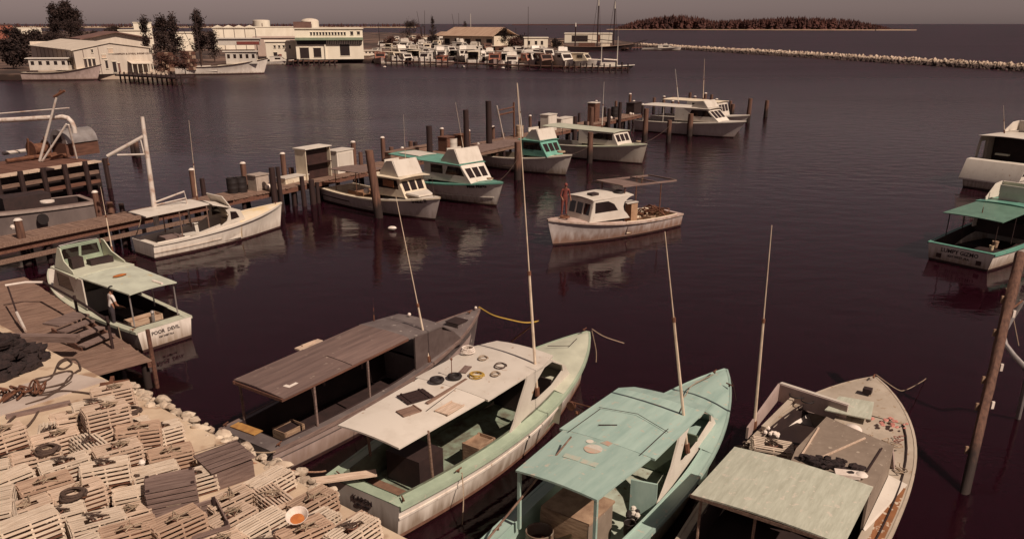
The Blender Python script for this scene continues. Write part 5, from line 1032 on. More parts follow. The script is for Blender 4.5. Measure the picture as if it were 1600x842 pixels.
for d_, z, w_ in ((-.06, PZ + .1, .16), (-.02, .62, .14)): mb = MB(); mb.beam(PA - PD * 8 + PN * d_ + Vector((0, 0, z)), PA + PD * 13 + PN * d_ + Vector((0, 0, z)), w_, .2); mb.build('fender_beam', WOOD, pier)
for k in range(20):
    s_ = -6 + k * 4; mb = MB()
    for d_ in (.3, PW - .3): q = PA + PD * s_ + PN * d_; mb.cyl((q.x, q.y, -2), (q.x, q.y, PZ - .34), .13, n=8)
    mb.build('bent', DWOOD, pier)
def pier_s(px, off):
    lo, hi = -8.0, 90.0
    for _ in range(40):
        m = (lo + hi) / 2; q = PA + PD * m + PN * off
        if Q(q.x, q.y, PZ)[0] < px: lo = m
        else: hi = m
    return lo
def pile(label, x, y, ztop, r, m=PILE, cap=False, lean=(0, 0), group=None, zb=-1.6):
    t = thing('pile', label, 'piling', (x, y, 0), 0, group); mb = MB(); n = 12; rows = []
    H = ztop - zb
    for i in range(7):
        f = i / 6; z = zb + H * f; rr = r * (1.12 - .2 * f); rows.append([(lean[0] * (z) + rr * random.uniform(.94, 1.06) * math.cos(a * 6.2832 / n), lean[1] * z + rr * random.uniform(.94, 1.06) * math.sin(a * 6.2832 / n), z) for a in range(n)])
    mb.grid(rows, 0, True, True); mb.add(rows[-1], [tuple(range(n))]); mb.build('shaft', m, t)
    if cap: mb = MB(); c = (lean[0] * ztop, lean[1] * ztop); mb.cyl((c[0], c[1], ztop - .02), (c[0], c[1], ztop + .07), r * 1.05, r * .6, n=12); mb.build('cap', PILECAP, t)
    return t
random.seed(61)
back = [(155, 300, 1), (175, 316, 0), (192, 318, 0), (305, 265, 1), (319, 279, 0), (384, 255, 1), (445, 240, 1), (457, 262, 0), (502, 227, 1), (509, 243, 0), (554, 222, 1), (564, 238, 0), (600, 215, 1), (612, 230, 0), (629, 231, 1), (642, 221, 0), (650, 222, 0), (691, 201, 1), (704, 215, 0), (733, 204, 1), (771, 198, 1), (786, 208, 0), (829, 181, 1), (843, 190, 0), (871, 184, 1), (886, 182, 0), (905, 177, 0), (931, 158, 1), (945, 168, 0), (962, 158, 0), (984, 147, 1), (990, 158, 1)]
for i, (px, py, cp) in enumerate(back):
    off = PW + .25; q = PA + PD * pier_s(px, off) + PN * off; h = height_at(q.x, q.y, py)
    pile(f"{'white-capped' if cp else 'dark uncapped'} piling, {nth(i)} from the left along the pier's far edge", q.x, q.y, h, random.uniform(.14, .19), PILE if cp or i % 2 else DWOOD, bool(cp), (random.uniform(-.02, .01), 0))
frontp = [(428, 262, .2, 1), (438, 261, .14, 1), (473, 276, .16, 1), (487, 281, .2, 1), (495, 285, .14, 1), (730, 172, .24, 1), (765, 158, .26, 1), (672, 197, .24, 1), (778, 222, .16, 1), (898, 182, .22, 1), (915, 190, .2, 1), (924, 168, .22, 0), (951, 170, .2, 1), (968, 160, .2, 1)]
for i, (px, py, r, dk_) in enumerate(sorted(frontp)):
    off = -.3; q = PA + PD * pier_s(px, off) + PN * off; h = height_at(q.x, q.y, py)
    pile(f"{'thick dark' if dk_ else 'brown'} piling on the near edge of the pier, {nth(i)} from the left", q.x, q.y, h, r, DWOOD if dk_ else PILE, False, (random.uniform(-.015, .01), 0))
free = [(592, 340, 235, .26, (-.085, 0), 0, 'tall leaning brown pile standing in the water before the cream boat'), (809, 281, 222, .27, (0, 0), 0, 'brown pile in the water before the teal wheelhouse boat'), (676, 306, 253, .22, (0, 0), 0, 'brown pile between the cream boat and the teal-decked boat'), (776, 262, 238, .16, (0, 0), 0, 'short brown pile behind the teal-decked boat bow'), (921, 255, 207, .24, (0, 0), 0, 'brown pile standing against the long green-roofed boat'), (1007, 222, 170, .26, (0, 0), 0, 'brown pile at the stern of the white hardtop cruiser'), (1044, 223, 188, .24, (0, 0), 0, 'short brown pile against the hull of the hardtop cruiser, nearer its stern'), (1077, 213, 178, .3, (0, 0), 0, 'thick brown pile against the middle of the hardtop cruiser'), (1168, 193, 154, .26, (.02, 0), 0, 'tall brown pile at the bow of the hardtop cruiser'), (1196, 183, 157, .26, (0, 0), 0, 'outermost pile standing alone in the water right of the cruisers'), (1143, 186, 163, .24, (0, 0), 0, 'dark reddish pile just behind the cruiser bow'), (216, 246, 221, .22, (0, 0), 0, 'left one of two short piles near the crane boom'), (209, 243, 224, .2, (0, 0), 0, 'right-hand neighbour in the pair of short piles by the crane boom')]
for px, yb, yt, r, ln, cp, lb in free:
    q = P(px, yb, 0); pile(lb, q.x, q.y, height_at(q.x, q.y, yt), r, PILE, False, ln)
farp = [(1004, 163), (1021, 153), (1036, 151), (1050, 151), (1050, 158), (1076, 145), (1084, 151), (1091, 155), (1100, 146), (1110, 148), (1118, 155), (1140, 158)]
for i, (px, yt) in enumerate(farp):
    q = P(px, 176 + (i % 3), 0); pile(f'{nth(i)} from the left of the dark piles grouped behind the two cruisers', q.x, q.y, height_at(q.x, q.y, yt), .2, PILE, i % 2 == 0, (0, 0))
# gear on the pier
def on_pier(px, off): q = PA + PD * pier_s(px, off) + PN * off; q.z = PZ; return q
rzp = math.atan2(PD.y, PD.x)
t = thing('pier_shed', 'white upright locker with dark open front standing on the pier', 'locker', on_pier(492, 1.3), rzp)
mb = MB(); L_, W_, H_s = 2.2, 1.0, 2.0
mb.box((-L_ / 2, 0, H_s / 2), (.05, W_, H_s)); mb.box((0, W_ / 2, H_s / 2), (L_, .05, H_s)); mb.box((L_ / 2, 0, H_s / 2), (.05, W_, H_s)); mb.build('wall', CREAM, t); mb = MB(); mb.box((0, 0, H_s + .04), (L_ + .2, W_ + .2, .06)); mb.build('roof', WHITE, t)
mb = MB(); mb.box((0, -.2, H_s / 2), (L_ - .08, .04, H_s - .05)); mb.box((0, -.4, H_s * .52), (L_ - .08, .5, .05)); mb.build('inside', BOOT, t)
def cabinet(px, off, L, W, H, m, label, roofm=None, name='pier_box', cat='box', rz=None):
    t = thing(name, label, cat, on_pier(px, off), rzp if rz is None else rz); mb = MB(); mb.box((0, 0, H / 2), (L, W, H)); mb.build('body', m, t); mb = MB(); mb.box((0, 0, H + .03), (L + .1, W + .1, .06)); mb.build('lid', roofm or m, t)
    mb = MB(); mb.box((0, -W / 2 - .012, H * .5), (L * .8, .02, H * .8)); mb.build('door', m, t); return t
cabinet(533, 1.5, 1.6, 1.0, 1.5, WHITE, 'white box-shaped locker on the pier behind the brown sunshade'); cabinet(405, 1.2, 1.0, .8, .9, mat('grey_drum', (.42, .34, .28), (.33, .26, .21), 3), 'pale grey box on the pier near the white canopy boat')
cabinet(458, 1.4, 2.0, .8, .35, CREAM, 'low white chest lying on the pier left of the upright locker', WHITE); cabinet(857, 1.4, 1.6, .9, 1.5, WHITE, 'white locker on the pier between two piles right of the tall radio mast'); cabinet(880, 1.5, 2.4, .9, .9, WHITE, 'long low white chest on the pier behind the green-roofed boat'); cabinet(927, 1.4, 1.0, .9, 1.9, WOODR, 'reddish upright box with white top on the pier behind the green-roofed boat', WHITE)
cabinet(700, 1.4, 1.4, .9, 1.1, WOODR, 'reddish crate on the pier behind the white windshield'); cabinet(722, 1.2, 1.0, .9, 1.1, RUST, 'rust-red box on the pier beside a tall dark piling'); cabinet(990, 1.3, 2.0, 1.0, 1.2, DARK, 'dark box at the outer end of the pier'); cabinet(640, 1.5, 5.0, .6, .7, WOOD, 'long brown bench box on the pier behind the teal-decked boat')
barrel('white drum on the pier above the teal-decked boat', on_pier(708, .9), .35, 1.0, WHITE); barrel('dark drum beside the pale grey box on the pier', on_pier(365, 1.6), .35, .9, BLACK); barrel('second dark drum on the pier near the cuddy boat', on_pier(378, 1.4), .35, .9, BLACK); barrel('drum on the pier behind the teal wheelhouse', on_pier(812, 1.2), .35, 1.0, mat('tan_drum', (.4, .3, .2), (.3, .2, .14), 3)); barrel('dark drum near the outer end of the pier', on_pier(960, 1.4), .4, 1.1, BLACK)
for i, px in enumerate((418, 421, 545, 560, 655, 748, 845, 955, 985)):
    mb = MB(); mb.ball((0, 0, .16), .17); mb.ball((.3, .1, .12), .13); tag(mb.build('round_float', [FOAM]), f'{nth(i)} cluster of round white floats from the left on the pier deck', 'floats', loc=on_pier(px, .6 + .1 * (i % 3)))
# second landing on the pier (behind I) with sawhorse derrick
ld = thing('pier_platform', 'square board platform raised on the pier behind the teal wheelhouse boat', 'platform', on_pier(770, -1.2), rzp)
for k in range(22): mb = MB(); mb.box((-4 + k * .36, 0, .28), (.33, 2.6, .05)); mb.build('plank', WOODG, ld)
mb = MB(); mb.box((0, 1.2, .12), (8, .12, .24)); mb.box((0, -1.2, .12), (8, .12, .24)); mb.build('beam', WOOD, ld)
for x in (-3.6, 0, 3.6): mb = MB(); mb.cyl((x, -1.1, -3), (x, -1.1, .2), .13, n=8); mb.build('leg', DWOOD, ld)
t = thing('derrick', 'small rusty A-frame derrick on the pier to the left of the tall mast', 'derrick', on_pier(798, 1.3), rzp); mb = MB(); mb.cyl((-1.1, 0, 0), (-2.2, 0, 3.0), .06, n=7, m=1); mb.cyl((.6, 0, 0), (.5, 0, 3.1), .09, n=7); mb.cyl((-1.9, 0, 2.2), (.5, 0, 2.3), .07, n=7); mb.cyl((-1.9, 0, 2.6), (.5, 0, 2.7), .05, n=7); mb.build('frame', [RUST, STEEL], t)
# white and rusty crane mast
cb_ = P(245, 352, PZ); ctop = height_at(cb_.x, cb_.y, 183); t = thing('crane_mast', 'rust-streaked white pole with a slanting boom, standing on the pier at left', 'crane', (cb_.x, cb_.y, PZ))
def crel(px, py, z): v = P(px, py, z); return v - Vector((cb_.x, cb_.y, PZ))
mb = MB(); mb.cyl((0, 0, 0), crel(222, 183, ctop * .985), .14, .1, n=10); mb.build('mast', STEEL, t)
def zc_(f): return PZ + (ctop - PZ) * f
def on_mast(f): a = Vector((0, 0, 0)); b = crel(222, 183, ctop * .985); return a.lerp(b, f)
m1, m2 = on_mast(.83), on_mast(.66); bt_ = m2 + Vector((-1.9, -.3, -.05)); mb = MB(); mb.cyl(m1, bt_, .085, n=8); mb.cyl(m2, bt_ + Vector((.5, .05, .05)), .05, n=7); mb.cyl(m1.lerp(bt_, .12) - Vector((0, 0, 0)), m2 + Vector((-.15, 0, .0)), .035, n=6); mb.build('boom', STEEL, t); mb = MB(); mb.cyl(bt_, bt_ - Vector((0, 0, .35)), .02, n=5); mb.ball(bt_ - Vector((0, 0, .4)), .07); mb.build('hook', RUST, t)
t = thing('davit_frame', 'low white pipe frame reaching right from the crane mast', 'davit', (cb_.x, cb_.y, PZ)); mb = MB(); a = on_mast(.2); e = a + Vector((1.45, .5, .55)); f_ = a + Vector((1.5, .52, -.1)); mb.tube([a + Vector((.1, 0, .1)), e, f_, (f_.x, f_.y, 0)], .05, 6); mb.cyl(a + Vector((.1, 0, -.05)), e + Vector((0, 0, -.35)), .035, n=6); mb.build('pipes', STEEL, t)
# leaning pile and pipe at the right edge
b0 = P(1507, 768, 0); zt_ = 6.2; tp_ = P(1588, 425, 4.6)
t = thing('fender_pile', 'long bare pile leaning at the right edge with chips and barnacled foot', 'piling', (b0.x, b0.y, 0)); mb = MB(); dv = tp_ - b0; random.seed(71); rows = []
ax_ = dv.normalized(); xx = Vector((0, 0, 1)).cross(ax_).normalized(); yy_ = ax_.cross(xx)
for i in range(-3, 13):
    f = i / 11; c = dv * f; rows.append([c + (xx * math.cos(a * .5236) + yy_ * math.sin(a * .5236)) * (.12 + .028 * f) * random.uniform(.86, 1.12) for a in range(12)])
mb.grid(rows, 0, True, True); mb.build('shaft', PILE, t)
for f, s_ in ((.17, .1), (.36, .12), (.48, .1), (.55, -.12), (.38, -.14), (.7, .14), (.8, -.1), (.86, .13)):
    c = dv * f + xx * (.17 * (1 if s_ > 0 else -1)); mb = MB(); mb.box(c, (.07, .05, .2)); mb.build('wood_chip', BURLAP if s_ > 0 else FOAM, t)
t = thing('curved_pipe', 'grey-white bent pipe beside the leaning pile at the right edge', 'pipe', P(1590, 560, 2.0)); base = t.location.copy(); mb = MB(); mb.cyl(P(1597, 470, 3.6) - base, b0 + dv * .80 - base, .03, n=6); mb.cyl(P(1567, 522, 2.6) - base, b0 + dv * .60 - base, .03, n=6); mb.build('bracket', RUST, t); mb = MB(); mb.tube([P(1597, 470, 3.6) - base, P(1588, 485, 3.3) - base, P(1576, 505, 2.9) - base, P(1567, 522, 2.6) - base, P(1571, 538, 2.4) - base, P(1584, 555, 2.2) - base, P(1600, 572, 2.0) - base, P(1606, 584, 1.6) - base, Vector((P(1608, 590, 1.2).x, P(1608, 590, 1.2).y, -1.5)) - base], .075, 8); mb.build('tube', SILVER, t); rope('thin pale line alongside the bent pipe', [P(1572, 450, 3.6), P(1580, 480, 3.2), P(1592, 540, 2.3)], .012, ROPEL)
# mooring lines
rope('yellow mooring rope from the bow of the dark boat into the water', [A.at(10.15, 0, 1.68), P(770, 492, 1.0), P(795, 499, .5), P(822, 504, .15), P(845, 501, -.05)], .03, ROPEY)
rope('thin brown line trailing from the bow of the white-roofed boat', [B.at(10.5, -.05, 1.72), P(945, 526, 1.3), P(975, 536, .9)], .016, ROPEL)
rope('line hanging down from the bow of the white-roofed boat', [B.at(10.4, -.1, 1.7), B.at(10.55, -.2, 1.0), B.at(10.5, -.25, .6)], .016, ROPEL)
rope('mooring line from the trap pile to the white-roofed boat stern', [qp(7.2, -.3, QZ + .1), B.at(.1, 1.3, .96)], .02, mat('red_brown_rope', (.35, .2, .13), (.22, .12, .08), 20), .12)
rope('mooring line from the quay to the starboard quarter of the dark boat', [qp(5.8, -.3, QZ + .05), A.at(.05, -1.15, .88)], .018, ROPEL, .1)
rope('dark line hanging from the starboard rail of the white-roofed boat', [B.at(1.9, -1.45, .98), B.at(1.6, -1.72, .5), B.at(1.3, -1.9, -.05)], .014, ROPEL)
rope('dark line looped over the side of the dark boat', [A.at(2.9, -1.15, .95), A.at(2.75, -1.42, .5), A.at(2.9, -1.5, .0)], .012, ROPE)
rope('pale line trailing from the bow of the tan boat', [D.at(10.3, 0, 1.75), P(1400, 607, 1.3), P(1415, 609, .9), P(1440, 596, .2), P(1448, 590, -.05)], .014, ROPEL)
rope('dark line at the bow of the seafoam boat', [C.at(10.5, -.05, 1.7), P(1145, 600, 1.2), P(1150, 625, .4)], .012, ROPE)

for bt, nm, xw in ((G, 'cream flybridge boat', 2.3), (H_, 'teal-decked boat', 2.5), (I_, 'teal wheelhouse boat', 2.5), (J_, 'long green-roofed boat', 2.6), (K, 'hardtop cruiser', 3.0)):
    for sg, side in ((1, 'port'), (-1, 'starboard')):
        a = bt.at(.15, sg * (bt.hb(0) - .1), bt.zs + .05); s_ = (a - PA).dot(PD) + sg * 1.2; e = PA + PD * s_ + PN * .1; e.z = PZ + .1
        rope(f'stern line from the {side} quarter of the {nm} to the pier', [a, e], .016, ROPE, .12)
for bt, nm, pq, zt in ((G, 'cream flybridge boat', (676, 306), 1.6), (H_, 'teal-decked boat', (809, 281), 1.7), (I_, 'teal wheelhouse boat', (921, 255), 1.6), (J_, 'long green-roofed boat', (1044, 223), 1.7)):
    q = P(*pq, 0); rope(f'slack bow line from the {nm} to a nearby pile', [bt.at(bt.L - .5, 0, bt.zb + .05), (q.x, q.y - .25, zt)], .014, ROPE, .25)
rope('stern line from the white canopy boat to the pier beside it', [F_.at(.1, 1.0, .85), PA + PD * 7 + Vector((0, 0, PZ + .05))], .016, ROPEL, .1)
rope('line from the pale green boat to the wooden dock', [E_.at(1.0, 1.2, .85), d0 + ax * 1.5 + bxn * .3 + Vector((0, 0, .05))], .018, ROPEL, .05)
# ---------------------------------------------------------------- left: work barge and grey hull
a_, b__ = P(-60, 286, 1.9), P(160, 252, 1.9); dv = (b__ - a_); dv.z = 0; Lb = dv.length; rzb = math.atan2(dv.y, dv.x)
t = thing('work_barge', 'long dark work barge with pale timber edge and fender beams at the left edge', 'barge', (a_.x, a_.y, 0), rzb)
mb = MB(); mb.box((Lb / 2, 3.6, .9), (Lb, 6.2, 1.86)); mb.build('hull', BDARK, t)
for k in range(16): mb = MB(); mb.box((Lb * (k + .5) / 16, .45, 1.875), (Lb / 16 - .03, .9, .09)); mb.build('edge_board', WOODL if k != 9 else DWOOD, t)
for z, m in ((1.25, WOOD), (.6, WOODR)): mb = MB(); mb.box((Lb / 2 - .2, -.03, z), (Lb - .6, .2, .22)); mb.build('fender_beam', m, t)
for k in range(7): mb = MB(); mb.cyl((Lb * k / 6.3 + .5, -.22, -1), (Lb * k / 6.3 + .5, -.22, 2.1), .17, n=8); mb.build('fender_post', DWOOD, t)
for k in range(9): mb = MB(); mb.box((Lb * (k + .5) / 9, 3.6, 1.86), (Lb / 9 - .05, 5.2, .06)); mb.build('deck_board', WOODR, t)
def atz(px, py, z): return P(px, py, z)
q = P(104, 246, 1.95) + Vector((0, 1.5, 0))
t = thing('boiler_tank', 'silver rounded tank on a brown box base, standing on the barge at left', 'tank', q, rzb); mb = MB(); rows = [[(x, math.cos(R(a)) * .95, .95 + max(0, math.sin(R(a))) * .95 if 0 <= a <= 180 else .95) for a in range(0, 181, 15)] for x in (-1.25, 1.25)]
mb.grid(rows, 0); mb.add(rows[0], [tuple(range(13))]); mb.add(rows[1], [tuple(range(13))]); mb.build('cover', SILVER, t); mb = MB(); mb.box((0, 0, .47), (2.6, 1.7, .94)); mb.build('base', WOODR, t); mb = MB(); mb.box((-1.27, 0, 1.25), (.03, .9, .5)); mb.build('vent', DARK, t)
q0 = P(62, 252, 1.95); t = thing('derrick', 'three-legged pale pole derrick with a rusty tip on the barge at left', 'derrick', q0); mb = MB()
dl = q0.y
def wp(px, py, y0):      # point of the place above the barge deck at depth y0
    lo, hi = 0, 40
    for _ in range(40):
        m = (lo + hi) / 2
        if P(px, py, m).y < y0: hi = m
        else: lo = m
    return P(px, py, lo)
mb.cyl((0, 0, 0), wpz(88, 153, dl) - q0, .09, .07, n=7); mb.cyl(wpz(66, 252, dl) - q0, wpz(104, 194, dl) - q0, .07, n=7); mb.cyl(wpz(120, 248, dl + 1) - q0, wpz(107, 195, dl) - q0, .07, n=7); mb.build('legs', STEEL, t)
mb = MB(); mb.cyl(wpz(84, 152, dl) - q0, wpz(101, 142, dl) - q0, .09, n=6); mb.cyl(wpz(90, 150, dl) - q0, wpz(95, 141, dl) - q0, .06, n=6); mb.build('tip', RUST, t)
base = wpz(10, 188, dl + 1); t = thing('discharge_pipe', 'thick white pipe running level and bending down over the silver tank', 'pipe', base); mb = MB(); mb.tube([wpz(x, y, dl + 1) - base for x, y in ((-40, 190), (10, 188), (60, 185), (98, 183), (106, 185), (112, 191), (116, 200), (117, 208))], .17, 10); mb.build('tube', STEEL, t)
base = wpz(10, 178, dl + 1.5); t = thing('boom_pole', 'thin pale pole above and parallel to the thick white pipe', 'pole', base); mb = MB(); mb.cyl(wpz(-40, 181, dl + 1.5) - base, wpz(108, 169, dl + 1.5) - base, .05, n=6); mb.build('pole', STEEL, t)
q = P(48, 250, 1.95) + Vector((0, 1.2, 0)); t = thing('winch', 'rusty winch between the derrick legs and the picture edge', 'winch', q, rzb); mb = MB(); mb.cyl((-.5, 0, .6), (.6, 0, .6), .4, n=12); mb.cyl((-.55, 0, .6), (-.5, 0, .6), .6, n=14); mb.cyl((.55, 0, .6), (.62, 0, .6), .6, n=14); mb.box((0, 0, .1), (1.5, 1.1, .2)); mb.beam((-.6, .4, 0), (-.6, 0, 1.4), .1, .1); mb.beam((.65, .4, 0), (.65, 0, 1.4), .1, .1); mb.build('drum', RUST, t)
for i, (x, y, m) in enumerate(((-5, 246, STEEL), (0, 258, RUST), (70, 252, RUST))):
    mb = MB(); mb.cyl((0, 0, .15), (3.8, 0, .15), .14, n=8); tag(mb.build('iron_pipe', m), ['pale pipe lying on the barge by the rusty winch', 'rust-coloured pipe lying nearest the edge of the barge', 'rusty pipe lying on the barge beneath the silver tank'][i], 'pipe', loc=P(x, y, 1.95) + Vector((0, .8, 0)), rz=rzb)
g0, g1 = P(146, 353, 0), P(-10, 378, 0); hd_ = math.degrees(math.atan2(g1.y - g0.y, g1.x - g0.x))
GH = Boat('work_boat', 'grey hulled work boat moored between barge and pier at the left edge', 11, 3.2, 1.35, 1.9, (g0.x - .6, g0.y + 1.3), hd_, cat='work boat', rake=.6, tr=.9)
GH.hull(mat('grey_hull', (.20, .155, .14), (.15, .115, .105), 1.5, (1, 1, .4), .6), rail=mat('grey_rail', (.36, .28, .24), (.25, .2, .17), 3), railw=.1); GH.decks(mat('grey_deck', (.25, .18, .15), (.18, .13, .11), 3), DARK, DARK, wb=.5, xd=8, fl=.4)
GH.boxpart((3.5, .1, 1.3), (2.4, 1.4, 1.6), DARK, 'engine_house'); mb = MB(); mb.cyl((3.2, 1.66, .9), (3.2, 1.78, .9), .3, n=12); mb.build('fender_tire', BLACK, GH.root)
mb = MB(); mb.cyl((0, 0, 0), (0, 0, .08), .35, n=14); tag(mb.build('white_basin', FOAM), 'white round basin in the dark beyond the grey hull', 'basin', loc=P(74, 316, 2.2))
for i, (x, y) in enumerate(((20, 355), (131, 354))): mb = MB(); mb.ball((0, 0, 0), .14); tag(mb.build('round_float', FOAM), ['small white float low beside the grey hull near the picture edge', 'small white float at the right end of the grey hull'][i], 'float', loc=P(x, y, 1.0))
t = pile('pale-banded pile standing against the pier in front of the grey hull', *P(34, 372, 1.3)[:2], 2.2, .2, PILE, True)

# ---------------------------------------------------------------- far shore: buildings
def wallbox(mb, L, W, H): mb.box((L / 2, W / 2, H / 2), (L, W, H))
def building(name, label, p0, p1, depth, H, wall, cat='building'):
    p0, p1 = Vector(p0), Vector(p1); d = p1 - p0; t = thing(name, label, cat, (p0.x, p0.y, 1.1), math.atan2(d.y, d.x)); return t, Vector((d.x, d.y, 0)).length
def opening(t, x, z, w, h, m=BDARK, y=None, nm='window', fr=True):
    y = (-.16 if t.name.startswith('seafood') else 0) if y is None else y
    mb = MB(); mb.box((x, y - .02, z + h / 2), (w, .06, h)); o = mb.build(nm, m, t)
    if fr:
        f = MB(); f.box((x, y - .06, z + h + .06), (w + .2, .1, .12)); f.box((x, y - .06, z - .05), (w + .2, .12, .1)); f.build('frame', BWHITE, o)
    return o
LM = Vector((0, 0, 0))
# warehouse with a long low gable front
w0 = P(121, 117.5, 1.1); w1 = w0 + Vector((.79, .61, 0)) * 14.8; t, L_ = building('seafood_warehouse', 'pale low-gabled warehouse lettered on its waterfront wall, far left shore', w0, w1, 22, 6, BGREY, 'warehouse')
Hc = 5.7; k_ = .45
wd = 50
mb = MB(); mb.plate((0, 0, 0), (1, 0, 0), (0, 0, 1), [(0, 0), (L_, 0), (L_, Hc - .6), (L_ * .48, Hc + .5), (0, Hc - .9)], (), .3); mb.box((.15, wd / 2, (Hc - .9) / 2), (.3, wd - .4, Hc - .9)); mb.box((L_ - .15, wd / 2, (Hc - .6) / 2), (.3, wd - .4, Hc - .6)); mb.box((L_ / 2, wd, Hc / 2), (L_, .3, Hc)); mb.build('wall', BGREY, t)
mb = MB(); mb.slab([[(-.5, -.4, Hc - .85), (-.5, wd, Hc - .85)], [(L_ * .48, -.4, Hc + .6), (L_ * .48, wd, Hc + .6)]], .2); mb.build('roof', BROOFM, t); mb = MB(); mb.slab([[(L_ * .48 + .01, -.4, Hc + .6), (L_ * .48 + .01, wd, Hc + .6)], [(L_ + .5, -.4, Hc - .55), (L_ + .5, wd, Hc - .55)]], .2); mb.build('roof', BROOFM, t)
mb = MB(); mb.slab([[(12, 52, Hc + .5), (12, 66, Hc + .5)], [(21, 52, Hc + 2.2), (21, 66, Hc + 2.2)], [(30, 52, Hc + .5), (30, 66, Hc + .5)]], .3); mb.build('rear_roof', BROWNR, t); mb = MB(); mb.plate((0, 59, 0), (1, 0, 0), (0, 0, 1), [(12.5, 0), (29.5, 0), (29.5, Hc + .3), (21, Hc + 1.9), (12.5, Hc + .3)], (), 12); mb.build('rear_wall', BGREY, t)
lettering('THOMPSON & O\'NEAL SHRIMP CO.', 1.05 * k_, mat('sign_brown', (.10, .055, .04), (.14, .08, .06), 6), t, (L_ * .745, -.2, Hc * .66), (1, 0, 0), (0, 0, 1), th=.05)
for x in (.12, .32): mb = MB(); mb.box((L_ * x, -.2, 2.7), (.09, .1, 5.2)); mb.build('downpipe', WOODG, t)
for x in range(9): mb = MB(); mb.box((-.04, 2 + x * 5, 2.5), (.08, .1, 5.0)); mb.build('wall_seam', WOODG, t)
for i in range(3): opening(t, L_ * (.13 + .055 * i), 1.2, L_ * .036, 1.9, nm='window')
opening(t, L_ * .40, 1.1, .45, 1.6); opening(t, L_ * .50, .3, .7, 2.1, nm='door'); opening(t, L_ * .56, .2, .4, 1.9, nm='door', m=BROWNR); opening(t, L_ * .48, 4.1, .9, .9, WOODL); opening(t, L_ * .38, 3.2, .8, .6, WOODL, nm='sign_board'); opening(t, L_ * .24, 4.3, .3, .6); opening(t, L_ * .80, 1.9, 1.3, .6)
mb = MB(); mb.slab([[(L_ * .68, -3.2, 2.1), (L_ * .68, -.2, 2.5)], [(L_ * .98, -3.2, 2.0), (L_ * .98, -.2, 2.4)]], .1); mb.build('lean_to_roof', BROOFM, t); mb = MB()
for q in range(5): mb.box((L_ * (.69 + .07 * q), -3.0, 1.0), (.15, .15, 2.0))
mb.build('lean_to_post', BWHITE, t)
# concrete wharf in front
prism('wharf', [tuple(P(x, y, 1.1)[:2]) for x, y in [(60, 117.5), (120, 116.7), (262, 114), (262, 110), (60, 112)]], -1, 1.3, mat('wharf_concrete', (.48, .38, .29), (.35, .26, .19), .6, rough=.9))
# dark jetty with posts in front of the trees
t = thing('timber_jetty', 'dark timber jetty on many short posts in front of the warehouse corner', 'jetty'); mb = MB(); j0, j1 = P(195, 117, 1.2), P(290, 122, 1.2); mb.beam(j0, j1, 4.5, .3); mb.build('deck', DWOOD, t)
for k in range(14): a = j0.lerp(j1, k / 13); mb = MB(); mb.cyl((a.x, a.y - 2.2, -1), (a.x, a.y - 2.2, 1.9), .16, n=6); mb.build('post', DWOOD, t)
# block buildings: name, label, px0, px1, base y, top y, depth(m), wall
def blk(name, label, x0, x1, yb, yt, depth, wall, roof=None, wins=(), cat='building', par=1.1, skew=0):
    p0 = P(x0, yb, par); kx = P(x1, yb, par); kr = kx.x / kx.y; al = math.atan2(-kr, 1) + R(2); ss_ = (kr * p0.y - p0.x) / (math.cos(al) - kr * math.sin(al)); p1 = p0 + Vector((math.cos(al), math.sin(al), 0)) * ss_; t, L = building(name, label, p0, p1, depth, 0, wall, cat); H = height_at(p0.x, p0.y, yt) - par
    mb = MB(); mb.box((L / 2, depth / 2, H / 2), (L, depth, H)); mb.build('wall', wall, t); mb = MB(); mb.box((L / 2, depth / 2, H + .15), (L + .6, depth + .6, .3)); mb.build('roof', roof or wall, t)
    for (fx, fz, fw, fh, m) in wins: opening(t, L * fx, H * fz, L * fw, H * fh, m, nm='window')
    return t, L, H
blk('white_house', 'white building with tall narrow front left of the feathery pine', 191, 240, 84, 48.5, 14, BWHITE, wins=[(.2, .45, .07, .3, BDARK), (.5, .45, .07, .3, BDARK), (.75, .45, .07, .3, BDARK)])
blk('white_tower_house', 'taller white block rising behind the feathery pine', 213, 241, 70, 36, 10, BWHITE, wins=[(.35, .55, .1, .3, BDARK), (.7, .6, .1, .2, BDARK)])
blk('low_white_house', 'low white roofed house glimpsed between the pines', 277, 305, 80, 52, 14, BWHITE)
t, L, H = blk('boat_shed', 'long white warehouse with stepped roof behind the large trawler', 336, 402, 78, 45, 30, BWHITE, wins=[])
for q in range(4): mb = MB(); x = L * (q + .5) / 4; mb.plate((x, -.1, H), (1, 0, 0), (0, 0, 1), [(-L / 8, 0), (L / 8, 0), (L / 8.5, .5), (0, 1.3), (-L / 8.5, .5)], (), .4); mb.build('gable', BWHITE, t)
for q in range(1, 4): mb = MB(); mb.box((L * q / 4, -.08, H / 2), (.18, .12, H)); mb.build('seam', WOODG, t)
t, L, H = blk('long_white_wing', 'long white upper storey linking the tank and the big fish house', 398, 464, 62, 43, 24, BWHITE)
blk('pale_brick_wing', 'pinkish lower wing with window strip below the long white storey', 399, 466, 88, 60, 18, mat('pinkish_wall', (.50, .38, .31), (.42, .31, .25), .3), wins=[(.5, .55, .03, .2, BDARK), (.57, .55, .03, .2, BDARK), (.64, .55, .03, .2, BDARK), (.78, .5, .04, .25, BDARK), (.88, .5, .04, .25, BDARK)])
t, L, H = blk('fish_house', 'big white two-storey fish house with dark upper window band and green fascia', 464, 569, 93.5, 46, 26, BWHITE)
for i in range(12): opening(t, L * (.24 + .045 * i), H * .80, L * .026, H * .10)
opening(t, L * .84, H * .80, .8, H * .12); opening(t, L * .94, H * .82, .8, H * .1)
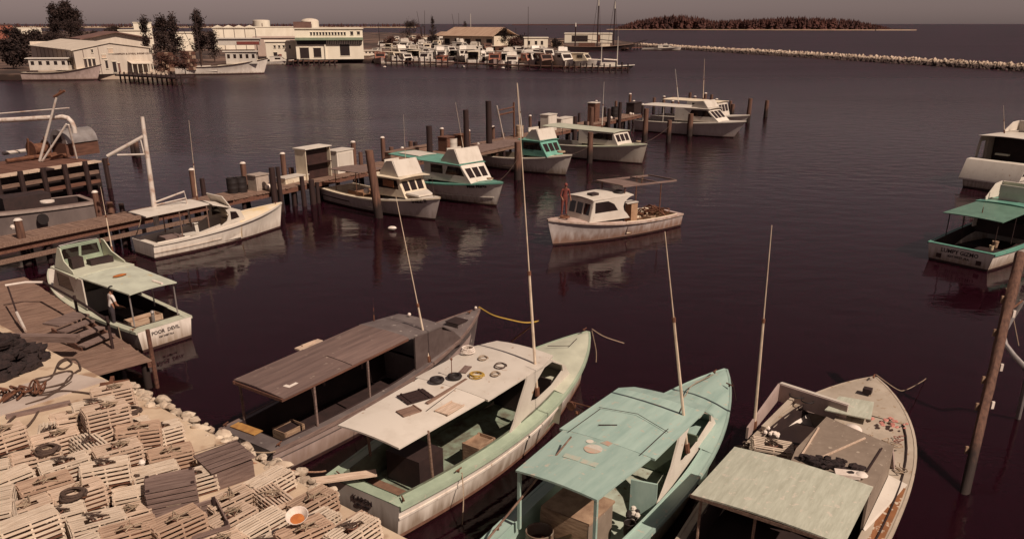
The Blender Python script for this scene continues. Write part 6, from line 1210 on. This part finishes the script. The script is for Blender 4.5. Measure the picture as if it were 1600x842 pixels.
mb = MB(); mb.box((L * .5, -.7, H * .68), (L * 1.0, 1.3, .7)); mb.build('balcony_fascia', GREENF, t); mb = MB(); mb.box((L * .5, -.15, H * .56), (L * .96, .3, H * .13)); mb.build('window_band', BDARK, t)
for i in range(20): mb = MB(); mb.box((L * (.46 + .026 * i), -.35, H * .56), (.3, .12, H * .13)); mb.build('mullion', BWHITE, t)
opening(t, L * .12, 0.3, 2.6, 3.0, nm='doorway'); opening(t, L * .31, .6, 2.2, 2.6, nm='doorway'); opening(t, L * .72, 1.0, 2.8, 3.2, nm='doorway'); mb = MB(); mb.box((L * .43, -.2, H * .25), (.35, .35, H * .5)); mb.build('corner_pier', BWHITE, t)
mb = MB(); mb.box((L * .12, 3, H + 1.0), (5, 6, 2.0)); mb.build('roof_hut', BROWNR, t)
blk('ice_plant', 'pale block with small windows left of the fish house, at the waterfront', 417, 464, 93, 66, 10, BWHITE, wins=[(.3, .65, .06, .15, BDARK), (.45, .65, .06, .15, BDARK), (.6, .65, .06, .15, BDARK), (.8, .6, .06, .2, BDARK), (.3, .1, .12, .3, BDARK)])
def tank(label, x0, x1, yb, yt, dome, z=1.1):
    c = P((x0 + x1) / 2, yb, z); w = (x1 - x0) / F * (c.y * math.cos(TH) + 10 * math.sin(TH)) / 2; h = height_at(c.x, c.y, yt) - z; t = thing('storage_tank', label, 'tank', (c.x, c.y + w, z)); mb = MB(); mb.cyl((0, 0, 0), (0, 0, h), w, n=28); mb.build('shell', BWHITE, t); mb = MB()
    rows = [[(w * math.cos(R(a)) * math.cos(b * math.pi / 12), w * math.cos(R(a)) * math.sin(b * math.pi / 12), h + dome * math.sin(R(a))) for b in range(24)] for a in (0, 20, 45, 70, 89)]; mb.grid(rows, 0, True, True); mb.build('roof', BROOFM, t)
    mb = MB(); mb.box((w * .35, -w * .96, h * .5), (.9, .3, h * .5)); mb.build('ladder', WOODG, t)
tank('white cylindrical storage tank standing behind the long white wing', 393, 419, 50, 32.5, 1.0); tank('wide domed white tank behind the fish house roof', 469, 496, 52, 33.5, 3.0); tank('second domed tank, low and darker, in front of the wide one', 466, 484, 56, 41, 2.0)
blk('red_building', 'small red-brown building at the far left edge behind dark trees', -10, 24, 62, 40, 12, mat('red_wall', (.30, .10, .06), (.22, .07, .045), 1), BROWNR); blk('flat_cream_house', 'long flat cream building behind the dark trees at far left', 28, 66, 54, 44, 20, BWHITE); blk('small_cream_house', 'little cream gable between the dark trees and the white house', 128, 160, 66, 57, 10, CREAM, BROWNR)
# big tan-roofed shed of the marina
p0, p1 = P(690, 70, 1.1), P(772, 72, 1.1); t, L = building('boat_shed', 'long tan sheet-roofed shed behind the marina boats', p0, p1, 30, 6, BTAN, 'shed'); mb = MB(); mb.box((L / 2, 9, 2.1), (L * .97, 17, 4.2)); mb.build('wall', CREAM, t); 
mb = MB(); mb.slab([[(0, -1, 4.2), (L, -1, 4.2)], [(1, 8, 8.2), (L - 1, 8, 8.2)], [(0, 18, 4.2), (L, 18, 4.2)]], .3); mb.build('roof', BTAN, t); mb = MB(); mb.slab([[(-9, 2, 4.0), (0, 2, 4.0)], [(-8, 7, 6.0), (0, 7, 6.0)]], .3); mb.build('side_roof', BTAN, t)
for i in range(5): opening(t, L * (.1 + .2 * i), .3, L * .1, 2.6, nm='doorway', y=.5)
# ---------------------------------------------------------------- trees
def tree(name, label, px, yb, yt, wpx, n=420, seed=1, z=1.1, open_=0.5, tall=True, group=None, m=LEAF):
    random.seed(seed); c = P(px, yb, z); H = height_at(c.x, c.y, yt) - z; W = wpx / F * c.y / 2; t = thing(name, label, 'tree', (c.x, c.y, z), 0, group)
    tr = MB(); tops = []
    nst = 1 if not tall else random.choice((1, 2))
    tr.cyl((0, 0, 0), (W * .05, 0, H * .9), H * .022, H * .006, n=7)
    for k in range(16 if tall else 10):
        f = random.uniform(.22, .95); a = random.uniform(0, 6.28); env = (1 - abs(f - .45) * 1.1) if not tall else (1.05 - f * .72); ln = W * env * random.uniform(.6, 1.15); b = Vector((W * .05 * f, 0, H * f * .9)); e = b + Vector((math.cos(a) * ln, math.sin(a) * ln, H * random.uniform(.06, .2))); tr.cyl(b, e, H * .008, H * .003, n=5); tops.append((b, e))
    tr.build('trunk', BARK, t); fo = MB(); pts = []
    for b, e in tops:
        for _ in range(int(n / len(tops))): q = random.random() ** .6; pts.append(b.lerp(e, q) + Vector((random.gauss(0, 1), random.gauss(0, 1), random.gauss(0, 1))) * W * .1)
    for _ in range(n // 6): q = random.random(); pts.append(Vector((W * .05 + random.gauss(0, W * .08), random.gauss(0, W * .08), H * (.7 + .32 * q))))
    clump_cloud(fo, pts, max(.5, H * .055) * open_ * 1.7, 5); fo.build('crown', m, t); return t
tree('pine_tree', 'tallest dark casuarina tree on the left skyline', 112, 66, 6, 50, 1100, 3, open_=.85); tree('pine_tree', 'narrow dark tree leaning against the tallest one on the left skyline', 92, 66, 9, 24, 420, 8, open_=.8)
tree('dark_tree', 'broad dark tree spreading below the tallest skyline tree', 110, 72, 34, 64, 600, 4, tall=False, open_=.9)
for i, (x, yb, yt, w_, lb) in enumerate(((30, 92, 48, 60, 'large dark tree mass at the far left edge'), (62, 84, 50, 50, 'dark round tree left of the tallest skyline tree'), (22, 108, 70, 40, 'dark tree low at the left edge beside the moored trawler'), (180, 60, 43, 26, 'dark round tree right of the tallest skyline tree'), (148, 68, 52, 34, 'low dark tree behind the warehouse roof'), (85, 74, 56, 44, 'bushy dark tree behind the left end of the warehouse'), (172, 70, 50, 30, 'small dark tree next to the white house'))):
    tree('dark_tree', lb, x, yb, yt, w_, 800, 20 + i, tall=False, open_=1.1)
tree('pine_tree', 'slim feathery pine in front of the white tower house', 234, 100, 27, 24, 300, 31, open_=.6); tree('pine_tree', 'bushy feathery pine right of the warehouse', 262, 108, 28, 44, 520, 32, open_=.65); tree('pine_tree', 'leaning feathery pine with forked top between warehouse and trawler', 278, 106, 26, 34, 380, 33, open_=.6); tree('pine_tree', 'pine with two upright tops behind the large trawler mast', 316, 100, 20, 38, 520, 34, open_=.62); tree('pine_tree', 'small pine half hidden by the large trawler', 336, 98, 52, 34, 300, 35, open_=.7)
tree('dark_tree', 'dark bush below the feathery pines, beside piled traps', 290, 116, 82, 34, 300, 36, tall=False, m=mat('rusty_brush', (.10, .04, .028), (.05, .022, .016), .8, rough=.95)); tree('dark_tree', 'reddish thicket right of the warehouse corner', 258, 117, 86, 34, 300, 37, tall=False, m=_M['rusty_brush'])
tree('dark_tree', 'dark tree at the right end of the tan-roofed shed', 789, 73, 45, 26, 320, 38, tall=False, open_=.8); tree('dark_tree', 'dark low thicket right of the tan-roofed shed', 812, 72, 56, 40, 320, 39, tall=False, open_=.8); tree('dark_tree', 'dark tree clump on the skyline left of the shed', 640, 62, 36, 44, 420, 40, tall=False, open_=.8); tree('pine_tree', 'narrow cone-shaped pine on the skyline behind the marina', 676, 62, 27, 12, 200, 41, open_=.6); tree('pine_tree', 'second narrow pine on the skyline near the twin masts', 727, 60, 34, 10, 160, 42, open_=.6)
for i, (x, yb, yt, w_) in enumerate(((612, 74, 60, 26), (632, 76, 64, 24), (655, 72, 60, 28), (676, 70, 58, 20), (700, 66, 56, 26), (745, 62, 50, 22), (803, 76, 62, 26), (868, 74, 64, 18))):
    tree('dark_tree', f'{nth(i)} from the left of the low dark shrubs behind the marina', x, yb, yt, w_, 300, 60 + i, tall=False, open_=1.0, m=LEAF if i % 2 else _M['rusty_brush'])
for i, (x0, x1, yb, yt, m_) in enumerate(((602, 622, 73, 64, CREAM), (628, 645, 70, 61, WOODR), (650, 668, 67, 58, BWHITE), (800, 817, 74, 66, WOODR), (861, 880, 72, 65, BTAN))):
    blk('waterfront_shed', f'{nth(i)} from the left of the little sheds behind the marina boats', x0, x1, yb, yt, 6, m_, BROWNR if i % 2 else BTAN, wins=[(.3, .1, .15, .6, BDARK), (.7, .4, .15, .3, BDARK)])
# ---------------------------------------------------------------- far boats
def trawler(label, x0, x1, yb, hd, L, m=None, house=(.5, .85), mast=None, flip=False, H=2.2, houseH=2.2):
    a, b = P(x0, yb, 0), P(x1, yb, 0); st_ = a if not flip else b
    bt = Boat('trawler', label, L, L * .27, H * .72, H * 1.35, (st_.x, st_.y + 1.5), hd, cat='trawler', rake=1.5, sag=.3)
    bt.hull(m or WHULL, rail=BOOT, railw=.12, bt=.3); bt.decks(CREAM, WHITE, WOODR, wb=.3, xd=L * .45, fl=.8, fore=CREAM)
    xa, xb = L * house[0], L * house[1]; zb = H * .9; bt.B
    w = L * .09
    for sg in (1, -1):
        n = 5; hs = [[(xa + (xb - xa) * (k + .25) / n, zb + houseH * .45), (xa + (xb - xa) * (k + .7) / n, zb + houseH * .45), (xa + (xb - xa) * (k + .7) / n, zb + houseH * .8), (xa + (xb - xa) * (k + .25) / n, zb + houseH * .8)] for k in range(n)]
        bt.side_panel(xa, w, xb, w * .85, [(xa, zb), (xb, zb), (xb, zb + houseH), (xa, zb + houseH)], hs, WHITE, sg=sg)
    bt.front_panel(xb, zb, w * .85, .1, zb + houseH, w * .85, [(-w * .7, -.1, .4, .8), (.1, w * .7, .4, .8)], WHITE); bt.boxpart((xa + .05, 0, zb + houseH / 2), (.1, w * 1.9, houseH), WHITE, 'house_back'); bt.canopy(xa - .6, xb + .4, w + .25, w + .1, zb + houseH + .1, zb + houseH + .1, WHITE, .1, .1)
    if mast:
        for mx_, mh in mast: mb = MB(); mb.cyl((mx_, 0, 1), (mx_, 0, mh), .16, .08, n=7); mb.build('mast', DWOOD, bt.root); mb = MB(); mb.cyl((mx_, 0, 2), (mx_ - 3.2, .3, mh * .75), .08, .05, n=6); mb.build('boom', DWOOD, bt.root)
    return bt
trawler('white trawler with long low house moored bow right in front of the warehouse side', 34, 120, 127, 6, 15.5, PINKG, (.12, .6), H=2.3)
bt = trawler('large white trawler with dark mast moored bow right, right of the pines', 273, 392, 118, 12, 20.5, None, (.55, .88), [(5.5, 14)], H=2.6, houseH=2.6)
mb = MB(); mb.box((14.5, 0, 7.0), (9, 3.2, 1.3)); mb.box((14.5, 0, 7.8), (9.6, 3.8, .2)); mb.build('upper_house', WHITE, bt.root); mb = MB(); mb.box((16.5, -1.62, 6.8), (5, .05, .7)); mb.build('red_stripe', REDC, bt.root); 
trawler('long pale boat moored at the right end of the fish house', 523, 590, 96.5, 6, 16, None, (.5, .85), H=1.9, houseH=1.4)
def small(label, x, y, hd, L, hull=None, house=None, grp=None, kind=0):
    c = P(x, y, 0); b = Boat('motor_boat', label, L, L * .32, .8, 1.4, (c.x, c.y), hd, cat='motor boat', rake=.7, group=grp)
    b.hull(hull or WHULL); xd = L * .5; b.decks(WHITE, WHITE, DARK, xd=xd, fl=.3)
    m = house or WHITE; w = L * .125; mb = MB()
    mb.plate((0, w, 0), (1, 0, 0), (0, 0, 1), [(xd * .8, 1), (L * .8, 1.1), (L * .68, 2.2), (xd * .8, 2.2)], (), .05); mb.plate((0, -w, 0), (1, 0, 0), (0, 0, 1), [(xd * .8, 1), (L * .8, 1.1), (L * .68, 2.2), (xd * .8, 2.2)], (), .05); mb.plate((L * .8, 0, 1.1), (0, 1, 0), (-L * .12, 0, 1.1), [(-w, 0), (w, 0), (w, 1), (-w, 1)], (), .05); mb.build('cabin', m, b.root)
    g = MB(); g.plate((L * .8 + .04, 0, 1.1), (0, 1, 0), (-L * .12, 0, 1.1), [(-w * .8, .35), (w * .8, .35), (w * .8, .85), (-w * .8, .85)], (), .05); g.box((L * .6, 0, 1.75), (L * .14, w * 2.12, .4)); g.build('windows', GLASS, b.root)
    b.canopy(xd * .75 if kind != 1 else L * .1, L * .7, w + .1, w + .1, 2.28, 2.28, m, .05, .05)
    if kind == 2: fly(b, L * .4, L * .64, w * .8, 2.3, 3.0, WHITE, rake=.3, side=.7)
    return b
random.seed(91)
types = [small('white motor boat with plain cabin, middle of the front row of marina boats', 690, 92, -70, 8.5, grp='boats crowded in the far marina', kind=0), small('white boat with a long canopy below the left end of the tan-roofed shed', 720, 93, -60, 9, grp='boats crowded in the far marina', kind=1), small('white flybridge boat below the right half of the tan-roofed shed', 750, 94, -75, 10.5, grp='boats crowded in the far marina', kind=2), small('cream cabined boat near the left end of the crowded marina', 660, 91, -110, 8.5, house=CREAM, grp='boats crowded in the far marina', kind=1)]
types += [small('tan-hulled boat with brown cabin close to the fish house end of the marina', 612, 95, -80, 9, hull=mat('tan_hull', (.34, .22, .15), (.24, .15, .1), 1), house=mat('brown_cabin', (.20, .10, .065), (.13, .06, .04), 1), grp='boats crowded in the far marina', kind=1), small('dark-hulled boat with white canopy near the middle of the marina', 640, 90, -100, 10, hull=mat('dark_boat_hull', (.07, .05, .05), (.05, .03, .03), 1), grp='boats crowded in the far marina', kind=1), small('pinkish boat with rust-coloured cabin near the right end of the marina', 790, 98, -65, 9, hull=PINKG, house=mat('rust_cabin', (.33, .12, .07), (.22, .08, .05), 1), grp='boats crowded in the far marina', kind=0)]
fld = []; rowc = {}; kinds = ['white motor boat with plain cabin', 'white boat with long canopy', 'white flybridge boat', 'cream cabined boat', 'tan-hulled brown boat', 'dark-hulled white boat', 'pinkish rusty-cabined boat']
rowy = lambda x, r: 98.5 - 5.4 * r + (x - 590) * .025 * (1 - r * .25)
for r in range(7):
    x = 592 + 4 * r
    while x < (885 if r < 2 else 850 if r < 3 else 760 if r < 4 else 700):
        if not (r == 0 and min(abs(x - 690), abs(x - 720), abs(x - 750), abs(x - 660)) < 9): fld.append((x, rowy(x, r) - random.uniform(.3, 2), r))
        x += random.uniform(8, 14)
for x, y, r in fld:
    k = random.choice((0, 0, 0, 1, 1, 2, 2, 3, 3, 4, 5, 6)); b = types[k].root; c = P(x, y, 0)
    rowc[r] = rowc.get(r, 0) + 1; o = dup(b, f"{kinds[k]}, {nth(rowc[r] - 1)} from the left in the {['front', 'second', 'third', 'fourth', 'fifth', 'sixth', 'rearmost'][r]} marina row", (c.x, c.y, 0), R(random.choice((-75, -60, -100, 95, 80, -20)) + random.uniform(-12, 12)), 'boats crowded in the far marina'); q = random.uniform(1.0, 1.45); o.scale = (q, q, q * random.uniform(1, 1.25))
print('marina', len(fld))
# marina docks with pilings
def dockline(label, pts, w=2.0, m=WOOD, n=20, ph=2.3, r=.2):
    t = thing('marina_dock', label, 'dock'); Pp = [P(x, y, 1.0) for x, y in pts]
    for a, b in zip(Pp, Pp[1:]): mb = MB(); mb.beam(a, b, w, .3); mb.build('deck', m, t)
    for k in range(n):
        f = k / (n - 1) * (len(Pp) - 1); i = min(int(f), len(Pp) - 2); c = Pp[i].lerp(Pp[i + 1], f - i); c += Vector((0, -w * .6, 0)); mb = MB(); mb.cyl((c.x, c.y, -1), (c.x, c.y, ph * random.uniform(.8, 1.25)), r, n=6); mb.build('pile', DWOOD, t)
dockline('near marina dock with a row of dark posts, crossing in front of the crowded boats', [(604, 96), (700, 98.5), (880, 105), (980, 107)], 2.0, WOODR, 34); dockline('second marina dock further back among the boats', [(600, 87), (720, 89), (860, 93)], 1.8, WOOD, 22); dockline('third marina dock close to the tan-roofed shed', [(640, 79), (760, 81), (850, 84)], 1.8, WOOD, 14); dockline('timber wharf below the fish house', [(420, 95.5), (525, 96)], 3, WOODR, 14, 1.4, .25); dockline('small dark pier at the start of the breakwater', [(975, 76), (1000, 74.5)], 2.5, WOODR, 6)
small('low white motor boat at the right end of the near marina dock', 868, 103, -15, 11, kind=1); small('pale long boat moored outside the near marina dock', 802, 104.5, -8, 14); small('white boat at the very tip of the near marina dock', 885, 102, 15, 8); small('white cruiser moored by the first boulders of the breakwater', 1003, 79, -8, 17, kind=2); small('white boat with open stern by the fish house wharf', 447, 97, 5, 9, kind=0); small('white boat just right of the large trawler bow', 398, 102, 10, 11); small('little white boat between the marina and the fish house', 596, 100.5, 8, 7); small('white motor boat anchored left of the fish house', 400, 97, 160, 8)
# houseboat-like white cabin, schooner, sloop, masts
t, L, H = blk('white_quay_house', 'small white house with dark windows on the far jetty left of the schooner', 819, 856, 76, 61, 8, BWHITE, wins=[(.2, .3, .1, .4, BDARK), (.5, .3, .1, .4, BDARK), (.75, .3, .1, .4, BDARK)], par=.8)
t, L, H = blk('white_storage_hall', 'long white flat-roofed hall with a dark opening behind the schooner', 882, 956, 69, 55, 20, BWHITE, wins=[(.32, .12, .34, .7, BDARK), (.72, .1, .06, .8, WOODR)], par=.5)
prism('far_jetty', [tuple(P(x, y, .5)[:2]) for x, y in [(780, 79), (880, 77.5), (985, 75.5), (985, 66.5), (780, 68)]], -1, .7, mat('dark_quay', (.12, .075, .055), (.08, .05, .04), .5))
S_ = Boat('schooner', 'black-hulled two-masted schooner moored in front of the white hall', 30, 6.2, 1.9, 2.9, (*P(884, 79.5, 0)[:2],), -3, cat='schooner', rake=3, sag=.5)
S_.hull(mat('black_hull', (.04, .026, .025), (.03, .02, .02), 1), rail=WOOD, bt=.2); S_.decks(WOOD, WOOD, WOOD, wb=.3, xd=20, fl=1.4, fore=WOOD); S_.boxpart((9, 0, 2.4), (7, 2.6, 1.6), WOODR, 'deck_house'); S_.boxpart((17, 0, 2.2), (4, 2.4, 1.2), CREAM, 'deck_house')
def mastm(bt, x, px, yt, r=.26, tipc=True):
    w = bt.at(x, 0, 1); h = height_at(w.x, w.y, yt) if yt > 5 else height_at(w.x, w.y, yt); mb = MB(); mb.cyl((x, 0, 1), (x, 0, h * .86), r, r * .8, n=8); mb.cyl((x, 0, h * .86), (x, 0, h), r * 1.1, r * .7, n=8, m=1); o = mb.build('mast', [DWOOD, WHITE], bt.root); return h
for x, yt in ((4.0, 36), (13.5, -2), (20.5, 3)): mastm(S_, x, 0, yt, .3)
mb = MB(); mb.cyl((13.2, 0, 4), (4.5, 0, 5), .16, n=6); mb.cyl((20.2, 0, 4), (14, 0, 4.6), .16, n=6); mb.cyl((29, 0, 3), (35, 0, 4.4), .2, .1, n=7); mb.build('spars', DWOOD, S_.root)
mb = MB()
for x, yt in ((13.5, 24), (20.5, 22)):
    for dx, sy in ((-2.5, 2.7), (-2.5, -2.7), (1.5, 2.6), (1.5, -2.6)): mb.cyl((x + dx, sy, 2.2), (x, 0, yt), .035, n=4)
mb.build('rigging', DWOOD, S_.root)
SL = Boat('sailing_ketch', 'white-masted ketch with dark hull at the end of the near marina dock', 13.5, 3.4, .9, 1.3, (*P(908, 110, 0)[:2],), 0, cat='sailing boat', rake=1.8)
SL.hull(mat('navy_hull', (.06, .045, .05), (.04, .03, .035), 1), rail=WHITE, railw=.12); SL.decks(WHITE, WHITE, WHITE, xd=5, fl=.6); SL.boxpart((6.8, 0, 1.5), (4, 1.8, .7), WHITE, 'cabin_trunk')
for x, yt in ((5.0, 64), (9.0, 57)): w = SL.at(x, 0, 1); h = height_at(w.x, w.y, yt); mb = MB(); mb.cyl((x, 0, 1), (x, 0, h), .13, .09, n=7); mb.build('mast', WHITE, SL.root); mb = MB(); mb.cyl((x, 0, 2.4), (x - 3.4, 0, 2.6), .16, n=7); mb.build('furled_sail', FOAM, SL.root)
mb = MB()
for x, h in ((5, 9), (9, 10)):
    for s in (1, -1): mb.cyl((x, s * 1.6, 1.2), (x, 0, h), .02, n=4)
mb.build('rigging', SILVER, SL.root)
for i, (x, yb, yt, ln, m, lb) in enumerate(((664, 66, 17, .4, DWOOD, 'right one of the first pair of dark outrigger booms above the marina'), (660, 66, 18, -2.5, DWOOD, 'left one of the first pair of dark outrigger booms above the marina'), (717, 66, 21, .3, DWOOD, 'right one of the second pair of dark outrigger booms above the marina'), (714, 66, 22, -2.5, DWOOD, 'left one of the second pair of dark outrigger booms above the marina'), (736, 70, 22, 0, WHITE, 'single thin white mast above the tan-roofed shed'), (825, 76, 11, 0, DWOOD, 'thin dark mast above the small white quay house'), (594, 84, 36, 0, DWOOD, 'thin dark utility mast right of the fish house'), (806, 75, 44, 0, DWOOD, 'short dark mast left of the small white quay house'), (404, 96, 46, 0, DWOOD, 'dark mast of the boat right of the large trawler'))):
    c = P(x, yb, 1); h = height_at(c.x, c.y, yt); mb = MB(); mb.cyl((0, 0, 0), (ln, 0, h - 1), .16, .09, n=6)
    if i < 4: mb.cyl((0, 0, 0), (ln * .2, 0, (h - 1) * .5), .35, .3, n=6)
    tag(mb.build('mast', m), lb, 'mast', loc=c)
for i, (x, y) in enumerate(((854, 48), (1017, 112), (1368, 48.5))):
    c = P(x, y, 0); t = thing('channel_marker', ['dark channel marker post out beyond the far jetty', 'small dark buoy floating right of the marina dock tip', 'dark channel marker just off the wooded island'][i], 'marker', c); mb = MB(); s = (2.6, .25, 5)[i]; mb.cyl((0, 0, -1), (0, 0, s), s * .12, n=6); mb.build('post', DWOOD, t); mb = MB(); mb.box((0, 0, s), (s * .5, .1, s * .4)); mb.build('board', DWOOD, t)
for i, (x, y, z) in enumerate(((613, 359, .05), (601, 105.5, 0), (786, 107, 0), (724, 105, 0))):
    mb = MB(); mb.ball((0, 0, .1), .2 if i == 0 else .35, sq=(1.3, .8, .6)); tag(mb.build('floating_buoy', FOAM), ['small white buoy floating on dark water in front of the cream boat', 'white buoy floating off the left end of the marina', 'white buoy floating off the middle of the marina dock', 'faint pale buoy floating outside the marina'][i], 'buoy', loc=P(x, y, z))
for i, (x, y, w_, h_) in enumerate(((262, 112, 20, 14), (300, 110, 14, 12))):      # stacked traps by the far trawler
    c = P(x, y, 1.1); t = thing('trap_stack', ['brown stack of traps ashore beneath the feathery pines', 'second brown stack of traps ashore behind the large trawler'][i], 'trap stack', c); L = w_ / F * c.y
    for k in range(5):
        for j in range(4): mb = MB(); mb.box((-L / 2 + L * (j + .5) / 4, 0, .4 + k * .8), (L / 4 - .12, 1.2, .68)); mb.build('trap', WOODR if (k + j) % 3 else WOODL3, t)
random.seed(5)
for i in range(16):
    x = random.choice((random.uniform(255, 330), random.uniform(420, 520))); c = P(x, random.uniform(91, 93) if x > 400 else random.uniform(106, 110), 1.1); mb = MB(); mb.box((0, 0, .6), (random.uniform(.8, 2), 1, random.uniform(.8, 1.6)), random.random()); mb.box((.2, 0, 1.2), (.6, .8, .4), .4); tag(mb.build('cargo_crate', random.choice((REDC, BURLAP, CREAM, DWOOD))), f'{nth(i)} small crate among the goods on the far waterfront', 'crate', 'crates on the far waterfront', loc=c)
fob = [o for o in scene.objects if o.type == 'EMPTY' and not o.children]
for o in fob: bpy.data.objects.remove(o)
